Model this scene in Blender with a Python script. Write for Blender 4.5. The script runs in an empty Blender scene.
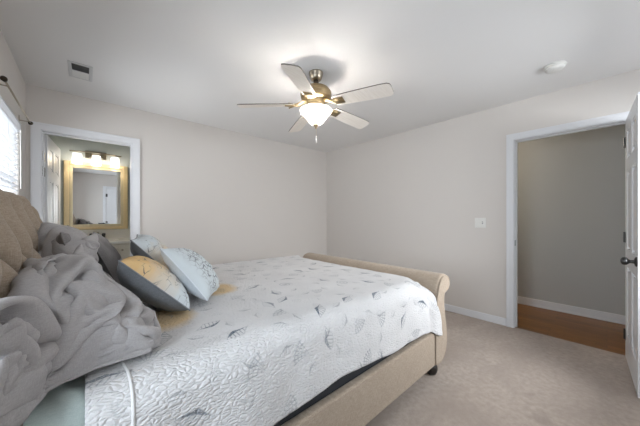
import bpy, bmesh, math, random
from mathutils import Vector, Matrix, noise as mnoise
PI = math.pi
rnd = random.Random(7)
S = bpy.context.scene
C = S.collection

# ------------------------------------------------------------------ camera, sky, sun and exposure
YAW = math.radians(47.98)
CAM_Z = 1.204
cam = bpy.data.cameras.new('camera'); cam_o = bpy.data.objects.new('camera', cam); C.objects.link(cam_o)
cam.sensor_width = 36.0; cam.lens = 258.5 / 640 * 36.0; cam.shift_y = 3.9 / 640; cam.clip_start = 0.02
cam_o.location = (0, 0, CAM_Z); cam_o.rotation_euler = (PI / 2, 0, YAW - PI / 2)
S.camera = cam_o
S.view_settings.view_transform = 'Standard'; S.view_settings.look = 'None'
S.view_settings.exposure = 0.84; S.view_settings.gamma = 1.0; S.view_settings.use_curve_mapping = False
S.cycles.use_denoising = True
S.cycles.max_bounces = 10; S.cycles.diffuse_bounces = 6; S.cycles.transparent_max_bounces = 12
S.cycles.caustics_reflective = False; S.cycles.caustics_refractive = False

w = bpy.data.worlds.new('overcast_sky'); S.world = w; w.use_nodes = True
w.node_tree.nodes['Background'].inputs[0].default_value = (0.86, 0.93, 1.0, 1)
w.node_tree.nodes['Background'].inputs[1].default_value = 1.3

def area(name, loc, rot, sx, sy, power, col):
    l = bpy.data.lights.new(name, 'AREA'); l.shape = 'RECTANGLE'; l.size = sx; l.size_y = sy
    l.energy = power; l.color = col
    o = bpy.data.objects.new(name, l); C.objects.link(o); o.location = loc; o.rotation_euler = rot
    return o
def point(name, loc, power, col, rad=0.03):
    l = bpy.data.lights.new(name, 'POINT'); l.energy = power; l.color = col; l.shadow_soft_size = rad
    o = bpy.data.objects.new(name, l); C.objects.link(o); o.location = loc
    return o
# room: wall C (blind window, an added window, headboard) x = XC, wall A (bathroom door) y = YA, wall B (hall door) x = XB, wall D y = YD
XC, XB, YA, YD, H = -0.426, 3.442, 3.63, -0.62, 2.447
# daylight lamps: two outside added unseen windows, one outside the blind window
area('daylight_added_front_window', (2.2, YD - 1.4, 1.9), (math.radians(82), 0, 0), 2.4, 1.6, 160, (0.92, 0.96, 1.0))
area('daylight_added_side_window', (XC - 0.6, 0.45, 1.45), (0, math.radians(-94), 0), 1.2, 1.4, 40, (0.80, 0.90, 1.0))
area('daylight_blind_window', (XC - 0.55, 2.87, .95), (0, math.radians(-118), 0), 1.2, 1.4, 48, (0.93, 0.97, 1.0))

# ------------------------------------------------------------------ helpers
class MB:
    """collects shapes into one mesh"""
    def __init__(s): s.v = []; s.f = []; s.uv = {}
    def add(s, vs, fs):
        n = len(s.v); s.v += [tuple(p) for p in vs]; s.f += [tuple(i + n for i in f) for f in fs]; return s
    def box(s, x0, y0, z0, x1, y1, z1):
        vs = [(x0,y0,z0),(x1,y0,z0),(x1,y1,z0),(x0,y1,z0),(x0,y0,z1),(x1,y0,z1),(x1,y1,z1),(x0,y1,z1)]
        return s.add(vs, [(0,3,2,1),(4,5,6,7),(0,1,5,4),(1,2,6,5),(2,3,7,6),(3,0,4,7)])
    def obox(s, M, hx, hy, hz):
        vs = [M @ Vector((a*hx, b*hy, c*hz)) for c in (-1,1) for a, b in ((-1,-1),(1,-1),(1,1),(-1,1))]
        return s.add(vs, [(0,3,2,1),(4,5,6,7),(0,1,5,4),(1,2,6,5),(2,3,7,6),(3,0,4,7)])
    def lathe(s, prof, M=None, n=32, caps=True):
        M = M or Matrix()
        vs = []; fs = []
        for r, z in prof:
            for k in range(n):
                a = 2*PI*k/n; vs.append(M @ Vector((r*math.cos(a), r*math.sin(a), z)))
        for i in range(len(prof)-1):
            for k in range(n):
                a, b = i*n+k, i*n+(k+1) % n
                fs.append((a, b, b+n, a+n))
        if caps:
            fs.append(tuple(range(n-1, -1, -1))); fs.append(tuple((len(prof)-1)*n + k for k in range(n)))
        return s.add(vs, fs)
    def tube(s, pts, r, n=8):
        pts = [Vector(p) for p in pts]; vs = []; fs = []
        up = None
        for i, p in enumerate(pts):
            t = (pts[min(i+1, len(pts)-1)] - pts[max(i-1, 0)]).normalized()
            if up is None: up = Vector((0,0,1)) if abs(t.z) < .9 else Vector((1,0,0))
            a = t.cross(up).normalized(); b = a.cross(t).normalized(); up = b
            rr = r[i] if isinstance(r, (list, tuple)) else r
            for k in range(n):
                q = 2*PI*k/n; vs.append(p + a*rr*math.cos(q) + b*rr*math.sin(q))
        for i in range(len(pts)-1):
            for k in range(n):
                a, b = i*n+k, i*n+(k+1) % n; fs.append((a, b, b+n, a+n))
        fs.append(tuple(range(n-1,-1,-1))); fs.append(tuple((len(pts)-1)*n+k for k in range(n)))
        return s.add(vs, fs)
    def prism(s, poly, axis, a0, a1):
        """closed 2-D outline extruded along an axis; poly in the other two axes in xyz order"""
        def P(p, a):
            return {'x': (a, p[0], p[1]), 'y': (p[0], a, p[1]), 'z': (p[0], p[1], a)}[axis]
        n = len(poly); vs = [P(p, a0) for p in poly] + [P(p, a1) for p in poly]
        fs = [(i, (i+1) % n, n+(i+1) % n, n+i) for i in range(n)] + [tuple(range(n-1,-1,-1)), tuple(range(n, 2*n))]
        return s.add(vs, fs)
    def grid(s, fn, nu, nv, uvfn=None, closed_v=False):
        base = len(s.v); vs = []; fs = []
        for i in range(nu+1):
            for j in range(nv+1):
                vs.append(tuple(fn(i/nu, j/nv)))
        W = nv+1
        for i in range(nu):
            for j in range(nv):
                fs.append((i*W+j, (i+1)*W+j, (i+1)*W+j+1, i*W+j+1))
        if uvfn:
            for i in range(nu+1):
                for j in range(nv+1): s.uv[base+i*W+j] = uvfn(i/nu, j/nv)
        return s.add(vs, fs)

def build(name, mb, m, parent=None, smooth=False, bevel=0, subsurf=0, solid=0, weld=False, segs=2):
    off = Vector(parent['o']) if parent is not None and 'o' in parent else Vector((0,0,0))
    me = bpy.data.meshes.new(name)
    me.from_pydata([tuple(Vector(p)-off) for p in mb.v], [], mb.f)
    if mb.uv:
        l = me.uv_layers.new(name='UVMap')
        for lp in me.loops: l.data[lp.index].uv = mb.uv.get(lp.vertex_index, (0,0))
    bm = bmesh.new(); bm.from_mesh(me)
    if weld: bmesh.ops.remove_doubles(bm, verts=bm.verts, dist=1e-5)
    bmesh.ops.recalc_face_normals(bm, faces=bm.faces); bm.to_mesh(me); bm.free()
    o = bpy.data.objects.new(name, me); C.objects.link(o)
    for mm in (m if isinstance(m, (list, tuple)) else [m]): me.materials.append(mm)
    if smooth:
        for p in me.polygons: p.use_smooth = True
    if bevel:
        b = o.modifiers.new('bevel', 'BEVEL'); b.width = bevel; b.segments = segs; b.limit_method = 'ANGLE'; b.angle_limit = 0.6
        for p in me.polygons: p.use_smooth = True
        o.modifiers.new('wn', 'WEIGHTED_NORMAL')
    if solid:
        q = o.modifiers.new('solid', 'SOLIDIFY'); q.thickness = solid; q.offset = 0
    if subsurf:
        q = o.modifiers.new('sub', 'SUBSURF'); q.levels = subsurf; q.render_levels = subsurf
    if parent is not None:
        o.parent = parent; o['o'] = tuple(off)
    else:
        o['o'] = (0.0, 0.0, 0.0)
    return o
def thing(name, label, cat, loc=(0,0,0), group=None):
    o = bpy.data.objects.new(name, None); C.objects.link(o); o.location = loc; o.empty_display_size = .05
    o['o'] = tuple(float(q) for q in loc); o['label'] = label; o['category'] = cat
    if group: o['group'] = group
    return o
def tag(o, label, cat, group=None, kind=None):
    o['label'] = label; o['category'] = cat
    if group: o['group'] = group
    if kind: o['kind'] = kind
    return o
def struct(name, mb, m, parent=None, **k):
    o = build(name, mb, m, parent, **k)
    if parent is None: o['kind'] = 'structure'
    return o
def placed(name, mb, m, loc, label, cat, group=None, **k):
    """a thing that is one mesh, with its origin at loc"""
    o = build(name, mb, m, {'o': loc} if False else None, **k)
    for v in o.data.vertices: v.co -= Vector(loc)
    o.location = loc; o['o'] = tuple(float(q) for q in loc)
    return tag(o, label, cat, group)
def sstep(a, b, x):
    t = max(0, min(1, (x-a)/(b-a))); return t*t*(3-2*t)

# ------------------------------------------------------------------ materials
class NT:
    def __init__(s, name):
        s.m = bpy.data.materials.new(name); s.m.use_nodes = True; s.t = s.m.node_tree
        s.b = s.t.nodes['Principled BSDF']; s.out = s.t.nodes['Material Output']
    def n(s, typ, **k):
        q = s.t.nodes.new(typ)
        for a, v in k.items(): setattr(q, a, v)
        return q
    def link(s, a, b): s.t.links.new(a, b)
    def set(s, sock, v):
        if hasattr(v, 'default_value') or isinstance(v, bpy.types.NodeSocket): s.link(v, sock)
        else: sock.default_value = v
    def math(s, op, a, b=0.0, c=None, clamp=False):
        q = s.n('ShaderNodeMath', operation=op, use_clamp=clamp); s.set(q.inputs[0], a); s.set(q.inputs[1], b)
        if c is not None: s.set(q.inputs[2], c)
        return q.outputs[0]
    def mix(s, f, a, b, blend='MIX'):
        q = s.n('ShaderNodeMix', data_type='RGBA', blend_type=blend)
        s.set(q.inputs[0], f); s.set(q.inputs[6], a); s.set(q.inputs[7], b); return q.outputs[2]
    def noise(s, vec, scale, detail=3, rough=.5, dist=0):
        q = s.n('ShaderNodeTexNoise'); q.inputs['Scale'].default_value = scale; q.inputs['Detail'].default_value = detail
        q.inputs['Roughness'].default_value = rough; q.inputs['Distortion'].default_value = dist
        if vec is not None: s.link(vec, q.inputs['Vector'])
        return q.outputs[0]
    def coord(s, which='Object'):
        return s.n('ShaderNodeTexCoord').outputs[which]
    def mapping(s, vec, scale=(1,1,1), loc=(0,0,0), rot=(0,0,0)):
        q = s.n('ShaderNodeMapping'); s.link(vec, q.inputs[0]); q.inputs['Scale'].default_value = scale
        q.inputs['Location'].default_value = loc; q.inputs['Rotation'].default_value = rot; return q.outputs[0]
    def ramp(s, f, stops):
        q = s.n('ShaderNodeValToRGB'); s.link(f, q.inputs[0]); e = q.color_ramp.elements
        while len(e) < len(stops): e.new(.5)
        for k, (p, c) in enumerate(stops): e[k].position = p; e[k].color = c if len(c) == 4 else (*c, 1)
        return q.outputs[0]
    def mr(s, v, a, b, c=0., d=1.):
        q = s.n('ShaderNodeMapRange', clamp=True); s.set(q.inputs[0], v)
        for i, x in enumerate((a, b, c, d)): q.inputs[i+1].default_value = x
        return q.outputs[0]
    def sep(s, v):
        q = s.n('ShaderNodeSeparateXYZ'); s.link(v, q.inputs[0]); return q.outputs
    def bump(s, h, strength, dist=.01, normal=None):
        q = s.n('ShaderNodeBump'); q.inputs['Strength'].default_value = strength; q.inputs['Distance'].default_value = dist
        s.link(h, q.inputs['Height'])
        if normal is not None: s.link(normal, q.inputs['Normal'])
        s.link(q.outputs[0], s.b.inputs['Normal']); return q.outputs[0]
    def base(s, col, rough=.6, metal=0., spec=.5):
        s.set(s.b.inputs['Base Color'], (*col, 1) if isinstance(col, tuple) and len(col) == 3 else col)
        s.set(s.b.inputs['Roughness'], rough); s.b.inputs['Metallic'].default_value = metal
        s.b.inputs['Specular IOR Level'].default_value = spec
        return s
def srgb(r, g, b):
    f = lambda c: ((c/255+.055)/1.055)**2.4 if c/255 > .04045 else c/255/12.92
    return (f(r), f(g), f(b))
def c4(c): return (*c, 1)

def plain(name, col, rough=.5, metal=0., spec=.5, nscale=40, var=.04, bump=.0):
    t = NT(name); co = t.coord()
    f = t.noise(co, nscale)
    a = tuple(c*(1-var) for c in col); b = tuple(min(1, c*(1+var)) for c in col)
    t.base(t.mix(f, c4(a), c4(b)), rough, metal, spec)
    if bump: t.bump(t.noise(co, nscale*6, 4), bump, .004)
    return t.m
M = {}
M['wall'] = plain('wall_paint', srgb(213, 208, 203), .75, spec=.25, nscale=1.5, var=.012, bump=.04)
M['ceiling'] = plain('ceiling_paint', srgb(228, 227, 226), .85, spec=.2, nscale=1.2, var=.012, bump=.05)
M['hallwall'] = plain('hall_wall_paint', srgb(188, 188, 186), .75, spec=.25, nscale=1.5, var=.01, bump=.04)
M['bathwall'] = plain('bathroom_wall_paint', srgb(208, 213, 211), .7, spec=.25, nscale=1.5, var=.012)
M['trim'] = plain('white_trim_paint', srgb(226, 227, 230), .35, spec=.45, nscale=3, var=.01)
M['plastic'] = plain('white_plastic', srgb(225, 224, 220), .4, nscale=10, var=.01)
M['ventmetal'] = plain('vent_metal', srgb(205, 205, 205), .45, nscale=10, var=.01)
M['recess'] = plain('duct_grey', srgb(128, 128, 128), .7, nscale=10, var=.05)
M['black'] = plain('black_plastic', srgb(30, 29, 28), .4, nscale=10, var=.05)
M['nickel'] = plain('brushed_nickel', srgb(176, 166, 150), .28, metal=1., nscale=60, var=.05)
M['brass'] = plain('antique_brass', srgb(178, 158, 122), .3, metal=1., nscale=30, var=.08)
M['steel'] = plain('dark_steel', srgb(92, 92, 92), .3, metal=1., nscale=30, var=.05)
M['bronze'] = plain('dark_bronze', srgb(70, 62, 54), .4, metal=1., nscale=30, var=.05)
M['chrome'] = plain('chrome', srgb(200, 202, 205), .12, metal=1., nscale=5, var=.02)
M['porcelain'] = plain('white_cultured_marble', srgb(236, 233, 226), .25, nscale=6, var=.02)
M['cabinet'] = plain('cream_cabinet_paint', srgb(222, 216, 203), .45, nscale=6, var=.02)
M['gold'] = plain('champagne_gold_frame', srgb(232, 210, 166), .42, metal=.3, nscale=25, var=.06)
M['goldpale'] = plain('pale_gold_inner_frame', srgb(226, 212, 178), .42, metal=.4, nscale=25, var=.05)
M['darkfabric'] = plain('charcoal_fabric', srgb(62, 63, 66), .9, spec=.1, nscale=60, var=.12, bump=.1)
M['bunfoot'] = plain('black_wood', srgb(34, 29, 26), .3, nscale=12, var=.1)
M['vinyl'] = plain('bathroom_floor_tile', srgb(190, 180, 165), .5, nscale=6, var=.04)

def wood_floor():
    t = NT('dark_oak_floor'); co = t.coord()
    v = t.mapping(co, (1,1,1), rot=(0,0,PI/2))
    br = t.n('ShaderNodeTexBrick'); t.link(v, br.inputs['Vector']); br.offset = .37
    br.inputs['Scale'].default_value = 1; br.inputs['Brick Width'].default_value = 1.1; br.inputs['Row Height'].default_value = .083
    br.inputs['Mortar Size'].default_value = .0012; br.inputs['Bias'].default_value = 0
    br.inputs['Color1'].default_value = c4(srgb(124, 80, 33)); br.inputs['Color2'].default_value = c4(srgb(160, 106, 46)); br.inputs['Mortar'].default_value = c4(srgb(45, 26, 14))
    g = t.noise(t.mapping(co, (30, 2.2, 1)), 2.2, 5, .6, .6)
    col = t.mix(.75, br.outputs['Color'], t.ramp(g, [(.3, (.35,.33,.3)), (.7, (1,1,1))]), 'MULTIPLY')
    t.base(col, .35); t.bump(br.outputs['Fac'], .15, -.002); return t.m
M['wood'] = wood_floor()
def carpet():
    t = NT('beige_carpet'); co = t.coord()
    big = t.noise(t.mapping(co, (1.0, 1.5, 1)), 1.7, 4, .55, .4); fine = t.noise(co, 260, 2, .6); mid = t.noise(co, 28, 3, .6)
    col = t.mix(t.mr(big, .33, .68), c4(srgb(170, 156, 145)), c4(srgb(200, 186, 174)))
    col = t.mix(t.mr(mid, .3, .7, 0, .8), col, c4(srgb(162, 148, 137)))
    st = t.noise(t.mapping(co, (1,1,1), loc=(3.1,1.7,0)), 3.2, 3, .5, .6)
    col = t.mix(t.mr(st, .66, .76, 0, .38), col, c4(srgb(124, 110, 99)))
    col = t.mix(t.mr(fine, .3, .7, 0, .35), col, c4(srgb(144, 131, 120)))
    t.base(col, .95, spec=.05); t.b.inputs['Sheen Weight'].default_value = .2
    t.bump(t.math('ADD', fine, t.math('MULTIPLY', mid, .6)), .55, .006); return t.m
M['carpet'] = carpet()
def linen(name, a, b, scale=1., bump=.25):
    t = NT(name); co = t.coord()
    w1 = t.noise(t.mapping(co, (1, 1, .12)), 420*scale, 2); w2 = t.noise(t.mapping(co, (.12, .12, 1)), 420*scale, 2)
    wv = t.math('ADD', t.math('MULTIPLY', w1, .5), t.math('MULTIPLY', w2, .5))
    lo = t.noise(co, 9, 3)
    col = t.mix(t.mr(wv, .36, .64), c4(a), c4(b)); col = t.mix(t.mr(lo, .3, .7, 0, .18), col, c4(tuple(.8*q for q in a)))
    t.base(col, .9, spec=.1); t.b.inputs['Sheen Weight'].default_value = .15; t.bump(wv, bump, .003); return t.m
M['linen'] = linen('beige_linen', srgb(151, 136, 120), srgb(183, 168, 151))
M['grey'] = linen('grey_cotton', srgb(166, 163, 163), srgb(184, 181, 181), 1.6, .06)
M['greydark'] = linen('dark_grey_cotton', srgb(122, 119, 119), srgb(142, 138, 137), 1.6, .08)
M['greyback'] = linen('slate_grey_cotton', srgb(122, 127, 133), srgb(144, 149, 155), 1.6, .1)
M['mint'] = linen('pale_aqua_cotton', srgb(188, 203, 200), srgb(206, 217, 213), 1.6, .05)

def shells(t, uv, cell, seed, ang_amp=2*PI, dens=1.0):
    """ink mask of scattered sea shells (turret, conch and fan shapes)"""
    v = t.mapping(uv, (1/cell, 1/cell, 1), loc=(seed, seed*.7, 0))
    vo = t.n('ShaderNodeTexVoronoi', voronoi_dimensions='2D', feature='F1'); vo.inputs['Scale'].default_value = 1.; vo.inputs['Randomness'].default_value = .62
    t.link(v, vo.inputs['Vector'])
    d = t.n('ShaderNodeVectorMath', operation='SUBTRACT'); t.link(v, d.inputs[0]); t.link(vo.outputs['Position'], d.inputs[1])
    rgb = t.n('ShaderNodeSeparateColor'); t.link(vo.outputs['Color'], rgb.inputs[0]); R, G, B = rgb.outputs
    ro = t.n('ShaderNodeVectorRotate', rotation_type='Z_AXIS'); t.link(d.outputs[0], ro.inputs['Vector']); t.link(t.math('MULTIPLY', R, ang_amp), ro.inputs['Angle'])
    x, y, _ = t.sep(ro.outputs[0])
    m = t.math
    # turret: narrow cone, dark wedge on one side, stripes across
    hw = m('MULTIPLY', m('SUBTRACT', .34, m('ABSOLUTE', m('ADD', y, .02))), m('MULTIPLY_ADD', y, .75, .46))
    inA = t.mr(m('SUBTRACT', hw, m('ABSOLUTE', x)), 0., .018)
    edge = t.mr(m('ABSOLUTE', m('SUBTRACT', hw, m('ABSOLUTE', x))), .030, .008)
    wedge = t.mr(m('SUBTRACT', x, m('MULTIPLY', hw, .25)), 0., .02)
    strp = t.mr(m('SINE', m('MULTIPLY_ADD', y, 70., m('MULTIPLY', x, 40.))), .25, .8)
    inkA = m('MULTIPLY', inA, m('MAXIMUM', m('MAXIMUM', m('MULTIPLY', wedge, 1.), m('MULTIPLY', strp, .5)), m('MULTIPLY', edge, .6)))
    # fan
    y2 = m('ADD', y, .2); rr = m('SQRT', m('ADD', m('MULTIPLY', x, x), m('MULTIPLY', y2, y2))); th = m('ARCTAN2', x, y2)
    inB = m('MULTIPLY', t.mr(rr, .40, .37), t.mr(m('ABSOLUTE', th), .72, .66))
    rib = t.mr(m('SINE', m('MULTIPLY', th, 26.)), .1, .8); arc = t.mr(m('SINE', m('MULTIPLY', rr, 75.)), .3, .9)
    inkB = m('MULTIPLY', inB, m('MAXIMUM', m('MULTIPLY', m('MULTIPLY', rib, t.mr(rr, .02, .4, .3, .8)), .7), m('MULTIPLY', arc, .32)))
    # loose curl
    r0 = m('SQRT', m('ADD', m('MULTIPLY', x, x), m('MULTIPLY', y, y)))
    a0 = m('ARCTAN2', y, x)
    sp = t.mr(m('SINE', m('ADD', m('MULTIPLY', r0, 62.), a0)), .3, .8)
    inkC = m('MULTIPLY', t.mr(r0, .25, .20), m('MULTIPLY', sp, .5))
    a_or_b = t.math('GREATER_THAN', G, .55); isC = t.math('GREATER_THAN', G, .90)
    ink = t.n('ShaderNodeMix', data_type='FLOAT'); t.link(a_or_b, ink.inputs[0]); t.link(inkA, ink.inputs[2]); t.link(inkB, ink.inputs[3])
    ink2 = t.n('ShaderNodeMix', data_type='FLOAT'); t.link(isC, ink2.inputs[0]); t.link(ink.outputs[0], ink2.inputs[2]); t.link(inkC, ink2.inputs[3])
    br = t.noise(uv, 130, 3, .6)
    k = t.math('MULTIPLY', ink2.outputs[0], t.mr(br, .30, .52, .2, 1.))
    return t.math('MULTIPLY', k, t.mr(B, 0., 1., .6, 1.0)), B

def quilt_mat():
    t = NT('quilted_seashell_cotton'); uv = t.coord('UV')
    k1, B1 = shells(t, uv, .205, 3.3); k2, B2 = shells(t, uv, .13, 11.9)
    blot = t.noise(uv, 4.2, 3, .5)
    col = t.mix(t.mr(blot, .35, .7), c4(srgb(212, 211, 211)), c4(srgb(220, 219, 219)))
    # soft sand-coloured patches
    x, y, _ = t.sep(uv)
    def blob(cx, cy, rx, ry):
        n = t.noise(uv, 16, 3)
        a = t.math('DIVIDE', t.math('SUBTRACT', x, cx), rx); b = t.math('DIVIDE', t.math('SUBTRACT', y, cy), ry)
        d = t.math('SQRT', t.math('ADD', t.math('MULTIPLY', a, a), t.math('MULTIPLY', b, b)))
        return t.mr(t.math('ADD', d, t.math('MULTIPLY', n, .5)), 1.35, .95)
    for p in SAND: col = t.mix(t.math('MULTIPLY', blob(*p), .8), col, c4(srgb(214, 184, 132)))
    col = t.mix(t.math('MULTIPLY', k2, .6), col, c4(srgb(124, 128, 132)))
    col = t.mix(t.math('MULTIPLY', k1, 1.), col, c4(srgb(64, 82, 98)))
    t.base(col, .85, spec=.15)
    wv = t.n('ShaderNodeTexVoronoi', voronoi_dimensions='2D', feature='DISTANCE_TO_EDGE'); wv.inputs['Scale'].default_value = 1
    wp = t.n('ShaderNodeVectorMath', operation='ADD'); nz = t.n('ShaderNodeTexNoise'); nz.inputs['Scale'].default_value = 22; nz.inputs['Detail'].default_value = 2; t.link(uv, nz.inputs['Vector'])
    sc = t.n('ShaderNodeVectorMath', operation='SCALE'); t.link(nz.outputs['Color'], sc.inputs[0]); sc.inputs['Scale'].default_value = .035
    t.link(uv, wp.inputs[0]); t.link(sc.outputs[0], wp.inputs[1])
    t.link(t.mapping(wp.outputs[0], (42, 84, 1), rot=(0,0,.25)), wv.inputs['Vector'])
    h = t.mr(wv.outputs['Distance'], 0., .28)
    h2 = t.noise(t.mapping(uv, (1, 2.4, 1), rot=(0,0,.25)), 55, 3, .6, .5)
    t.bump(t.math('ADD', h, t.math('MULTIPLY', h2, .7)), .55, .006)
    return t.m
SAND = [(.60, 1.10, .11, .15), (.25, .78, .13, .16)]
M['quilt'] = quilt_mat()
def print_mat(name, sand_from, cell, seed, coral=False, flip=False):
    t = NT(name); uv = t.coord('UV'); x, y, _ = t.sep(uv)
    n = t.noise(uv, 5, 3)
    if flip: x = t.math('SUBTRACT', 1.0, x)
    g = t.mr(t.math('ADD', x if sand_from == 'x' else y, t.math('MULTIPLY', n, .5)), *((.95, 1.35) if coral else (.45, 1.05)))
    col = t.mix(g, c4(srgb(206, 214, 218)), c4(srgb(222, 188, 136)))
    k, B = shells(t, uv, cell, seed)
    vo = t.n('ShaderNodeTexVoronoi', voronoi_dimensions='2D', feature='DISTANCE_TO_EDGE'); vo.inputs['Scale'].default_value = 11
    wp = t.n('ShaderNodeVectorMath', operation='ADD'); nz = t.n('ShaderNodeTexNoise'); nz.inputs['Scale'].default_value = 9; t.link(uv, nz.inputs['Vector'])
    sc = t.n('ShaderNodeVectorMath', operation='SCALE'); t.link(nz.outputs['Color'], sc.inputs[0]); sc.inputs['Scale'].default_value = .16
    t.link(uv, wp.inputs[0]); t.link(sc.outputs[0], wp.inputs[1]); t.link(wp.outputs[0], vo.inputs['Vector'])
    vein = t.mr(vo.outputs['Distance'], .14 if coral else .05, .02); gate = t.mr(t.noise(uv, 6, 2), .36 if coral else .46, .5 if coral else .6)
    ink = t.math('MAXIMUM', t.math('MULTIPLY', k, 1.), t.math('MULTIPLY', vein, gate))
    if coral: ink = t.math('MULTIPLY', ink, t.mr(y, .06, .25))
    col = t.mix(t.math('MULTIPLY', ink, .85), col, c4(srgb(88, 92, 98)))
    t.base(col, .85, spec=.15); t.bump(t.noise(uv, 180, 2), .12, .003)
    return t.m
M['printA'] = print_mat('sand_shell_print', 'x', .33, 2.1, flip=True)
M['printB'] = print_mat('sand_shell_print_pale', 'x', .36, 8.4)
M['printC'] = print_mat('white_coral_print', 'y', .4, 5.7, coral=True)
M['paleback'] = linen('pale_blue_white_cotton', srgb(205, 212, 220), srgb(222, 227, 232), 1.6, .05)
def blade_mat():
    t = NT('whitewashed_maple'); co = t.coord('Object')
    g = t.noise(t.mapping(co, (3, 40, 3)), 3, 4, .6, .4)
    t.base(t.mix(t.mr(g, .3, .7), c4(srgb(228, 220, 210)), c4(srgb(240, 234, 226))), .35); return t.m
M['blade'] = blade_mat()
M['bladeedge'] = plain('dark_blade_edge', srgb(120, 112, 104), .5, nscale=20, var=.05)
def frosted(name, col, emit, transp):
    t = NT(name)
    for n in list(t.t.nodes):
        if n != t.out: t.t.nodes.remove(n)
    tr = t.n('ShaderNodeBsdfTranslucent'); tr.inputs[0].default_value = (.9,.9,.88,1)
    tp = t.n('ShaderNodeBsdfTransparent'); gl = t.n('ShaderNodeBsdfGlossy'); gl.inputs['Roughness'].default_value = .25
    em = t.n('ShaderNodeEmission'); em.inputs[0].default_value = c4(col)
    nz = t.noise(t.coord(), 14, 3); t.link(t.mr(nz, .25, .75, emit*.85, emit*1.1), em.inputs[1])
    a = t.n('ShaderNodeMixShader'); a.inputs[0].default_value = transp; t.link(tr.outputs[0], a.inputs[1]); t.link(tp.outputs[0], a.inputs[2])
    b = t.n('ShaderNodeMixShader'); b.inputs[0].default_value = .06; t.link(a.outputs[0], b.inputs[1]); t.link(gl.outputs[0], b.inputs[2])
    c = t.n('ShaderNodeAddShader'); t.link(b.outputs[0], c.inputs[0]); t.link(em.outputs[0], c.inputs[1])
    t.link(c.outputs[0], t.out.inputs[0]); return t.m
M['bowl'] = frosted('frosted_glass_bowl', (1, .97, .92), .15, .6)
M['shade'] = frosted('frosted_glass_shade', (1, .98, .95), .3, .35)
def emit(name, col, s):
    t = NT(name); t.base(col, .5); t.b.inputs['Emission Color'].default_value = c4(col); t.b.inputs['Emission Strength'].default_value = s; return t.m
M['bulb'] = emit('lit_bulb', (1, .93, .82), 6)
def mirror():
    t = NT('mirror_silver'); t.base((.92, .93, .93), .01, 1.); return t.m
M['mirror'] = mirror()
def glass():
    t = NT('window_glass')
    for n in list(t.t.nodes):
        if n != t.out: t.t.nodes.remove(n)
    tp = t.n('ShaderNodeBsdfTransparent'); gl = t.n('ShaderNodeBsdfGlossy'); gl.inputs['Roughness'].default_value = .02
    a = t.n('ShaderNodeMixShader'); a.inputs[0].default_value = .07; t.link(tp.outputs[0], a.inputs[1]); t.link(gl.outputs[0], a.inputs[2]); t.link(a.outputs[0], t.out.inputs[0]); return t.m
M['glass'] = glass()
def slat():
    t = NT('white_blind_slat')
    for n in list(t.t.nodes):
        if n != t.out: t.t.nodes.remove(n)
    d = t.n('ShaderNodeBsdfDiffuse'); d.inputs[0].default_value = c4(srgb(235, 236, 238)); tr = t.n('ShaderNodeBsdfTranslucent'); tr.inputs[0].default_value = c4(srgb(235, 236, 238))
    a = t.n('ShaderNodeMixShader'); a.inputs[0].default_value = .3; t.link(d.outputs[0], a.inputs[1]); t.link(tr.outputs[0], a.inputs[2]); t.link(a.outputs[0], t.out.inputs[0]); return t.m
M['slat'] = slat()

# ------------------------------------------------------------------ room shell
WT = .12
DB0, DB1, DH = -.136, .682, 2.045          # hall doorway in wall B
DA0, DA1 = -.336, .395                      # bathroom doorway in wall A
W1 = (2.45, 3.295, .78, 1.985)              # window_1 in wall C (y0, y1, z0, z1)
W2_ADDED = (.02, .86, .78, 1.985)                 # window_3, added unseen in wall C beside the camera for its daylight
W3_ADDED = (1.75, 3.15, .85, 2.05)                # window_2, added unseen in wall D behind the camera for fill daylight (x0, x1)
HX = 4.49                                  # far wall of the hall
BY = 4.64                                   # far wall of the bathroom
struct('floor', MB().box(XC-WT, YD-WT, -.1, XB+.03, YA+WT, 0), M['carpet'])
struct('floor_hall', MB().box(XB+.03, -2.2, -.1, HX+WT, YA+WT, -.004), M['wood'])
struct('ceiling', MB().box(XC-WT, YD-WT, H, XB+WT, YA+WT, H+.1), M['ceiling'])
def wall_with_holes(name, m, axis, a0, a1, t0, t1, z1, holes):
    """axis 'x': wall runs along x, thick in y between t0 and t1"""
    mb = MB(); xs = sorted({a0, a1} | {h[0] for h in holes} | {h[1] for h in holes})
    for p, q in zip(xs, xs[1:]):
        spans = [(0, z1)]
        for h in holes:
            if h[0] <= p and q <= h[1]: spans = [(0, h[2]), (h[3], z1)]
        for s0, s1 in spans:
            if s1 - s0 > 1e-4:
                if axis == 'x': mb.box(p, t0, s0, q, t1, s1)
                else: mb.box(t0, p, s0, t1, q, s1)
    return struct(name, mb, m)
wall_with_holes('wall_left', M['wall'], 'y', YD-WT, YA, XC-WT, XC, H, [W1, W2_ADDED])
wall_with_holes('wall_back', M['wall'], 'x', XC-WT, XB, YA, YA+WT, H, [(DA0, DA1, 0, DH)])
wall_with_holes('wall_right', M['wall'], 'y', YD-WT, YA+WT, XB, XB+WT, H, [(DB0, DB1, 0, DH)])
DD0, DD1 = .40, 1.11                         # closet door in wall D (seen in the mirror)
wall_with_holes('wall_front', M['wall'], 'x', XC, XB, YD-WT, YD, H, [(DD0, DD1, 0, DH), W3_ADDED])
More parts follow.
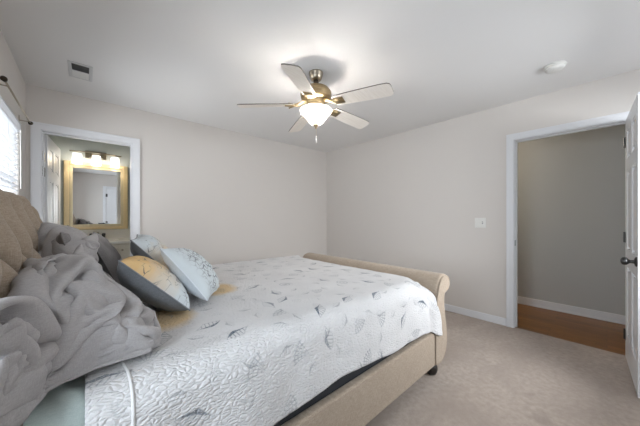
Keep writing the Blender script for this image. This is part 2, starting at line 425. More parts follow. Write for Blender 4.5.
# hall
struct('wall_hall_far', MB().box(HX, -2.2, 0, HX+WT, YA+WT, H), M['hallwall'])
struct('wall_hall_near', MB().box(XB+WT, -2.2, 0, XB+WT+.005, DB0-.06, H).box(XB+WT, DB1+.06, 0, XB+WT+.005, YA+WT, H).box(XB+WT, DB0-.06, DH+.06, XB+WT+.005, DB1+.06, H), M['hallwall'])
struct('wall_hall_end', MB().box(XB+WT, -2.3, 0, HX, -2.2, H).box(XB+WT, YA, 0, HX, YA+WT, H), M['hallwall'])
struct('ceiling_hall', MB().box(XB+WT, -2.3, H, HX+WT, YA+WT, H+.1), M['ceiling'])
struct('baseboard_hall', MB().box(HX-.014, -2.2, -.004, HX, YA, .095).box(HX-.02, -2.2, -.004, HX-.014, YA, .018), M['trim'], bevel=.003)
# bathroom
struct('floor_bathroom', MB().box(XC-WT, YA+WT, -.1, 1.5, BY+WT, 0), M['vinyl'])
struct('ceiling_bathroom', MB().box(XC-WT, YA+WT, H, 1.5+WT, BY+WT, H+.1), M['bathwall'])
struct('wall_bathroom_back', MB().box(XC-WT, BY, 0, 1.5+WT, BY+WT, H), M['bathwall'])
struct('wall_bathroom_left', MB().box(XC-WT, YA+WT, 0, XC, BY, H), M['bathwall'])
struct('wall_bathroom_right', MB().box(1.5, YA+WT, 0, 1.5+WT, BY, H), M['bathwall'])
struct('wall_bathroom_near', MB().box(XC, YA+WT, 0, DA0-.06, YA+WT+.005, H).box(DA1+.06, YA+WT, 0, 1.5, YA+WT+.005, H).box(DA0-.06, YA+WT, DH+.06, DA1+.06, YA+WT+.005, H), M['bathwall'])
# baseboards
def bb(name, spans, axis, t0, t1):
    mb = MB()
    for a, b in spans:
        if axis == 'x': mb.box(a, min(t0,t1), 0, b, max(t0,t1), .083)
        else: mb.box(min(t0,t1), a, 0, max(t0,t1), b, .083)
    struct(name, mb, M['trim'], bevel=.005)
bb('baseboard_right', [(YD, DB0-.062), (DB1+.062, YA-.001)], 'y', XB, XB-.013)
bb('baseboard_back', [(DA1+.068, XB-.014)], 'x', YA, YA-.013)
bb('baseboard_left', [(YD+.014, YA-.014)], 'y', XC, XC+.013)
bb('baseboard_front', [(XC+.014, DD0-.062), (DD1+.062, XB-.014)], 'x', YD, YD+.013)
# door casings and jambs
def casing(name, axis, a0, a1, face, out, depth_dir, back=True, cw=.058, th=WT):
    """face = wall face coordinate, out = +1/-1 direction into the room, wall thickness lies the other way"""
    mb = MB()
    def B(p0, p1, q0, q1, z0, z1):
        lo, hi = min(q0, q1), max(q0, q1)
        if axis == 'x': mb.box(p0, lo, z0, p1, hi, z1)
        else: mb.box(lo, p0, z0, hi, p1, z1)
    faces = [(face, out)] + ([(face-out*th, -out)] if back else [])
    for fc, ou in faces:
        o0, o1, o2 = fc+ou*.0005, fc+ou*.013, fc+ou*.019
        for (p, q, e0, e1) in ((a0-cw+.016, a0+.005, a0-cw, a0-cw+.016), (a1-.005, a1+cw-.016, a1+cw-.016, a1+cw)):
            B(p, q, o0, o1, 0, DH-.005); B(e0, e1, o0, o2, 0, DH+cw)
        B(a0-cw+.016, a1+cw-.016, o0, o1, DH-.005, DH+cw-.016); B(a0-cw+.016, a1+cw-.016, o0, o2, DH+cw-.016, DH+cw)
    j0, j1 = face-out*.0006, face-out*(th-.0006)
    B(a0-.001, a0+.013, j0, j1, 0, DH); B(a1-.013, a1+.001, j0, j1, 0, DH); B(a0+.013, a1-.013, j0, j1, DH-.013, DH+.001)
    s0, s1 = face-out*.045, face-out*.08                     # door stop
    B(a0+.013, a0+.024, s0, s1, 0, DH-.013); B(a1-.024, a1-.013, s0, s1, 0, DH-.013); B(a0+.024, a1-.024, s0, s1, DH-.024, DH-.013)
    return struct(name, mb, M['trim'])
tr1 = casing('trim_1', 'y', DB0, DB1, XB, -1, 1)
sp = MB().box(XB+.006, DB1-.0145, .89, XB+.034, DB1-.0125, .95)
build('strike_plate', sp, M['steel'], tr1)
tr2 = casing('trim_2', 'x', DA0, DA1, YA, -1, 1)
tr3 = casing('trim_3', 'x', DD0, DD1, YD, 1, 1, back=False)

# doors: six-panel leaf built in local space: hinge at the origin, leaf along +x, thick in y
def door_leaf(wd, ht, th=.035):
    mb = MB()
    st = .105; rails = [(0.01, .22), (.80, .93), (1.58, 1.68), (ht-.11, ht)]
    h = th/2
    for x0, x1 in ((0, st), (wd-st, wd)): mb.box(x0, -h, .01, x1, h, ht)
    for z0, z1 in rails: mb.box(st, -h, z0, wd-st, h, z1)
    for a, b in zip(rails, rails[1:]): mb.box(wd/2-.05, -h, a[1], wd/2+.05, h, b[0])
    for x0, x1 in ((st, wd/2-.05), (wd/2+.05, wd-st)):
        for (a, b) in zip(rails, rails[1:]):
            z0, z1 = a[1], b[0]
            mb.box(x0, -h+.011, z0, x1, h-.011, z1)
            mb.box(x0+.035, -h+.004, z0+.035, x1-.035, h-.004, z1-.035)
            for sgn in (-1, 1):                       # small sloped moulding round the panel
                y0 = sgn*(h-.011); y1 = sgn*(h-.003)
                for (ax, bx, az, bz) in ((x0, x0+.012, z0, z1), (x1-.012, x1, z0, z1), (x0, x1, z0, z0+.012), (x0, x1, z1-.012, z1)):
                    mb.box(ax, min(y0,y1), az, bx, max(y0,y1), bz)
    return mb
def door(name, wd, hinge, ang, knob_mat, sides=(1,-1), flip=1):
    mb = door_leaf(wd, DH-.018)
    o = struct(name, mb, M['trim'])
    o.location = hinge; o.rotation_euler = (0, 0, ang)
    for sd in sides:
        k = MB(); A = Matrix.Translation((wd-.052, sd*.0175, .90)) @ Matrix.Rotation(-sd*PI/2, 4, 'X')
        k.lathe([(.0,.0),(.033,.0),(.033,.004),(.028,.009),(.013,.012),(.011,.030),(.016,.036),(.025,.044),(.0275,.055),(.024,.066),(.012,.072),(.0,.073)], A, 28, caps=False)
        build('door_knob', k, knob_mat, o, smooth=True)
    for z in (.2, 1.03, 1.84):
        hb = MB().lathe([(0,-.045),(.007,-.045),(.007,.045),(0,.045)], Matrix.Translation((-.004, flip*.022, z)), 10, caps=False).box(-.012, flip*.0175-.001, z-.045, .035, flip*.0175+.001, z+.045)
        build('hinge', hb, M['steel'], o)
    return o
for zz, mm in ((1.80, 'nickel'), (1.65, 'bronze')):
    build('hinge_plate', MB().box(DA0+.0125, YA+.045, zz-.045, DA0+.0155, YA+WT-.01, zz+.045).lathe([(0,-.045),(.008,-.045),(.008,.045),(0,.045)], Matrix.Translation((DA0+.018, YA+WT-.004, zz)), 10, caps=False), M[mm], tr2)
# bedroom door: hinged on the near jamb, open 90 degrees into the room
door('door_1', .735, (XB-.008, -.124, 0), PI + .042, M['steel'], flip=-1)
door('door_2', DA1-DA0-.03, (DA0+.022, YA+WT+.02, 0), math.radians(85.5), M['nickel'], flip=1)
door('door_3', DD1-DD0-.03, (DD0+.015, YD-.025, 0), 0, M['steel'], sides=(1,))

# windows; all but the blind window are added out of view to admit daylight
def window(n, axis, a0, a1, z0, z1, face, out):
    mb = MB(); gl = MB(); th = WT
    def B(m_, p0, p1, q0, q1, zz0, zz1):
        lo, hi = min(q0,q1), max(q0,q1)
        if axis == 'x': m_.box(p0, lo, zz0, p1, hi, zz1)
        else: m_.box(lo, p0, zz0, hi, p1, zz1)
    f0, f1 = face-out*.075, face-out*.115
    B(mb, a0, a0+.045, f0, f1, z0, z1); B(mb, a1-.045, a1, f0, f1, z0, z1); B(mb, a0, a1, f0, f1, z0, z0+.05); B(mb, a0, a1, f0, f1, z1-.05, z1)
    zm = (z0+z1)/2; B(mb, a0, a1, f0, f1, zm-.02, zm+.02)
    B(mb, a0-.03, a1+.03, face-out*.074, face+out*.02, z0-.025, z0)
    o = struct('window_%d' % n, mb, M['trim'], bevel=.003, segs=1)
    B(gl, a0+.04, a1-.04, face-out*.094, face-out*.097, z0+.045, z1-.045)
    build('pane', gl, M['glass'], o)
    return o
window(1, 'y', *W1, XC, 1); window(3, 'y', *W2_ADDED, XC, 1)
window(2, 'x', *W3_ADDED, YD, 1)

# ------------------------------------------------------------------ window blind and curtain rod
def blind():
    y0, y1, z0, z1 = W1
    t = thing('window_blind', 'white slatted venetian blind in the window behind the bed', 'window blind', (XC, (y0+y1)/2, z1))
    build('valance', MB().box(XC-.055, y0+.003, z1-.075, XC+.012, y1-.001, z1-.002).box(XC+.012, y0+.003, z1-.075, XC+.016, y1-.001, z1-.066).box(XC+.012, y0+.003, z1-.012, XC+.016, y1-.001, z1-.002), M['slat'], t, bevel=.002, segs=1)
    z = z1-.10
    while z > z0+.06:
        mb = MB(); A = Matrix.Translation((XC-.022, (y0+y1)/2, z)) @ Matrix.Rotation(math.radians(-28), 4, 'Y')
        mb.obox(A, .025, (y1-y0)/2-.006, .0014)
        build('slat', mb, M['slat'], t); z -= .043
    build('bottom_rail', MB().box(XC-.045, y0+.006, z0+.012, XC+.005, y1-.006, z0+.03), M['slat'], t, bevel=.003)
    for yy in (y0+.12, (y0+y1)/2, y1-.12):
        build('ladder_cord', MB().tube([(XC+.006, yy, z1-.08), (XC+.006, yy, z0+.03)], .0012, 6), M['slat'], t)
    build('tilt_wand', MB().tube([(XC+.022, y1-.09, z1-.07), (XC+.024, y1-.09, z1-.55)], .004, 8), M['plastic'], t)
blind()
def rod():
    x, z = XC+.056, 2.03; y0, y1 = 2.44, 3.37
    t = thing('curtain_rod', 'thin nickel curtain rod on brackets above the white blind', 'curtain rod', (XC, (y0+y1)/2, z))
    build('rod', MB().tube([(x, y0, z), (x, y1, z)], .0055, 12), M['nickel'], t, smooth=True)
    for yy, sg in ((y0, -1), (y1, 1)):
        A = Matrix.Translation((x, yy, z)) @ Matrix.Rotation(-sg*PI/2, 4, 'X')
        build('finial', MB().lathe([(0,-.002),(.010,-.002),(.012,.006),(.009,.012),(.014,.018),(.0165,.028),(.013,.04),(0,.046)], A, 18, caps=False), M['bronze'], t, smooth=True)
    for yy in (y0+.06, y1-.06):
        build('bracket', MB().box(XC, yy-.009, z-.03, XC+.004, yy+.009, z+.03).box(XC+.004, yy-.005, z-.014, x+.002, yy+.005, z-.008).box(x-.011, yy-.005, z-.014, x+.011, yy+.005, z-.007), M['nickel'], t, bevel=.0015, segs=1)
rod()

# ------------------------------------------------------------------ bed
BC = 1.68; BY0, BY1 = .83, 2.53
XF = 1.865                                   # inner face of the footboard
def spline(pts, n=8):
    out = []
    P = [Vector(p) for p in pts]
    for i in range(len(P)-1):
        a = P[max(i-1,0)]; b = P[i]; c = P[i+1]; d = P[min(i+2,len(P)-1)]
        for k in range(n):
            t = k/n; out.append(tuple(.5*((2*b)+(c-a)*t+(2*a-5*b+4*c-d)*t*t+(3*b-a-3*c+d)*t**3)))
    out.append(tuple(P[-1])); return out
def bed():
    t = thing('bed', 'beige linen upholstered sleigh bed with tufted headboard', 'bed', (.8, BC, 0))
    # headboard
    hb = MB(); L = (BY1-BY0)/2
    def top(y):
        s = abs(y-BC); k = max(0, (s-.36)/(L-.36)); return 1.315 - .30*(1-math.sqrt(max(0, 1-min(1,k)**2)))
    def puff(y, z):
        u = (y-BC)/.25; vv = (z-1.148)/.40
        if z > 1.148:
            a = abs(math.sin(PI*u)); du = abs(u-round(u))*.25; return a**.7 - .55*math.exp(-(du/.012)**2)
        a, b = u+vv, u-vv
        da = min(abs(a-round(a)), abs(b-round(b)))*.2
        return (abs(math.sin(PI*a))*abs(math.sin(PI*b)))**.42 - .55*math.exp(-(da/.012)**2)
    def hfn(i, j):
        y = BY0 + (BY1-BY0)*i; zt = top(y)
        # profile: j 0..0.72 front face going up and rolling back, then over the top and down the back
        if j < .62:
            q = j/.62; z = .34 + (zt-.065-.34)*q; x = -.165 - .105*sstep(.98, zt+.04, z)
            nx, nz = 1., 0.
        elif j < .86:
            q = (j-.62)/.24; a = q*PI
            r = .055; cx, cz = -.165-.105*sstep(.98, zt+.04, zt-.065)-r, zt-.065
            x = cx + r*math.cos(a); z = cz + r*math.sin(a); nx, nz = math.cos(a), math.sin(a)
        else:
            q = (j-.86)/.14; hfn_back = -.165-.105*sstep(.98, zt+.04, zt-.065)-.11; z = zt-.065-(zt-.065-.34)*q; x = hfn_back; nx = nz = 0
        d = puff(y, z)*.075-.045
        e = min(1, (min(y-BY0, BY1-y))/.05); d = d*e if d > 0 else d*e
        fade = 1 if j < .68 else max(0, 1-(j-.68)/.10)
        return (x + d*nx*fade, y, z + d*nz*fade)
    hb.grid(hfn, 374, 120)
    h = build('headboard', hb, M['linen'], t, smooth=True)
    h['label'] = 'tufted headboard with rolled top'
    # closed sides of the headboard
    for i in (0, 1):
        ring = [hfn(i, j/60) for j in range(61)]
        build('side_panel', MB().add(ring, [tuple(range(61))]), M['linen'], h)
    for k in range(-3, 4):
        y = BC+.25*k
        if abs(k) < 4:
            A = Matrix.Translation((-.258, y, 1.148)) @ Matrix.Rotation(PI/2, 4, 'Y')
            build('button', MB().lathe([(0,.012),(.008,.011),(.012,.007),(.013,0),(.01,-.006)], A, 14, caps=False), M['linen'], h, smooth=True)
    for k in range(-3, 3):
        A = Matrix.Translation((-.238, BC+.25*(k+.5), .948)) @ Matrix.Rotation(PI/2, 4, 'Y')
        build('button', MB().lathe([(0,.012),(.008,.011),(.012,.007),(.013,0),(.01,-.006)], A, 14, caps=False), M['linen'], h, smooth=True)
    # footboard: S-profile rolled outward
    out = spline([(1.885,.115),(1.98,.125),(2.045,.20),(2.052,.33),(2.018,.47),(2.002,.58),(2.020,.640),(2.064,.652),(2.100,.676),(2.107,.718),(2.078,.755),(2.025,.768),(1.968,.755),(1.925,.70),(1.888,.60),(1.872,.45),(1.868,.30),(1.868,.13)], 6)
    n = len(out)
    fb = MB()
    NY = 60
    def ffn(i, j):
        p = out[int(round(j*(n-1)))]; y = BY0 + (BY1-.07-BY0)*i
        edge = min(y-BY0, BY1-.07-y); r = .022
        sh = 0 if edge >= r else r-math.sqrt(max(0, r*r-(r-edge)**2))
        cx, cz = 1.98, .45; d = Vector((p[0]-cx, p[1]-cz)); l = d.length
        wob = .003*mnoise.noise((y*4, p[0]*6, p[1]*6))
        d = d*(max(0, l-sh)/l+wob) if l > 0 else d
        return (cx+d.x, y, cz+d.y)
    ys = [0, .003, .007, .012] + [.02 + .96*k/NY for k in range(NY+1)] + [.988, .993, .997, 1]
    W = n; vs = []; fs = []
    for yi in ys:
        for k in range(n): vs.append(ffn(yi, k/(n-1)))
    for a in range(len(ys)-1):
        for k in range(n):
            k2 = (k+1) % n; fs.append((a*W+k, (a+1)*W+k, (a+1)*W+k2, a*W+k2))
    fb.add(vs, fs)
    f = build('footboard', fb, M['linen'], t, smooth=True)
    f['label'] = 'rolled footboard'
    for yy, sg in ((BY0, -1), (BY1-.07, 1)):
        e = MB(); cxy = (1.98, .45)
        def ring(s, y): 
            r = []
            for p in out:
                d = Vector((p[0]-cxy[0], p[1]-cxy[1])); r.append((cxy[0]+d.x*s if False else p[0]-(p[0]-cxy[0])*(1-s), y, p[1]-(p[1]-cxy[1])*(1-s)))
            return r
        a = ring(.955, yy+sg*.000); b = ring(.93, yy+sg*.008); m_ = len(a)
        e.add(a+b, [(i, (i+1) % m_, m_+(i+1) % m_, m_+i) for i in range(m_)] + [tuple(range(m_, 2*m_))])
        build('end_panel', e, M['linen'], f, smooth=False)
        pts = ring(.955, yy+sg*.004); build('welt', MB().tube(pts+[pts[0]], .0045, 8), M['linen'], f, smooth=True)
    # side rails
    for y0, y1 in ((BY0, BY0+.05), (BY1-.05, BY1)):
        r = MB().box(-.16, y0, .125, 1.872, y1, .372)
        build('side_rail', r, M['linen'], t, bevel=.014, segs=3)
    # bun feet
    for x in (1.96, -.25):
        for y in (BY0+.07, BY1-.07):
            build('foot', MB().lathe([(0,0),(.020,0),(.034,.012),(.043,.034),(.045,.052),(.040,.072),(.028,.084),(.026,.092),(.034,.098),(.036,.13),(0,.13)], Matrix.Translation((x, y, 0)), 24, caps=False), M['bunfoot'], t, smooth=True)
    build('slat_deck', MB().box(-.14, BY0+.05, .23, 1.868, BY1-.05, .25), M['darkfabric'], t)
    return t
bed()
bs = MB().box(-.118, BY0+.052, .252, 1.862, BY1-.052, .49)
placed('box_spring', bs, M['darkfabric'], (.87, BC, .252), 'charcoal fabric box spring showing as a strip under the quilt', 'box spring', bevel=.02, segs=3)
mt = MB().box(-.105, BY0+.085, .492, 1.855, BY1-.085, .728)
placed('mattress', mt, M['paleback'], (.87, BC, .492), 'thick mattress on the box spring under the bedding', 'mattress', bevel=.06, segs=5)

# fitted sheet over the head end of the mattress, with pulled folds
def drape_profile(s, y0, y1, zt, r, zlow, flare=.0):
    """walk a cross-section from the near hem over the top to the far hem; s in metres from the near hem"""
    side = zt-r-zlow; q = PI/2*r; topw = (y1-y0)-2*r
    if s < side: return (y0-flare*(1-s/side), zlow+s)
    s -= side
    if s < q: a = s/r; return (y0+r-r*math.cos(a), zt-r+r*math.sin(a))
    s -= q
    if s < topw: return (y0+r+s, zt)
    s -= topw
    if s < q: a = s/r; return (y1-r+r*math.sin(a), zt-r+r*math.cos(a))
    s -= q; return (y1+flare*min(1, s/side), zt-r-s)
def plen(y0, y1, zt, r, zlow): return 2*(zt-r-zlow)+PI*r+(y1-y0)-2*r
def sheet():
    y0, y1, zt, r, zl = BY0+.078, BY1-.078, .7335, .065, .50
    Lp = plen(y0, y1, zt, r, zl)
    def fn(i, j):
        x = -.112+.42*i; y, z = drape_profile(Lp*j, y0, y1, zt, r, zl)
        # stretched diagonal folds that run from the pillow heap to the near corner
        u = (x+.1)*1.0+(y-1.0)*.55; f = math.sin(u*52+1.5*mnoise.noise((x*5, y*5, 0)))
        amp = .0085*sstep(1.5, .95, y)*sstep(.32, .1, x)
        return (x, y - .5*amp*f, z + amp*max(-.3, f))
    mb = MB().grid(fn, 84, 240)
    placed('fitted_sheet', mb, M['mint'], (.1, BC, .50), 'pale aqua fitted sheet pulled in folds at the head end', 'sheet', smooth=True)
sheet()
QX0, QX1 = -.004, 1.852
def quilt():
    y0, y1, r = BY0+.012, BY1-.012, .10
    def zt(x, y): return .752 + .010*math.sin((x-.1)*1.6) + .006*mnoise.noise((x*2.1, y*2.1, 4))
    def hem(x): return .45 - .03*sstep(.9, 1.6, x) - .085*sstep(1.70, 1.84, x) + .008*math.sin(x*7+1)
    NX, NYV = 190, 300
    def P(i, j):
        x0 = QX0 + (QX1-QX0)*i
        zl = hem(x0) if j < .5 else .44
        Lp = plen(y0, y1, .752, r, zl); s = Lp*j
        y, z = drape_profile(s, y0, y1, .752, r, zl, .022)
        drop = max(0, .752-z)
        z += (zt(x0, y)-.752)*(1 if drop < .02 else max(0, 1-drop/.12))
        # the foot end: the side hangs past the footboard's end, the top tucks down behind it
        x = x0
        near = sstep(1.0, .90, y); far = sstep(2.36, 2.46, y)
        foot = sstep(1.62, 1.852, x0)
        if near > 0: x += foot*near*(.072*min(1, drop/.30)-.035*(1-min(1, drop/.1)))
        tuck = sstep(1.74, 1.852, x0)*(1-near)*(1-far)
        z -= .050*tuck*tuck
        z -= .05*near*foot*max(0, 1-drop/.3)*1.0
        # soft vertical waves on the hanging side, one deeper fold by the foot corner
        hang = min(1, drop/.2)
        fold = math.exp(-((x0-1.765)/.022)**2)-.6*math.exp(-((x0-1.70)/.03)**2)
        wave = .007*math.sin(x0*9+.6)+.004*math.sin(x0*21+2)+ .022*fold*sstep(.08, .3, drop)
        if y < BC: y += hang*wave - .012*foot*hang
        else: y -= hang*.006*math.sin(x0*11)
        nz = .0035*mnoise.noise((x0*9, s*9, 1.3))+.0016*mnoise.noise((x0*24, s*30, 7))
        if drop < .06: z += nz
        else: y += nz*(-1 if y < BC else 1)
        return (x, y, z)
    mb = MB().grid(P, NX, NYV, uvfn=lambda i, j: (QX0+(QX1-QX0)*i, 2.35*j))
    t = thing('quilt', 'white quilted coverlet printed with blue-grey seashells', 'quilt', (.9, BC, .75))
    q = build('cover', mb, M['quilt'], t, smooth=True)
    sm = q.modifiers.new('solid', 'SOLIDIFY'); sm.thickness = .012; sm.offset = -1
    # corded seam near the head edge
    pts = []
    for k in range(0, 150):
        j = .02+.96*k/149; p = P(.034+.006*math.sin(j*9), j); pts.append((p[0]+.06*(sstep(.30, .10, j))*.4, p[1], p[2]+.001))
    build('piping', MB().tube(pts, .0042, 8), M['quiltcord'], t, smooth=True)
M['quiltcord'] = plain('white_cotton_cord', srgb(222, 221, 220), .85, spec=.1, nscale=50, var=.03)
quilt()
# ------------------------------------------------------------------ pillows
def pillow_parts(t, c, U, V, su, sv, th, mf, mb_, pinch=.07, seed=0, uvrot=0, sag=0., piping=None):
    """lens-shaped cushion: c centre, U and V in-plane directions; the front faces U x V"""
    U = Vector(U).normalized(); V = (Vector(V)-Vector(V).dot(U)*U).normalized(); N = U.cross(V); c = Vector(c)
    def fn(sgn):
        def g(i, j):
            u, v = 2*i-1, 2*j-1
            uu = u*(1-pinch*(1-v*v)*abs(u)**2); vv = v*(1-pinch*(1-u*u)*abs(v)**2)
            h = ((1-u**2)*(1-v**2))**.42
            w_ = 1+.16*mnoise.noise((u*1.3+seed, v*1.3, 3))
            wr = .012*mnoise.noise((u*5+seed, v*5, 5))*min(1, h*2) + .010*math.sin(9*(u+v)+seed)*(1-h)*h
            off = sag*(u*u-.4)*.1
            return c + U*(uu*su/2) + V*(vv*sv/2) + N*(sgn*(th/2)*h*w_ + wr*th*3 + off)
        return g
    f = MB().grid(fn(1), 40, 40, uvfn=lambda i, j: (i, j)); b = MB().grid(fn(-1), 40, 40, uvfn=lambda i, j: (i, j))
    build('front_panel', f, mf, t, smooth=True); build('back_panel', b, mb_, t, smooth=True)
    g = fn(0); pts = [g(k/30, 0) for k in range(31)]+[g(1, k/30) for k in range(1, 31)]+[g(1-k/30, 1) for k in range(1, 31)]+[g(0, 1-k/30) for k in range(1, 31)]
    build('piping', MB().tube(pts, .004, 6), piping or mb_, t, smooth=True)
def pillow(name, label, cat, c, U, V, su, sv, th, mf, mb_, group=None, **k):
    t = thing(name, label, cat, tuple(c), group); pillow_parts(t, c, U, V, su, sv, th, mf, mb_, **k); return t
def edge_pillow(name, label, E1, E2, V, sv, th, mf, mb_, **k):
    """E1 upper and E2 lower end of the edge nearest the camera"""
    E1, E2, V = Vector(E1), Vector(E2), Vector(V).normalized()
    U = E2-E1; su = U.length
    c = (E1+E2)/2 + V*sv/2
    return pillow(name, label, 'decorative pillow', c, U, V, su*1.04, sv, th, mf, mb_, group='decorative pillows on the quilt', **k)
edge_pillow('throw_pillow', 'front decorative pillow with sandy shell print and slate grey back', (.112,1.31,1.01), (.352,1.262,.775), (.03,.98,-.05), .40, .17, M['printA'], M['greyback'], seed=1)
edge_pillow('throw_pillow', 'pale blue-white decorative pillow with coral print, nearest the footboard', (.285,1.44,1.02), (.452,1.31,.775), (.40,.91,-.02), .42, .15, M['printC'], M['paleback'], seed=2)
edge_pillow('throw_pillow', 'rear decorative pillow with sandy top, behind the other two', (.185,1.80,1.07), (.42,1.76,.80), (.2,.97,0), .42, .17, M['printB'], M['greyback'], seed=3)
# sleeping pillows against the headboard
pillow('bed_pillow', 'dark grey bed pillow standing at the far end of the headboard', 'pillow', (-.045, 1.97, .945), (0,1,.03), (-.22,0,.97), .60, .40, .14, M['greydark'], M['greydark'], group='grey bed pillows', seed=4)
pillow('bed_pillow', 'dark grey bed pillow slumped in front of the far one, behind the printed pillows', 'pillow', (.10, 2.09, .915), (.05,1,.0), (-.40,0,.92), .58, .40, .13, M['greydark'], M['greydark'], group='grey bed pillows', seed=5)
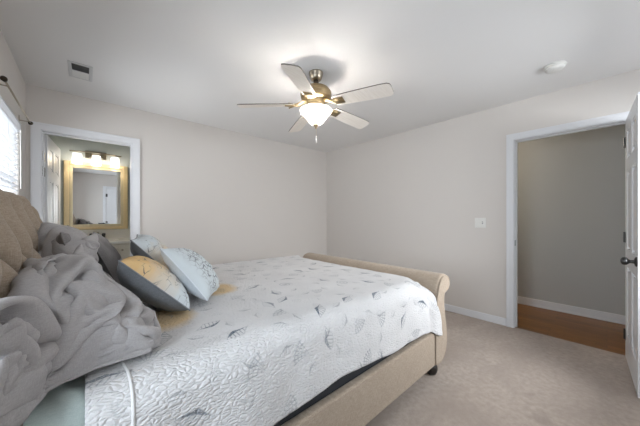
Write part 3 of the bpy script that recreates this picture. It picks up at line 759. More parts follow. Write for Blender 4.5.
#DUVETDATA
# settled shapes of the two grey cloths: rows of a vertex grid (x rows, then y, then z), millimetres, each value the step from its left neighbour
DUVET = (64, 100, [
-163,-8,0,3,10,17,4,-19,-2,8,-3,-8,0,-4,0,14,-12,8,14,17,14,-7,-5,-6,-8,6,-2,-5,-6,1,0,0,0,11,-1,-2,6,17,-5,-11,-8,14,-23,-1,9,14,12,13,15,10,18,11,11,12,13,22,12,0,-10,-9,-9,-10,-8,-9,-10,-10,-14,-13,-12,-6,-10,-8,-7,-10,-10,-7,-6,-6,-4,0,17,21,21,0,-3,-16,-15,-13,-4,-11,-1,4,7,6,4,-11,-15,-9,-4,-3,-3,
-149,1,-10,-7,8,10,14,-21,16,4,-1,-5,0,-4,-1,-2,-3,11,15,16,17,-10,-2,-7,-20,-18,0,11,11,-11,0,3,-8,0,23,9,-7,-5,-11,-9,0,15,-15,18,0,-5,3,10,17,10,18,12,15,19,19,22,14,8,0,-9,-9,-10,-9,-10,-11,-9,-14,-13,-11,-6,-9,-9,-10,-8,-8,-10,-11,-7,-6,-1,5,23,18,12,4,-13,-16,-14,-1,-12,-14,-7,-1,13,12,1,-8,-12,-6,-8,-8,
-166,16,11,-6,6,-9,20,-22,-1,3,-3,-8,-4,-2,-3,4,17,21,18,16,11,0,-17,-24,-17,-10,3,7,18,4,-3,0,-18,-4,17,20,5,-2,-11,-16,-13,0,12,12,9,1,1,1,13,18,15,18,15,16,13,9,0,7,16,2,-5,-12,-5,-5,-9,-13,-14,-13,-7,-8,-8,-12,-8,-10,-9,-7,-7,-9,-7,-7,-2,9,11,7,9,10,-5,-16,-5,-8,-13,-15,-16,9,7,10,13,-7,-6,-9,-8,
-170,4,13,-10,4,4,24,-23,-9,-2,19,7,-2,-2,-3,-3,8,9,15,19,17,-6,-19,-22,-21,2,12,12,17,1,-1,-3,-17,-9,1,18,-7,5,-2,-18,7,12,0,14,11,2,-4,7,12,15,17,17,17,15,10,5,2,2,1,-2,-2,-2,-2,-2,-4,-8,-11,-13,-11,-10,-6,-10,-7,-8,-8,-7,-7,-5,-10,-6,-3,-5,-17,9,9,15,10,0,-7,-8,-15,-19,-16,-9,2,10,15,6,-3,-7,-13,
-166,3,19,-7,-6,12,11,-18,-14,-2,11,21,15,1,-5,-5,1,4,17,17,8,-9,-18,-23,-15,7,17,16,17,1,-10,2,-14,-2,-10,18,-21,-14,10,5,11,12,-6,12,-11,-5,2,15,17,19,14,16,23,6,2,-1,-1,2,1,-1,-2,-4,-1,-1,-2,-2,0,-4,-2,-6,-7,-8,-8,-7,-8,-8,-7,-9,-6,-8,-8,-16,-23,-4,7,15,11,6,-3,-4,-3,-19,-11,-19,-2,-2,12,15,1,-7,-17,
-144,-7,1,13,-5,16,2,-11,-13,-7,-4,15,22,20,0,-6,-4,-3,9,12,-7,-10,-12,-3,-4,0,15,20,16,2,-5,-4,-7,-2,-17,10,-20,-19,22,14,9,6,4,-15,-4,8,8,11,16,19,13,13,4,-8,2,1,-2,1,2,-1,-3,-3,-3,-3,-2,-1,-2,-2,-2,-6,2,9,-2,-3,-10,-18,-14,-14,-16,-2,-9,-9,-18,-8,1,8,12,10,5,-4,-3,-2,-11,-17,-11,-3,2,15,-4,-10,-15,
-130,0,-5,7,-10,2,-3,5,0,2,-9,0,16,14,18,4,-1,-4,-6,-10,-10,-8,-12,-8,2,18,21,23,18,2,-3,-10,-8,3,-16,3,-22,-22,23,18,21,8,-12,-1,-1,4,11,10,14,11,1,-2,-2,-3,2,-2,0,6,3,-3,-4,-6,2,-8,-3,-2,1,-4,-5,-5,7,14,-6,-7,-9,-14,-16,-14,-16,-6,-7,8,-15,-13,1,1,17,-6,8,9,-12,-9,-4,-12,18,0,-7,-11,-9,-3,0,
-119,-15,-9,-10,2,-5,-4,6,19,10,-13,-17,14,17,20,6,21,-1,-3,-12,-17,-16,-12,-4,11,12,14,13,12,2,-10,-2,17,-17,16,-20,-24,-12,15,22,18,24,-16,3,1,3,8,12,10,11,7,0,-6,-5,-7,-6,-9,-3,0,-3,-5,1,-7,-4,0,-6,-4,-3,-6,-3,5,17,-3,-1,-14,-16,-15,-17,-14,-8,-3,6,13,-2,-6,-17,12,-9,0,8,11,-1,-1,-19,22,-5,-3,-2,-9,1,-1,
-122,-5,-9,1,6,-5,-4,-3,4,-7,-13,-7,9,18,19,20,22,8,1,-11,-16,-14,-12,-16,-8,9,15,10,11,12,6,-17,23,-20,15,-22,-15,3,12,20,21,23,-11,5,1,6,-5,-2,11,6,-3,-4,-5,-6,-7,-6,-5,-3,-4,-2,-1,-5,-6,-4,-2,-3,-4,-5,-5,5,22,11,-10,-5,-16,-16,-14,-7,6,0,-9,0,14,-17,-13,-10,-1,0,0,0,9,15,0,-6,11,-5,-4,-3,-21,-7,0,
-143,-6,-8,2,4,10,-12,-9,4,11,8,-16,-3,21,19,20,22,13,6,-8,-13,-16,-14,-8,-15,-14,2,14,10,13,16,-13,22,6,-10,-20,9,-1,11,14,22,21,1,2,5,-1,1,-7,-5,-9,-8,-6,-5,-5,-6,-8,-2,2,-8,-7,0,-2,-4,-6,-5,-4,-4,-3,4,23,18,-11,-6,-7,-11,-9,-3,10,3,-4,-9,-3,14,-17,-13,-8,-9,-7,-3,0,0,8,0,-2,12,12,-2,-8,-21,-10,0,
-165,1,3,3,3,-2,19,-11,9,12,4,-19,-13,20,17,21,19,15,15,0,-13,-15,-14,-11,-14,-15,-13,2,8,16,11,2,17,-4,-3,5,13,2,9,3,5,13,-2,3,1,1,1,-8,-5,-9,-9,-5,-5,-5,-2,2,0,-6,-8,-8,-3,-4,-6,-7,-4,-4,1,12,18,6,7,12,8,-9,-11,-14,4,1,-3,2,-4,-1,5,-14,-17,0,-10,-2,-5,-8,-5,-10,20,8,-8,-10,4,8,-22,-12,0,
-150,-11,18,10,-7,-19,18,-18,7,22,12,-11,-17,-3,17,20,20,20,18,13,-7,-11,-13,-14,-14,-17,-12,-13,0,10,10,16,5,-6,-8,12,5,5,5,8,4,12,-2,0,2,0,1,3,9,0,-9,-11,-9,-6,-6,-5,-5,-8,-8,-6,-7,-7,-6,-6,2,12,15,15,13,10,10,9,7,-14,-8,-7,-6,-3,-4,9,1,-4,1,-17,-4,-9,-7,-10,-17,5,-11,-8,21,-15,-8,-6,19,14,-14,-12,-17,
-147,-10,0,1,14,-19,22,-4,-13,17,19,-2,-7,0,-7,18,17,16,13,12,10,5,-17,-11,-13,-18,-10,-13,-15,0,17,0,8,-9,-6,7,4,6,6,7,5,14,-3,2,0,0,4,8,2,-4,-9,-8,-8,-7,-6,-6,-6,-7,-7,-7,-7,-4,1,8,12,17,11,16,14,14,10,6,-1,-6,-5,-6,-5,-5,-6,1,2,-3,-6,-10,-12,-9,-12,-15,-14,4,-11,-1,7,-12,-4,-4,5,15,17,-15,-17,
-134,-5,-7,11,5,-20,14,8,-10,-3,9,-5,1,20,-20,1,16,16,14,8,14,18,-21,-13,-6,-11,-13,-2,-10,-17,0,14,-10,-4,0,0,0,8,4,4,8,12,1,3,-2,-4,7,6,4,-1,-10,-12,-8,-6,-6,-6,-5,-8,-6,-5,1,8,14,14,7,10,19,15,17,9,-5,-9,-5,-7,-5,-5,-6,-5,-4,2,3,-3,-8,-3,-7,-9,-13,-15,-7,1,5,10,0,-8,-9,-8,-12,9,16,6,-10,
-153,8,17,7,-6,-8,6,14,-2,-2,7,-9,-5,18,-20,-13,5,15,17,11,22,10,-19,-4,-10,2,-16,-7,-7,-7,-13,0,0,16,2,-5,6,12,2,1,9,6,-22,-8,-1,4,2,2,3,0,-3,-15,-13,-5,-4,-2,8,-19,-1,8,13,11,9,8,10,8,14,15,3,-4,-4,-8,-7,-6,-7,-5,-7,-4,-3,3,1,1,-7,-6,-6,-4,-9,-4,4,9,5,-4,-13,-13,-8,-7,-4,2,8,15,-6,
-148,15,17,8,0,-6,-8,17,8,-1,3,-4,-7,7,-18,-18,-15,13,17,16,17,13,-14,-11,-3,10,-4,-8,-11,-14,-13,0,1,7,20,-5,-2,-5,15,8,15,3,-21,-14,-13,-3,9,-4,-5,0,1,1,-22,-4,-4,0,15,-18,19,9,9,15,9,7,7,13,3,-3,-7,-7,-6,-7,-7,-7,-5,-7,-4,-5,-3,2,2,4,0,2,2,0,-5,4,4,1,-5,-4,-3,-14,-17,-7,0,2,3,5,4,
-132,16,11,6,5,-3,-17,-10,16,12,3,12,-2,-14,-9,-12,-15,-9,11,15,18,21,10,-10,-15,-14,-10,-11,-4,-6,-5,8,14,6,14,0,-2,-20,18,14,13,-4,-20,-21,-20,-1,-4,-4,-3,-3,0,2,1,-1,-5,-2,10,-12,17,18,17,16,10,7,4,-17,-6,-1,-9,-8,-5,-7,-6,-7,-6,-7,-4,-2,-1,0,2,1,2,1,1,1,9,17,8,-11,-5,0,0,-3,-19,-1,2,2,4,2,4,
-116,17,-10,0,-4,-5,-1,-21,17,17,5,14,19,-14,-3,-14,-15,-16,-6,8,22,18,17,-4,0,-11,-11,-6,-12,0,-8,1,-1,4,2,10,0,-22,3,16,11,13,-12,-22,-22,0,-3,-4,-4,-2,3,7,14,-3,-4,-7,-6,-8,2,15,23,21,19,12,0,-8,-22,-17,-14,-9,-5,-8,-6,-5,-3,-1,1,2,2,2,2,2,1,3,5,11,8,12,0,-6,-10,-3,1,3,-14,6,3,2,2,5,3,
-100,9,4,-3,-14,-21,-6,-16,20,23,20,12,7,3,-4,-13,-15,-16,-5,-16,15,15,15,7,-5,-20,-11,19,-16,-6,-18,-6,0,3,2,10,8,-2,-11,8,9,9,7,-21,-19,-3,-2,3,2,5,5,6,6,1,-2,-8,-3,-8,-5,-3,20,20,11,7,1,8,-2,-19,-13,-20,-7,-6,-4,-3,-1,0,1,3,5,3,2,2,2,3,8,-1,0,7,11,-6,-4,-10,4,3,-10,6,8,5,4,5,-1,
-82,2,-4,-12,-18,-18,-18,-1,23,21,11,2,6,3,3,13,-13,-10,-11,-17,-3,2,14,10,4,-11,-23,14,-18,-4,13,-13,-7,0,0,0,20,-6,-14,0,10,10,23,-20,-3,-1,-7,4,6,6,7,7,5,-1,-2,-5,-6,-8,-8,-10,-2,16,8,5,7,1,16,-18,-7,-1,-8,-6,-6,-4,-3,-1,1,1,4,4,4,6,-1,9,-5,8,-7,4,12,-5,-3,-11,1,2,3,7,6,7,6,6,-3,
-85,3,-10,-15,-16,-21,-9,1,22,11,6,-4,7,8,16,18,0,-4,-16,-16,-15,-18,15,6,3,1,-1,0,2,-5,11,-13,-17,3,-10,0,11,1,-8,-2,10,13,19,-1,-6,-3,-1,4,5,7,8,6,6,-1,-2,-5,-7,-10,-7,-10,-6,-3,23,-23,13,9,18,3,-6,-3,-7,-6,-6,-4,-4,-2,1,0,2,3,4,2,9,6,-2,1,-2,4,-3,6,-10,-3,2,3,5,8,7,6,7,6,-3,
-83,-16,-12,-14,-16,-6,-2,1,18,-4,-2,0,9,12,21,17,3,1,-10,-24,-13,-22,0,15,5,-11,-3,3,-2,17,22,-16,0,-20,-5,-5,0,1,17,6,9,10,15,0,-4,0,-1,5,6,7,8,6,7,-4,-1,-6,-7,-9,-7,-9,-7,-9,5,-16,-5,12,21,18,5,-16,-1,4,-5,-7,-4,-5,1,3,1,5,2,3,6,5,4,2,-1,-3,-5,7,-9,0,3,4,6,7,8,5,5,9,-5,
-98,-16,-11,-11,1,10,-2,-17,18,-22,16,17,11,-1,16,-5,-4,5,2,-13,-24,-14,0,0,7,13,-14,22,-9,10,21,-14,-6,-6,-21,-3,13,10,8,11,10,11,-1,15,-4,2,-1,6,6,7,8,-1,9,-2,-4,-4,-8,-6,-7,-7,-7,-8,0,-17,-13,-3,16,23,21,-15,5,2,-7,-2,-7,0,2,2,0,7,3,1,6,2,7,1,1,-5,-4,0,-3,3,3,4,5,6,8,2,9,7,-9,
-115,-16,-11,11,15,9,-21,-20,22,-14,19,11,16,-22,21,-15,-5,8,-6,8,-15,-20,-2,0,0,0,19,8,14,1,16,-4,-18,-7,-5,-10,13,13,13,8,11,8,-5,8,9,4,1,4,6,7,8,-2,5,2,-7,-2,-7,-6,-7,-6,-7,-8,-8,-14,-15,-17,11,20,22,12,4,3,-5,-10,-2,1,3,1,3,5,2,2,6,3,6,2,-1,-3,-4,-1,-1,3,2,5,4,5,6,4,8,4,-16,
-132,-1,1,13,18,-1,-19,-16,-5,-4,4,17,21,-9,24,-20,1,-11,-5,10,-4,-11,-2,9,-3,-7,18,7,18,11,8,-11,-3,-8,-9,-11,12,12,16,11,10,7,-5,7,7,5,9,1,6,6,8,2,-6,6,-6,-3,-3,-6,-8,-7,-7,-9,-7,-15,-15,-23,14,11,6,4,11,10,14,-3,-1,0,2,1,3,3,5,2,6,3,5,3,-2,-4,-1,-1,-3,4,2,5,5,4,6,3,7,-3,-17,
-115,5,-1,6,17,-3,-19,-6,-5,-8,-12,10,21,2,15,-10,5,-15,-15,1,-12,1,14,17,4,-11,7,13,16,-8,20,9,-5,-19,-3,-2,-6,19,14,17,12,7,-4,9,5,6,6,3,4,5,6,-3,-1,6,-4,-7,-3,-5,-5,-6,-8,-5,-8,-20,-19,-22,7,-8,-4,7,14,16,12,11,11,8,2,2,2,4,4,3,5,5,2,5,-8,1,-1,-5,-11,13,6,0,8,5,5,4,1,-9,-21,
-97,9,-1,-3,9,-3,-4,-4,-9,-20,-14,5,21,11,-4,-16,14,-11,-13,-17,3,13,17,17,10,-5,-8,17,12,-23,9,8,11,4,-4,1,-11,17,14,15,14,11,-2,-4,19,9,1,7,0,3,3,3,-2,-1,-2,-2,-3,-4,-3,-6,-4,-12,-16,-25,-22,-20,-15,-10,2,6,12,16,14,15,12,11,8,11,9,7,7,4,4,3,3,4,-6,1,-4,-7,-14,14,10,2,7,7,1,-1,-4,-9,-19,
-74,0,-14,-14,-5,5,-8,12,2,-16,-18,-5,24,5,-14,-15,8,-8,-16,7,18,13,12,3,8,15,-5,16,-5,-24,-13,10,7,4,9,-10,14,18,18,14,7,20,5,3,0,20,7,10,-2,-1,1,1,1,1,0,-2,-2,-5,-4,-3,-11,-19,-22,-21,-22,-7,-16,-15,-8,-7,3,13,16,13,11,13,11,12,13,11,13,11,11,10,3,3,-2,-9,-20,8,-12,15,13,5,2,-3,-2,-3,-7,-19,-14,
-92,-4,-12,-14,-3,0,-2,11,6,6,-14,-20,24,-4,-4,-15,21,-13,-18,0,1,21,13,10,5,23,-1,20,-11,-20,-23,-9,8,6,8,1,21,18,21,24,12,13,16,4,-6,5,2,14,8,10,1,4,1,0,1,-3,-9,-3,-3,-4,-20,-23,-24,-22,-14,-9,-14,-5,-7,-8,-5,6,9,4,10,13,5,14,14,11,14,10,10,9,6,13,8,-14,-22,15,0,-2,-2,-2,12,1,-2,-7,-11,-10,-1,
-113,1,-15,-12,-6,-1,6,9,5,4,12,-21,8,-8,-10,1,24,-12,-11,1,-4,0,9,13,20,24,16,-1,-9,-22,-18,-21,2,8,5,20,19,21,22,22,20,15,19,-2,7,7,5,10,6,7,9,3,1,-4,-1,-2,-2,-4,-8,-22,-20,-23,-20,-11,-9,-11,-18,-9,-10,-10,-9,-8,1,12,14,10,9,9,12,13,14,6,9,15,3,8,7,-5,-6,-1,-9,-3,-1,6,5,-2,1,1,16,-3,-8,
-137,3,-5,10,-13,-1,-2,-1,19,-6,11,-2,-17,-1,9,-2,14,-15,1,12,-7,-5,-7,17,24,21,-3,6,-7,-21,-16,-17,-4,19,12,19,17,16,20,25,22,24,22,10,4,7,6,8,8,7,6,5,-1,-1,0,-3,-6,-11,-19,-23,-21,-19,-8,-10,-12,-10,-11,-9,-12,-10,-9,-5,-3,-3,-3,9,11,11,10,12,15,13,5,7,3,6,6,-2,-9,13,-15,-7,-6,8,6,13,5,4,15,5,-1,
-134,17,-3,2,-2,-11,-11,0,3,-3,9,-9,0,11,3,12,6,-13,-19,20,9,-10,-18,22,15,9,-4,-3,4,-1,-10,-21,-12,11,24,16,16,21,21,20,23,22,22,22,13,8,6,7,8,8,5,3,2,-1,-5,-8,-12,-18,-21,-22,-12,-8,-9,-10,-10,-11,-10,-9,-11,-11,-8,-4,-7,-3,4,7,10,11,10,12,0,-5,-1,4,4,4,5,-2,0,15,-2,-17,-11,1,11,16,10,12,11,9,-1,
-131,23,8,4,-5,-14,-8,-6,-11,-2,17,-6,12,8,4,13,-7,-23,-18,7,18,-15,-6,13,13,1,-8,-3,4,-4,7,-23,-1,16,6,13,19,22,23,25,22,23,23,22,21,6,15,13,10,5,3,1,-1,-4,-7,-13,-19,-19,-16,-7,-9,-9,-8,-10,-10,-9,-10,-12,-11,-10,-3,-11,-1,-2,2,8,9,7,0,-9,-7,-5,-1,2,8,2,5,6,-1,14,12,0,-4,-6,2,-7,10,13,14,12,9,
-129,23,-11,19,2,-22,-19,1,5,-11,0,0,16,18,15,7,-22,-14,-20,19,17,-7,-13,-12,2,3,-7,-2,2,14,3,-17,16,15,13,4,15,22,22,19,24,23,18,17,10,10,14,8,9,10,3,10,7,-3,-9,-17,-15,-11,-9,-8,-8,-4,-7,-9,-15,-7,-8,-15,-12,-4,-9,-5,-2,-2,2,8,-3,-13,-13,-8,-7,-4,-1,3,3,4,5,9,4,12,13,7,0,-14,-8,-2,9,15,15,9,11,
-132,20,-14,13,15,-19,-22,12,-5,-8,-2,0,0,15,16,16,-18,-20,-9,11,13,12,-3,-14,-12,5,-11,-1,0,-1,6,8,13,9,12,19,9,15,18,22,22,11,12,17,9,11,16,6,6,9,6,13,8,-9,-5,-1,-3,-4,-5,-9,-8,-7,-4,-12,-13,-5,-8,-16,-10,-11,-4,-4,-3,-14,-21,5,-6,-12,-12,-11,-7,-4,-1,4,2,3,5,7,8,15,12,7,5,5,3,5,-7,1,9,14,17,
-134,12,-12,12,18,-19,-5,-14,8,2,-10,0,5,11,15,1,-10,-7,-8,5,-5,22,17,-12,-12,-4,-5,3,4,2,0,9,10,10,3,15,16,11,19,18,9,1,15,11,13,11,12,8,6,8,10,11,9,12,6,4,-1,-3,-5,-9,-7,-7,-8,-10,-14,-18,-20,-13,-2,3,-2,-11,-18,-19,-21,-10,-8,-10,-12,-11,-6,-5,0,3,2,3,4,7,12,16,9,6,7,10,14,22,1,-5,1,10,20,
-132,2,-1,6,14,-19,10,-22,6,16,-9,7,5,-7,-1,-8,-9,0,9,19,-15,14,19,-5,0,-6,0,3,6,2,-3,5,13,8,-2,14,13,11,0,12,10,9,0,15,13,9,12,7,10,11,12,6,8,11,18,18,7,-5,-5,-8,-10,-15,-15,-17,-14,-15,-8,2,2,-8,-19,-20,-17,-19,-18,-16,-10,-14,-11,-10,-5,1,9,5,4,-8,20,14,14,13,12,10,-8,8,15,23,14,-1,0,-4,21,
-142,5,1,9,4,8,-9,-18,19,17,-2,-17,-17,0,0,0,10,-10,14,15,8,7,17,2,-3,-3,0,4,3,2,2,2,11,9,-3,10,17,-2,-14,3,9,5,8,9,10,11,11,8,8,14,11,10,10,14,15,15,20,-7,-10,-13,-10,-11,-13,-15,-11,-4,10,-4,-15,-23,-19,-20,-17,-20,-17,-18,-12,-14,-11,-11,-4,4,2,4,10,14,16,13,12,14,14,21,-3,12,6,11,20,7,0,-15,18,
-142,13,-13,0,1,14,-8,-1,16,22,1,-14,-15,-16,0,0,20,-20,20,17,15,12,11,3,4,-1,-1,3,2,3,1,3,9,8,-4,8,13,-17,-15,1,-4,2,9,8,10,12,10,14,11,18,18,19,16,16,12,14,-7,-8,-7,-10,-7,1,-17,-10,-5,-2,-2,-13,-18,-22,-22,-20,-19,-19,-18,-16,-14,-10,-6,7,4,-2,-6,13,15,15,12,13,12,14,13,11,12,7,11,7,6,-5,14,-16,2,
-142,17,-7,-9,-1,16,13,-1,2,17,14,-14,-19,-12,-7,-3,21,-14,17,19,15,15,15,7,3,0,-3,4,4,3,0,3,8,7,-2,-1,0,-3,-7,-8,-20,-4,22,11,15,11,14,13,11,15,16,21,18,5,2,14,-14,-6,-6,0,0,-3,-4,-3,-7,-15,-20,-17,-15,-19,-20,-23,-20,-24,-17,-18,-11,-7,-4,0,6,8,12,16,13,10,20,17,11,11,13,12,14,-10,-7,1,7,8,17,5,-10,
-142,0,0,12,-12,21,22,1,9,13,9,-17,-20,-1,-5,-6,-2,3,19,17,15,5,20,15,6,1,-1,5,2,3,1,2,9,5,-1,-6,-1,1,-9,-12,-19,-20,4,12,13,17,20,23,18,17,18,17,18,15,1,0,-14,-20,-11,-6,0,-3,-3,-5,1,-9,-22,-20,-17,-18,-11,-13,-16,-19,-17,-20,-18,-18,-9,2,10,13,13,11,21,14,19,20,20,12,13,6,15,-22,-15,9,8,8,7,13,-7,
-142,12,-12,0,13,22,19,-16,9,11,21,-21,-4,4,-5,-4,-3,0,14,13,8,14,18,18,11,5,0,4,5,-1,0,4,9,5,-1,-5,-3,0,-14,-16,-21,-16,5,9,18,13,19,17,21,18,19,18,7,-6,0,6,1,-8,-20,-18,-10,-3,-1,-5,0,2,-18,-22,-13,-19,-17,-17,-17,-19,-17,-15,-13,-2,0,-4,-1,11,8,18,17,21,21,19,22,18,14,8,-1,-16,-22,12,10,11,10,-2,-1,
-142,14,-14,0,16,22,21,-6,15,3,0,-3,1,8,-6,-3,0,0,4,19,11,8,19,12,17,12,1,2,4,-3,-1,8,8,8,-3,-5,-5,-4,-12,-20,-21,-8,-2,14,14,13,19,19,17,16,10,3,-4,-2,-2,4,2,7,-2,-19,-19,-1,-7,-14,6,-1,-17,-20,-16,-17,-18,-21,-17,-22,-15,-14,-8,2,1,-2,8,6,8,18,20,22,21,20,21,18,-2,-7,2,-7,-8,13,19,9,0,-10,5,
-139,15,-18,1,19,18,20,-2,21,10,5,-1,-1,3,-4,1,0,3,-1,10,19,4,20,14,18,12,2,1,3,-2,-2,11,6,7,1,-5,-5,-11,-12,-14,-19,-9,-19,21,19,11,18,19,17,16,12,-21,-13,-7,6,-2,2,8,-1,-5,-8,-15,-16,-9,-3,8,-16,-20,-19,-18,-12,-12,-11,-11,-14,-12,-7,-10,-6,2,3,8,10,20,20,18,16,17,14,6,-1,-4,-2,7,20,12,7,0,2,-13,10,
-142,20,-18,14,5,18,21,13,11,19,10,-2,-3,9,-8,2,3,1,1,3,20,2,15,16,21,11,9,-5,3,-1,0,12,9,5,4,-7,-5,-11,-15,-15,-17,-17,-20,19,19,17,18,7,20,6,17,-8,-17,-22,9,-8,-4,1,-1,2,-11,-15,-12,-8,-9,17,-20,-17,-21,-19,-12,-12,-9,-8,-5,-9,-8,-1,-1,3,6,8,7,-7,19,16,15,16,17,-5,-2,-2,4,11,19,13,6,-4,10,-6,6,
-142,19,-8,19,10,9,19,19,10,12,21,-6,5,7,-7,3,5,-2,6,2,4,5,14,21,19,14,9,-1,-2,0,6,12,6,8,2,-5,-6,-12,-18,-15,-19,-20,-18,20,20,11,20,16,4,-4,17,-8,-20,-20,-6,3,8,-3,-21,6,-12,-8,-8,-8,-10,17,-17,-9,-14,-7,-13,-13,-12,-9,-6,-12,-2,2,1,2,1,0,-4,-15,18,17,12,16,15,-10,-3,-3,14,13,17,12,6,-5,12,5,-5,
-138,12,13,16,14,9,14,19,14,10,18,0,7,3,-3,5,6,-2,3,4,2,-6,6,22,17,22,14,7,-6,-4,11,8,9,12,-4,-10,-8,-8,-20,-23,-14,-14,-21,7,15,9,17,8,4,6,15,5,-9,-22,-16,-14,3,14,-22,19,-20,5,-5,-6,-8,2,-6,-7,-10,-9,-15,-13,-10,-9,-8,-8,-1,1,-7,-12,0,-13,1,-6,7,15,12,17,8,8,13,3,0,3,4,14,6,-3,12,6,-2,
-115,5,15,12,14,13,16,8,22,12,6,12,4,7,0,4,3,0,7,3,-2,-5,-3,12,20,19,21,15,-19,-19,4,18,10,2,-5,1,0,-5,-18,-10,-16,-24,-21,16,17,1,20,15,3,-4,-9,-3,10,-8,-14,-3,-4,-11,-19,16,-4,-10,-10,-11,-10,0,-6,-6,1,3,-3,-7,-9,-10,-9,-14,-18,-14,-2,-5,-9,-8,-1,1,6,7,11,11,7,11,11,3,3,7,8,6,5,6,6,12,-4,
-93,4,12,11,12,14,12,10,16,19,12,15,3,6,-2,6,2,2,7,-1,1,-5,-6,-1,20,23,20,16,-18,-14,-19,7,17,-9,8,0,-5,-6,-17,-12,-10,-18,0,12,17,6,15,15,6,0,-7,0,5,-13,-23,-19,-10,-6,-9,2,-7,-10,-11,-10,-10,-3,-4,-7,-2,5,-2,-2,12,-3,-10,-20,-18,-20,-17,-11,-5,-8,-2,0,6,7,9,12,13,7,8,6,2,7,8,8,9,8,6,10,-1,
-72,3,13,9,3,22,12,12,12,15,14,11,14,-3,10,1,4,5,5,-2,2,-1,-10,-6,5,23,22,20,-21,-6,-17,-19,10,-3,0,-3,-5,4,-16,13,-13,-14,4,14,11,-5,16,19,0,3,-15,-7,-2,-2,-11,-12,-3,-3,-9,-17,-18,-19,-12,-2,-5,-12,-11,-8,-2,4,2,9,13,10,-7,-17,-21,-20,-14,-15,-11,-11,-12,-5,0,5,14,13,10,6,8,7,2,7,7,10,10,9,8,7,4,
-52,6,9,12,5,16,11,15,12,15,9,12,14,0,2,13,5,3,5,-7,5,-3,-7,-7,-6,15,19,22,-7,-11,-13,-13,-12,-10,-10,-7,1,8,-13,3,-3,9,15,3,19,-14,20,12,-8,2,-3,-1,2,-4,-15,-20,-14,-13,-7,-17,-18,-18,-13,-11,-4,2,3,0,1,5,2,5,-1,-12,-7,-1,-10,-11,-15,-15,-17,-11,-12,-11,-5,-6,13,19,7,10,-1,2,4,6,7,9,10,10,10,8,6,
-28,4,8,10,5,16,14,15,14,11,10,6,11,12,1,8,10,1,4,-11,9,-3,-8,-5,-8,7,15,20,-1,-9,-9,-13,-20,-13,-1,-22,-17,9,-7,-8,-1,7,14,17,9,11,22,0,-8,-7,-4,-3,6,19,-16,-22,-3,-10,-19,-22,-22,-17,-7,-5,-5,0,5,4,7,0,0,-2,-1,-5,-2,-4,-9,-13,-13,-17,-18,-14,-14,-14,-12,-8,0,19,12,5,-1,7,3,1,3,7,9,10,10,9,8,
-7,5,10,7,6,17,8,14,16,10,13,6,3,11,-3,19,11,6,-1,-13,11,-10,-15,3,-1,9,8,7,-3,-9,-12,-5,-19,-20,0,-22,-25,-1,-9,-8,-2,9,20,22,18,11,15,-16,-6,-1,-4,2,17,22,-21,-18,-9,-17,-17,-20,-13,-3,-3,-6,-3,-2,7,3,5,3,0,-4,-5,-7,-6,-7,-8,-8,-13,-16,-16,-14,-13,-14,-13,-14,-13,4,17,11,8,-1,-2,0,1,4,7,9,9,9,8,
18,3,7,8,5,18,9,7,18,12,12,10,-6,13,-10,16,20,9,1,-17,9,-17,-10,-13,-3,3,1,6,6,-6,-5,5,-20,-22,-13,-21,-24,-19,-10,3,-9,19,20,19,25,13,3,-16,-5,-1,6,8,24,20,-16,-8,-16,-23,-23,-13,-4,0,-1,-5,-4,-1,-7,-4,-1,-7,-7,-3,-7,-3,-7,-9,-6,-6,-8,-3,-8,-10,-11,-13,-13,-13,-12,-18,6,19,11,-3,-3,-1,0,2,4,5,8,7,7,
39,5,7,5,4,16,11,2,16,16,16,8,-5,10,-7,-5,21,17,8,-14,7,-18,-12,-15,9,4,-1,-4,-4,-1,-2,4,-21,-20,-20,-21,-19,-16,-20,-14,-1,21,18,25,21,1,4,-14,3,13,15,5,4,9,2,2,-22,-22,-15,-10,3,1,-4,-12,-22,-19,-4,-1,-4,-5,-9,-6,-6,-1,-7,-10,-7,-6,-6,-5,-6,-7,-11,-3,-15,-11,-12,-5,19,-1,-7,-6,-1,3,-2,4,5,4,3,6,7,
62,4,6,4,-2,12,17,2,12,19,18,-5,-19,17,-6,-9,21,21,17,0,-1,-16,-17,-11,11,-7,9,2,-5,-1,-1,-13,-21,-20,-17,-23,-22,-21,-19,-19,0,20,19,22,22,-10,-1,2,15,12,19,17,7,8,-11,-17,-11,-12,-12,-9,-10,-11,-11,-4,-9,-14,-16,-14,-8,-5,-6,-5,-5,-5,-9,-6,-10,-6,-5,-6,-7,-3,-9,-2,-4,-3,-1,1,-9,-14,-8,-1,4,3,0,5,4,5,5,7,8,
86,2,3,6,-9,4,22,11,4,19,19,-15,-16,-9,-3,3,22,23,17,-7,6,0,-15,-6,-3,1,2,14,-5,-12,-1,-17,-22,-23,-20,-17,-17,-19,-21,-16,-6,19,10,24,23,2,9,0,9,18,19,17,6,7,-12,-15,-10,-13,-11,-13,-10,-7,-9,-9,-9,-12,-16,-19,-15,-10,-12,-11,-9,-11,-6,-9,-7,-8,-7,-4,-4,-8,-8,-3,-4,-2,1,0,1,8,2,-3,-5,2,3,5,5,5,7,8,9,
108,3,-2,-1,-3,-2,10,0,21,21,21,-6,-15,-13,-12,-3,20,19,20,0,0,0,0,2,-4,0,1,-2,5,-4,-10,-23,-20,-19,-18,-18,-17,-19,-20,-10,-4,19,4,18,19,14,11,5,6,7,18,22,13,2,-9,-15,-13,-13,-10,-12,-7,-7,-10,-12,-13,-20,-15,-17,-13,-18,-14,-14,-14,-13,-11,-14,-8,-9,-6,-5,-5,-4,1,3,4,5,3,6,1,1,-1,-1,0,4,4,8,3,6,7,7,10,
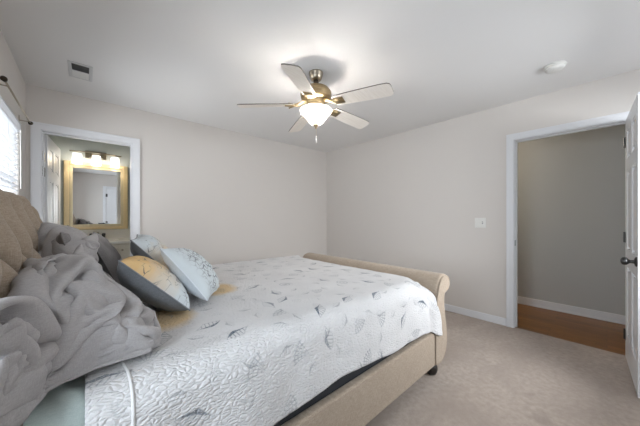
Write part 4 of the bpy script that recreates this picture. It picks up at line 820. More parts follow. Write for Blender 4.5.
127,3,1,-3,-2,-2,4,-13,21,21,22,3,-7,-15,-15,-15,22,7,22,3,-1,3,-15,-5,6,17,3,3,-14,-9,4,-14,-19,-18,-18,-20,-14,-20,-20,-21,-8,19,20,18,17,18,14,8,6,3,8,21,16,3,-6,-18,-9,-9,-10,-11,-9,-5,-14,-15,-16,-21,-20,-14,-10,-11,-14,-14,-12,-12,-15,-14,-10,-14,-17,2,-2,0,6,6,6,5,3,-3,-1,6,-3,2,5,3,4,5,7,6,7,6,8,
148,6,-2,-3,0,-4,0,-14,7,18,22,9,2,-18,-21,-16,2,21,16,9,-1,0,-18,11,4,12,1,4,1,-5,-7,-17,-11,-17,-17,-21,-22,-21,-19,-18,1,17,18,18,16,17,20,10,6,4,3,11,18,-3,3,-16,-1,-11,-11,-16,-22,-20,-11,-10,-10,-14,-12,-12,-10,-11,-14,-11,-13,-14,-12,-13,-12,-16,-14,-1,-3,1,7,5,9,7,0,-13,1,13,1,2,2,3,4,7,7,8,6,7,5,
170,5,-2,-4,-1,-1,-6,-11,-4,7,19,5,12,-21,-10,-6,-10,3,13,18,2,-11,1,5,1,4,2,5,-4,-4,-9,-2,-3,-19,-22,-19,-19,-25,-12,-7,-13,20,20,21,18,14,20,17,8,4,2,7,4,6,-3,-6,-8,-12,-14,-22,-19,-4,-13,-12,-12,-11,-8,-14,-10,-11,-12,-11,-13,-15,-10,-14,-12,-15,-13,0,-1,-1,2,5,7,11,-6,-6,-5,14,6,3,2,2,6,8,6,7,6,6,3,
153,3,5,22,6,-1,-6,-10,-4,-14,14,10,8,-4,-3,-6,-10,-11,3,0,4,-14,1,6,2,5,5,3,-5,-8,-9,0,11,-14,-22,-23,-19,-18,-7,9,-21,17,19,20,12,20,20,22,11,9,-2,-12,-11,0,6,-7,-5,-10,-9,-22,-5,3,-11,-12,-12,-11,-8,-15,-10,-14,-10,-10,-14,-13,-12,-11,-15,-15,-8,-1,-3,0,1,4,7,9,-2,-6,-10,18,6,5,2,3,4,7,7,6,4,1,9,
162,14,2,-5,5,13,-1,-1,-8,-17,-3,11,-4,-7,0,18,3,-12,5,2,-17,-17,-3,4,9,14,-3,-8,-11,-11,-9,9,9,-1,-23,-21,-19,-2,0,-4,-16,5,12,17,20,22,20,15,14,3,-14,-10,-1,-2,-4,-6,-4,-6,-7,-7,8,-3,-6,-10,-12,-10,-12,-14,-10,-11,-12,-10,-13,-13,-12,-11,-16,-14,-5,-5,-5,3,-5,4,15,-2,-3,-6,-22,8,15,16,13,7,-1,6,10,5,2,-1,10,
156,23,13,4,-7,0,-1,-3,-2,-4,-13,-7,-10,-8,12,16,12,-2,-17,13,-20,-2,-4,14,4,-5,-15,-11,-12,-9,-9,8,10,9,-11,-20,-6,0,3,-16,-9,9,-1,19,18,19,3,15,21,-4,-15,-8,-10,-3,-5,-5,-2,-2,-6,-7,2,-5,-1,0,1,-3,-9,-13,-14,-15,-11,-5,-16,-8,-10,-11,-19,-10,-3,-9,1,-5,-1,2,13,6,-7,-20,-9,9,13,17,12,7,1,3,1,11,-6,3,11,
154,19,22,-8,-16,2,12,-3,-9,-13,-13,-9,-6,1,19,23,2,-1,-8,-2,-2,-4,-5,16,-21,-8,-13,-10,-13,-10,-10,10,11,12,-13,-4,15,3,-3,-13,-11,7,-6,19,15,17,-10,10,21,-5,-19,-11,-11,-4,0,-2,-2,-4,-5,-7,-5,-3,-2,-1,-1,2,8,-12,-7,-9,-9,-12,-11,-6,-11,-14,-14,-5,-2,-8,-1,-9,-10,-12,-2,6,14,-22,13,9,2,21,8,7,13,-2,-1,10,-9,3,14,
801,8,21,19,16,12,-22,-12,-23,-18,0,13,22,23,21,2,11,-1,-6,-15,0,20,22,-2,-16,-23,-22,-19,-10,-10,-6,-8,14,14,-1,22,19,14,15,13,19,19,4,21,22,13,9,3,4,13,14,18,18,20,18,-2,16,18,20,20,18,21,17,20,19,18,18,20,19,23,20,22,18,20,20,18,20,21,21,21,12,0,1,-2,-4,9,16,10,-1,17,23,21,21,18,19,17,3,12,12,15,12,
819,-5,6,16,16,18,-18,-6,-16,-13,-2,2,23,22,23,18,7,-3,-7,-13,-4,13,23,-22,-10,-12,-15,-11,-15,-1,-7,-10,13,15,0,6,20,21,10,14,22,18,12,1,10,16,17,14,13,13,12,17,18,13,11,12,14,17,19,20,18,19,20,20,20,18,17,22,17,23,18,22,20,20,19,20,20,20,21,21,19,6,-1,-1,-9,8,15,12,-6,8,14,22,22,13,15,20,19,-2,9,10,11,
830,8,-4,-7,14,15,-13,-10,-18,-13,-1,15,21,22,20,9,0,5,6,2,1,6,7,-3,-4,-12,-16,-13,-12,-10,-4,-6,9,15,7,-3,15,21,15,16,16,20,15,6,4,6,1,8,14,14,16,16,16,12,17,20,23,20,20,20,19,20,20,19,19,18,18,18,21,22,19,18,22,20,20,20,16,17,17,16,17,21,-20,12,5,12,9,12,-1,3,7,14,15,15,19,15,17,10,14,11,12,
818,19,16,-10,-8,19,-5,-2,-17,-18,10,3,13,23,21,18,8,8,3,3,3,6,5,-2,-7,-13,-17,-13,-15,-6,-4,-4,8,15,7,-2,1,13,20,13,22,11,-4,11,6,3,0,13,17,15,13,14,16,18,21,23,22,24,23,21,22,21,21,20,20,19,18,15,18,20,23,19,22,21,20,20,16,11,20,11,14,17,-15,22,8,16,11,6,3,3,7,13,15,13,19,16,16,14,15,11,10,
808,18,14,18,-6,16,2,-12,-14,-19,17,3,1,19,22,21,15,11,1,4,7,5,5,1,-11,-15,-14,-17,-16,-2,-2,-7,9,4,16,0,3,0,11,22,-2,13,-10,9,10,15,17,14,15,9,16,16,6,21,22,22,22,22,20,23,23,22,21,20,21,22,22,19,19,15,21,22,20,21,21,19,17,18,9,3,4,12,0,22,21,17,14,11,4,5,7,7,16,11,19,17,16,14,16,12,7,
808,5,18,18,12,-6,-6,-6,-2,-14,22,17,-1,5,22,22,20,16,5,7,-1,-16,-7,1,15,-9,-15,-14,-14,0,-8,-5,4,3,15,9,9,-2,-8,9,-7,7,14,18,11,8,4,8,12,13,15,13,20,20,22,21,22,22,21,21,23,21,22,23,21,21,22,22,14,19,21,20,20,23,19,11,13,16,15,-3,4,20,13,20,22,20,18,17,9,4,6,8,18,3,21,16,17,15,12,-8,16,
826,-5,-4,14,12,-8,-4,-9,0,10,18,23,12,-1,12,20,24,19,16,2,-11,-6,-8,-8,-6,-11,10,-4,-12,-2,-7,-2,5,-1,8,18,7,-1,-5,6,-9,-6,20,18,-7,1,11,15,0,11,17,21,22,22,23,20,22,18,21,23,22,22,20,21,22,22,23,21,19,21,16,14,23,20,19,17,11,13,10,-2,13,19,19,19,22,23,10,22,19,12,-2,0,9,15,14,21,22,18,-2,-14,23,
844,-2,-3,-4,-12,2,0,7,8,8,16,14,14,10,3,19,10,21,19,12,-2,-2,-8,-8,-12,-18,-17,-8,-10,5,13,15,-1,5,-7,14,0,15,4,0,-9,-12,22,-10,-4,2,21,16,12,13,10,17,17,21,20,21,20,20,23,21,22,21,21,21,22,22,21,24,21,23,19,6,17,20,18,17,17,12,7,3,20,22,19,20,18,15,17,20,22,21,9,0,5,11,-2,23,21,21,-18,-4,23,
867,-5,-2,-10,-20,3,-14,-7,6,17,19,21,19,12,12,10,-3,21,20,13,1,1,-19,-15,-11,-13,-19,6,-15,-7,14,10,-2,8,-1,7,2,23,17,11,-8,-9,16,-15,1,-8,4,16,13,12,17,20,18,22,22,19,22,23,22,16,20,23,22,22,24,21,21,22,22,18,6,15,19,19,18,15,14,8,13,21,20,22,14,10,16,20,23,21,23,22,21,9,5,5,-18,22,23,21,-1,-21,23,
871,-6,-9,-14,-17,-13,-9,7,9,20,21,8,19,6,11,11,2,18,20,17,9,-12,-16,-19,-16,-13,-4,-4,-3,-4,-8,12,-3,17,-11,4,21,14,15,16,3,8,10,-14,0,-5,-3,-5,9,18,19,21,19,23,21,23,19,21,21,22,20,21,22,22,21,23,22,23,18,5,12,19,15,20,14,15,16,17,22,22,21,23,14,7,17,20,20,21,23,23,21,22,-11,-7,-1,18,23,21,2,-20,22,
875,-23,-15,-13,-16,15,-7,-20,17,20,22,2,14,8,14,9,10,15,17,20,10,-16,-16,-18,-18,-19,-9,1,-2,-8,-2,8,3,18,20,-20,13,16,16,18,22,15,-1,-8,-8,0,-1,-9,1,9,20,23,20,21,21,21,20,22,21,21,21,22,22,22,22,22,20,17,12,14,18,18,21,17,17,6,21,24,22,22,22,20,22,16,11,18,19,19,19,22,21,22,9,-20,11,2,17,22,0,-19,23,
879,-16,-14,-21,-22,-7,5,5,19,10,17,20,14,8,15,7,4,-1,14,17,18,-22,-17,-19,-16,-16,-18,-8,4,-2,0,-2,10,19,20,-17,22,19,22,18,22,20,-2,-13,-6,1,-8,5,6,4,3,17,19,20,19,21,21,22,21,22,21,23,21,21,21,17,17,18,15,14,20,20,23,13,17,19,21,22,23,21,23,21,23,11,22,19,20,19,13,23,19,21,8,-12,7,7,13,13,-17,2,15,
883,-19,-24,-21,-11,11,-6,13,19,1,15,22,18,-15,11,9,11,14,18,2,12,-23,-13,-19,-16,-15,-18,-16,-9,5,-3,10,11,18,13,6,20,19,22,23,20,20,-2,-8,-11,-2,3,9,0,-8,-1,11,19,20,20,21,21,22,21,22,21,22,21,18,18,17,18,16,16,18,20,21,23,22,21,21,21,20,20,20,23,21,22,20,19,19,19,15,17,21,20,23,16,-6,8,8,7,1,-13,12,5,
879,-23,-20,-14,4,13,-10,8,21,12,2,20,21,-8,11,6,7,16,17,-10,-1,-5,-8,-17,-20,-17,-17,-19,-20,-10,7,1,16,19,11,21,25,20,24,22,21,21,6,-8,-13,-12,6,5,-10,12,-4,0,15,20,20,20,20,22,21,22,21,20,18,18,19,17,15,17,17,21,26,21,23,18,22,21,21,21,20,20,21,22,22,20,21,22,17,16,21,22,21,15,4,0,3,4,5,3,-9,13,14,
879,-19,-16,-4,8,8,-8,1,17,12,4,21,21,2,11,4,4,15,14,-6,5,-8,-13,-20,-21,-19,-14,-18,-19,-20,-18,6,24,16,24,19,23,17,22,20,20,20,-3,8,3,-5,-1,-8,-12,21,8,-7,4,22,22,21,21,11,23,20,18,18,17,20,18,20,20,19,22,17,21,20,22,22,20,23,21,22,19,24,19,15,21,22,20,23,20,23,21,17,11,6,4,2,4,3,2,5,3,4,14,
890,-15,-12,-4,1,4,6,-5,9,10,10,13,22,13,15,7,-1,13,7,3,-3,-6,-15,-20,-20,-16,-21,-20,-16,-16,-16,0,18,20,14,17,23,22,14,18,17,17,-6,7,3,4,-10,-4,5,22,19,5,-12,22,21,23,16,12,11,17,19,17,17,19,17,21,19,24,20,19,22,22,22,22,20,22,23,23,22,20,18,12,20,23,22,25,23,21,14,9,7,8,8,0,-2,4,4,4,3,7,12,
906,-17,-6,-3,-2,0,13,-16,18,10,10,6,15,19,18,-8,-15,11,13,6,-14,-7,-9,-7,-9,-16,-20,-23,-8,-14,-20,3,3,9,19,23,23,9,12,17,19,15,-7,-1,6,4,4,9,6,15,16,16,-10,21,20,21,20,17,11,9,4,14,19,21,21,16,20,25,20,19,21,21,22,22,22,23,22,22,20,20,20,21,20,22,21,21,15,14,14,6,7,8,9,9,-5,10,16,5,-5,1,12,
918,-13,-1,-4,-11,-17,23,-1,14,15,11,6,5,17,13,-16,-12,-7,13,11,-6,-15,-15,-7,-4,-14,-18,-19,-17,-3,-8,10,9,10,7,13,24,10,19,19,17,19,2,1,1,7,3,10,6,14,15,13,-18,22,21,9,20,20,23,16,3,11,12,19,22,20,10,16,15,24,20,23,20,23,21,22,21,21,20,21,19,21,20,23,21,20,11,12,13,8,4,7,9,10,1,18,18,12,1,-10,16,
934,-10,-17,-20,-14,-8,22,16,8,-3,11,21,19,16,-11,-15,-6,-8,13,-8,7,-17,-17,-12,-5,8,-6,-15,-13,-2,-11,-3,2,9,11,15,21,24,19,18,17,13,14,-4,8,6,4,6,2,7,12,14,-20,22,22,9,22,19,18,22,9,13,15,9,17,23,21,12,16,5,19,22,22,21,21,22,21,21,20,20,20,20,21,22,21,12,10,12,12,8,8,3,10,10,6,18,19,17,13,-12,21,
927,-17,-18,-16,-10,-2,13,22,3,8,19,18,16,12,1,-12,-13,-14,-1,-15,7,-8,-16,-17,-11,1,1,16,-15,-3,-22,21,4,5,11,12,10,22,19,25,19,19,1,11,2,-8,-11,6,4,10,14,18,-13,21,23,12,20,23,20,21,18,9,9,3,22,20,-6,16,19,24,20,23,21,22,21,21,22,21,20,20,19,17,22,13,15,17,-1,13,13,8,7,2,10,11,14,20,17,18,20,-7,22,
912,-16,-15,-14,-12,-6,19,22,10,18,19,11,15,0,-10,-10,-8,-7,-10,-6,-6,1,-20,-12,-12,-7,5,17,-15,24,-20,18,15,6,9,14,-8,23,20,23,21,20,13,-9,-12,-10,-2,2,7,13,17,19,-6,21,22,17,22,21,21,21,22,17,3,5,16,22,-4,10,19,21,21,21,21,20,22,22,22,20,21,20,19,18,18,13,21,-9,3,15,4,13,2,8,11,12,17,20,18,19,20,3,22,
895,-4,0,-9,-16,-24,22,21,14,22,14,7,11,-9,-10,-10,-8,-9,-11,-1,-9,-1,3,4,-13,-12,-9,8,9,4,-4,16,21,13,12,12,-18,16,19,16,19,17,6,-9,-11,-7,1,4,11,16,13,19,5,22,20,22,21,21,19,20,22,23,11,5,14,11,9,5,14,13,22,22,22,21,23,20,23,20,23,17,19,16,21,15,19,-6,-9,4,1,15,1,13,13,13,19,21,17,21,21,8,22,
899,-5,5,-16,-23,-15,20,18,14,9,8,15,19,16,-11,-18,-17,-18,-19,-6,-2,-9,5,13,15,-12,-3,-6,20,2,-9,17,19,19,12,11,-18,-11,12,19,18,19,-8,3,-8,-6,-1,13,14,17,15,22,6,22,21,22,21,20,21,20,20,21,17,8,16,13,12,5,7,1,22,21,23,21,22,23,21,20,22,17,20,19,19,16,14,3,-10,1,-16,10,10,17,18,7,22,22,16,23,17,15,19,
907,-8,-5,-18,-12,-4,9,6,-3,15,15,20,16,5,-5,-10,-17,-20,-11,-21,-9,-8,9,9,17,22,-2,-23,15,19,-1,14,16,20,15,12,-16,-14,-11,16,21,11,-11,-1,3,5,-4,17,16,18,15,23,14,19,20,21,22,20,20,20,21,19,20,14,18,10,14,9,4,-10,18,22,22,21,22,21,20,23,21,16,21,21,12,20,16,3,-3,-15,-16,8,14,19,21,4,20,20,22,21,15,22,14,
924,-4,-8,-18,-14,0,11,1,-15,21,16,10,5,-9,-4,-4,-16,-17,-12,-19,-15,-6,9,17,25,21,8,-18,-6,18,17,16,12,14,23,17,-17,-11,-19,-5,20,10,-11,-2,1,5,13,20,17,19,14,20,23,16,21,22,21,21,20,20,21,19,22,16,2,-7,18,3,8,17,19,19,16,22,21,17,22,23,20,19,19,17,13,19,17,10,-14,-17,-10,11,17,14,22,7,14,20,22,21,19,23,11,
935,-15,2,-14,-8,-1,8,-14,-20,11,9,15,3,-11,-5,-2,-16,-16,-11,-20,0,13,8,8,21,18,20,-17,-10,16,9,21,14,15,20,21,-4,-16,-17,-17,10,19,-19,-6,0,13,21,19,17,19,17,21,20,18,20,22,21,21,21,21,20,19,13,3,-5,-1,10,9,23,22,16,12,19,17,20,21,23,22,21,20,18,16,13,21,15,7,-18,-12,3,17,19,4,15,19,-1,22,22,21,23,19,4,
945,-16,-5,0,-2,-2,-8,-24,-21,-1,7,14,4,-8,-6,3,-18,-16,-14,0,15,10,6,7,15,19,21,-15,0,4,17,16,18,8,14,21,11,-13,-19,-16,-16,20,3,-2,-8,4,17,21,22,19,20,18,21,21,20,20,21,20,16,21,22,9,3,-3,-1,-1,13,25,23,23,18,16,15,15,19,20,21,18,21,20,20,19,16,16,14,6,-18,-3,13,18,17,2,9,16,-6,21,22,22,21,21,13,
952,-6,1,-3,-19,-17,-1,-17,-21,-17,3,13,1,-7,-2,2,-5,-20,-2,17,-4,6,14,17,15,12,22,-12,10,1,4,19,21,-6,21,16,18,-15,-10,-22,-19,-2,7,17,7,-3,0,25,21,24,21,20,19,24,16,21,18,15,17,23,12,-1,-2,0,4,23,16,17,21,24,22,19,16,16,18,19,19,16,17,16,17,15,17,17,15,0,-1,13,8,16,19,0,4,10,-16,21,21,22,21,14,8,
963,-24,7,3,-20,-22,-14,-17,0,-16,-19,5,2,-7,-3,2,5,-18,-8,18,22,14,12,16,17,-2,22,4,11,3,-1,4,21,3,13,22,-9,-11,-8,-3,-15,6,-8,12,19,7,3,3,19,20,20,22,21,19,20,19,11,16,19,22,-2,-1,2,12,17,20,18,21,20,20,21,24,21,17,18,18,18,18,17,17,17,15,16,16,17,7,-3,12,5,13,18,10,-1,-14,-20,20,22,20,19,9,11,
965,-20,0,-8,-17,-20,-21,-19,-1,5,-11,-3,-20,-5,12,18,-5,-20,-17,20,21,22,21,19,10,-8,15,24,12,2,6,-4,16,9,9,5,-13,-9,-5,0,3,5,-8,16,9,-3,7,-3,18,21,20,23,20,15,18,19,19,21,20,11,-7,4,11,20,19,19,16,19,19,21,21,23,23,21,18,21,18,19,17,18,17,13,15,17,17,-4,-20,21,22,14,9,5,-5,-21,-18,23,22,22,16,22,19,
962,-12,-19,-9,-15,-18,-22,-20,-8,5,-11,1,-11,16,13,17,-19,-13,-21,20,17,23,23,13,3,7,15,21,16,-1,9,8,15,12,8,-7,-15,-18,-13,-5,0,7,9,17,-4,13,2,9,3,21,22,22,19,18,20,22,22,20,12,-4,6,15,19,18,20,18,17,19,19,20,21,19,23,21,23,23,21,19,16,18,18,15,14,4,20,-13,-22,21,20,0,11,9,3,-17,-14,17,22,22,16,22,22,
942,-3,-18,-16,-8,-17,-21,-21,-22,10,-10,4,22,9,17,8,-21,-16,-11,7,23,18,17,6,14,22,10,10,23,13,12,7,14,14,-2,-17,-16,-13,-5,-13,-8,6,1,10,11,14,6,8,0,20,21,22,21,23,22,21,19,14,3,9,18,17,18,18,19,18,19,19,19,19,21,18,18,21,16,22,19,20,18,13,10,19,19,15,3,-7,-23,23,19,-14,12,6,8,0,-3,8,20,19,20,20,23,
921,3,-4,-15,-18,-20,-18,-21,-19,15,9,0,8,12,19,4,-10,-7,-8,1,1,15,20,19,21,15,7,2,21,20,22,0,20,7,-21,-18,-11,-10,-9,-5,-1,4,-3,2,5,10,10,13,9,22,22,23,22,23,21,19,12,12,15,18,18,18,18,18,18,18,19,18,18,19,19,4,23,22,20,9,18,21,14,17,20,19,16,14,-1,1,-22,13,20,-17,3,17,17,18,2,-3,19,17,16,19,19,
904,-4,5,-10,-20,-3,-13,-24,-18,-10,20,22,12,9,9,11,-4,-11,-6,-6,8,4,15,18,17,16,13,7,15,16,19,14,10,-2,-4,-11,-18,-10,-6,-12,-8,6,12,7,-6,-6,14,19,18,14,22,20,22,22,20,18,16,20,18,18,19,15,18,19,19,17,17,19,18,16,-1,16,23,23,19,5,18,16,19,18,22,11,17,13,12,-11,-14,10,19,-19,0,13,17,16,16,14,19,17,16,17,19,
884,-5,6,0,-17,-9,5,-18,-19,-15,24,21,17,6,14,15,-3,-12,-11,-12,18,6,11,16,22,15,12,8,14,14,2,15,-7,-5,-4,10,1,-17,-12,-11,-1,10,2,0,-7,-3,15,20,21,13,22,16,20,12,17,23,23,23,21,20,20,18,16,19,18,15,18,19,12,2,9,21,23,14,7,11,19,19,17,21,19,18,13,9,19,-10,-9,11,4,-16,3,11,14,18,20,22,19,23,20,16,15,
862,-5,4,4,-2,-14,22,-19,-14,-16,20,25,17,10,13,17,1,-16,-11,-13,20,12,5,19,16,21,11,4,10,3,-14,18,-7,-2,-12,13,4,7,-3,-8,-10,-5,-5,7,0,-7,18,21,19,16,18,19,21,17,14,19,22,23,21,21,19,20,19,20,19,16,3,1,11,15,23,19,13,6,5,18,22,18,20,18,17,18,15,11,15,8,-5,-6,-5,-8,13,17,18,20,17,8,22,21,22,20,8,
840,-3,3,3,2,4,19,-4,-15,-12,19,10,22,21,18,-10,10,-8,-6,-12,15,18,4,20,11,23,1,-7,13,1,-12,17,-9,-5,-15,14,1,7,-8,1,-16,-6,10,-3,5,12,15,22,20,16,19,18,21,20,14,12,21,23,21,23,19,19,14,11,10,11,6,11,19,23,13,8,12,12,15,17,14,20,17,18,14,13,9,14,11,12,-4,2,6,6,9,14,21,19,17,2,17,22,22,21,7,
818,-1,0,6,5,17,20,12,-13,-9,13,15,8,12,19,14,12,-9,-5,-12,-6,17,10,20,17,20,1,-16,4,2,-2,9,-7,-2,-18,3,11,-9,-5,15,-20,-8,2,8,15,16,15,20,19,17,20,21,20,20,17,15,9,21,19,16,15,14,12,11,10,14,21,21,17,7,8,11,9,14,14,15,18,20,19,15,13,13,19,22,20,16,4,1,5,4,10,4,21,-3,16,20,11,21,22,15,14,
840,-3,0,-12,-2,9,15,17,15,-8,12,5,18,15,19,15,1,7,-7,-14,-17,-5,18,22,21,21,-4,-10,-8,8,5,14,-20,-1,-20,0,2,-6,-8,18,-21,4,11,10,12,17,19,21,18,16,13,14,15,14,14,15,16,19,16,15,14,15,11,12,15,15,21,20,13,7,8,10,11,13,16,15,17,18,19,18,21,22,20,14,15,20,16,-2,-6,12,13,16,13,-20,19,17,21,23,17,15,21,
853,4,-6,-5,-1,7,-1,8,22,14,-2,11,13,17,20,17,3,7,-5,-16,-15,-18,7,21,23,23,-5,-9,-2,4,11,13,-20,-9,-20,-12,-3,-2,6,20,1,0,2,11,2,6,14,20,18,16,16,9,15,14,16,15,16,18,16,14,15,16,19,23,20,18,10,8,5,8,11,11,9,13,16,16,18,20,18,21,20,22,17,18,16,19,14,8,-7,18,10,12,12,-20,22,23,20,21,12,22,18,
874,-1,-2,-3,0,4,-3,4,7,21,10,7,12,10,21,20,14,2,-7,-14,-17,-21,1,11,21,24,-5,-5,1,7,13,9,-18,-19,-11,-2,-3,-5,9,12,10,6,-7,1,6,17,10,2,10,13,15,10,14,19,14,22,17,10,17,19,15,20,21,19,13,17,6,10,14,11,18,18,16,14,16,14,14,15,17,21,20,18,19,23,6,18,9,-4,10,13,9,3,18,-6,18,19,20,20,20,18,20,
897,-5,2,-6,0,-10,7,11,3,22,9,9,11,-11,23,20,7,-8,17,-14,-20,-19,1,7,10,19,10,-4,5,10,14,6,-20,-21,-9,2,0,-5,12,4,9,-16,-1,0,6,10,7,10,11,12,12,14,23,20,10,17,18,20,6,14,21,20,19,20,12,12,12,8,16,13,14,14,16,11,16,17,15,23,22,22,23,19,22,13,15,7,4,-6,6,13,11,6,18,16,4,17,20,18,20,22,21,
918,-5,1,-4,-9,-2,-5,17,-7,18,21,17,4,-12,21,22,-5,-12,6,5,-20,-16,3,6,9,7,20,-2,8,10,15,0,-23,-19,-15,11,2,0,-1,-9,9,-11,-6,4,11,12,0,5,7,16,18,24,17,10,21,22,10,10,19,14,10,21,19,17,9,13,13,11,13,15,15,12,15,10,17,20,22,24,21,25,21,24,20,13,11,5,1,-3,-4,11,12,21,11,13,23,19,9,21,22,20,21,
940,-5,3,-7,-8,-10,-8,20,0,4,16,13,18,-15,20,23,-12,-12,-12,18,-8,-13,-2,11,-2,4,23,8,11,11,16,-10,-21,-21,-20,5,2,-9,-2,14,6,-16,13,1,8,11,-5,6,3,14,17,10,17,22,21,22,22,12,-10,15,17,18,16,16,17,3,12,12,12,15,17,17,20,21,20,19,19,20,21,23,23,22,20,13,-4,-1,3,0,11,21,0,21,19,21,6,13,22,21,23,18,20,
959,0,-2,-10,-6,-11,-6,10,10,-7,6,18,23,-21,22,21,-15,-11,-9,10,9,-13,4,8,-7,2,16,19,11,12,13,-13,-21,-23,-19,3,-9,-1,2,18,-6,4,2,-2,6,5,3,19,2,16,14,15,12,7,21,21,21,19,-20,5,18,18,17,17,19,-5,13,11,11,16,17,24,20,22,21,21,21,23,23,22,21,19,18,21,-10,2,8,15,13,4,0,22,22,17,5,15,22,21,19,21,21,
976,4,-2,-11,-18,1,-9,-9,14,14,-11,16,19,-9,9,15,-10,-4,-13,6,23,-9,7,-7,0,1,12,23,15,13,7,-13,-24,-20,-21,-4,-1,2,7,5,9,-5,-8,6,-2,15,4,5,20,18,14,13,9,9,8,17,21,20,-8,-16,18,16,17,17,17,-3,17,22,18,17,18,16,17,22,21,20,23,23,22,20,17,18,19,19,8,0,17,17,14,-8,-1,19,20,16,6,18,22,21,18,23,20,
994,10,-14,-17,-14,-6,5,-14,2,19,1,-5,23,13,-11,13,-7,0,-14,5,22,7,7,-4,0,-7,4,17,22,18,1,-18,-20,-18,-15,0,0,-2,11,4,-15,-15,-9,6,3,19,4,19,22,21,17,17,11,9,9,11,6,3,7,-9,5,19,19,19,18,16,11,21,14,13,15,17,20,20,19,22,22,19,19,14,16,19,18,19,17,14,14,14,20,4,-6,-5,16,19,22,12,21,22,18,22,21,
996,19,-14,-12,-14,-11,-5,9,-11,6,20,-13,4,22,1,6,-4,-2,-16,3,17,17,18,1,-1,-4,-4,8,9,11,12,-12,-18,-24,-1,6,3,-1,-4,-19,-15,-8,15,0,-2,21,4,8,20,20,20,23,21,17,7,-4,-14,-3,7,-6,13,19,19,19,21,15,20,20,20,19,17,15,19,19,19,15,14,17,17,16,17,17,19,19,20,17,17,20,11,1,1,0,9,16,20,21,22,20,21,17,22,
993,20,2,-19,-6,-23,4,7,-1,-4,13,-17,-1,19,9,12,5,-12,-16,8,9,21,22,12,-8,-9,1,5,15,-14,1,3,-13,-16,12,6,-1,-7,0,-17,-18,-6,17,0,-12,18,13,7,17,17,18,18,22,5,-5,0,-6,-7,-2,3,17,19,20,20,20,21,22,17,22,20,21,20,20,20,19,7,10,11,17,17,18,18,20,21,19,22,21,9,2,7,13,10,5,18,14,19,20,20,21,18,22,
983,21,16,-18,-20,1,-17,14,10,2,-14,11,-5,-13,19,20,11,-15,-17,11,10,19,21,22,-3,-6,-1,3,3,-21,-14,-2,2,8,-1,0,-5,-20,5,-19,-13,20,9,6,-13,19,14,5,18,16,14,17,19,18,-2,-7,-15,-16,4,16,9,6,17,22,21,21,18,23,22,24,25,23,18,24,20,15,10,12,16,16,16,16,17,18,17,19,13,7,14,10,12,14,5,13,13,16,18,21,21,20,22,
975,22,19,-17,-18,12,-16,-2,13,14,-14,-7,5,-19,17,18,17,-12,-14,18,5,21,22,21,11,-11,4,1,-16,-17,-18,-19,-5,10,12,5,-13,-21,-1,-6,-21,18,18,25,-14,17,8,15,17,17,15,15,10,5,-10,-10,-12,-12,0,14,11,16,18,21,21,23,22,24,23,24,21,20,22,20,18,22,21,17,18,15,15,17,17,16,17,16,18,11,12,11,8,6,10,12,11,14,16,18,21,21,21,
970,21,14,-10,-7,7,-4,-16,4,20,4,-22,-8,-3,7,12,22,-8,4,19,-2,21,21,23,16,-10,-17,-7,-16,-17,-17,-18,-10,9,17,-3,-4,-20,-6,13,-22,22,17,9,-15,15,5,17,17,17,15,16,7,1,-10,-10,-4,2,15,7,3,17,20,22,22,22,21,23,21,23,22,24,21,21,22,22,20,20,19,17,16,18,16,17,16,16,17,13,14,10,7,9,9,8,10,11,14,17,18,21,21,
969,16,17,-7,-3,-1,13,-17,-12,9,14,-9,5,-5,9,-13,11,10,12,18,-4,20,15,23,23,-11,-18,-22,-17,-17,-16,-19,-13,5,15,-5,0,-18,1,11,-5,17,3,4,-11,15,12,11,17,14,15,13,3,3,-6,-13,-5,9,15,9,18,21,17,22,17,22,21,22,22,25,22,24,22,23,22,24,21,22,20,18,17,18,17,17,17,19,14,14,16,11,8,9,7,8,9,10,11,15,17,19,18,
978,9,18,-5,2,-10,16,-6,-16,-1,0,3,19,-3,11,-7,4,5,11,15,-8,18,18,21,24,-14,-23,-20,-20,-18,-19,-19,-8,-3,12,11,3,-14,-5,-8,14,8,4,-4,-7,12,23,3,15,15,10,12,1,1,-4,8,12,6,3,17,19,16,14,19,18,21,20,23,25,20,20,23,20,22,21,23,22,22,22,24,22,19,21,18,18,17,18,15,20,13,7,8,7,7,9,8,10,14,15,18,12,
975,6,21,10,4,-11,0,13,-13,-9,-7,7,18,3,8,7,2,1,6,16,-6,12,20,16,15,-17,-19,-23,-22,-21,-19,-19,-1,-1,1,1,2,-6,-12,3,23,-6,1,-5,0,23,23,-8,13,11,11,11,6,17,14,6,6,-2,14,14,12,16,19,21,9,8,21,23,22,22,23,23,20,22,22,22,23,22,22,22,21,18,19,19,17,17,19,23,10,5,17,20,14,10,8,11,11,11,12,11,9,
973,4,17,25,8,0,-8,12,-10,-9,-9,13,9,13,7,4,5,2,5,6,1,7,13,21,-6,-19,-15,-18,-19,-22,-22,-16,2,13,8,3,-4,-11,-5,-14,21,-14,1,1,0,22,24,-21,9,12,11,16,10,18,-1,11,18,18,16,13,15,10,9,6,16,16,17,20,22,23,22,22,20,25,18,24,19,20,22,22,20,18,19,18,19,18,24,20,-3,14,18,18,8,9,8,10,12,11,12,10,10,
973,-1,22,20,22,10,-8,0,2,-11,-8,11,12,6,9,12,3,4,6,4,3,2,3,19,-23,-19,-17,-11,-20,-20,-22,-10,1,7,4,-5,-8,1,5,-10,19,4,-12,-5,0,23,14,-14,22,3,4,8,22,19,6,17,16,17,17,18,15,6,7,11,14,17,15,15,15,20,19,23,21,23,23,21,22,20,18,20,18,22,18,19,17,20,22,23,15,14,7,3,0,9,10,9,13,12,12,12,10,
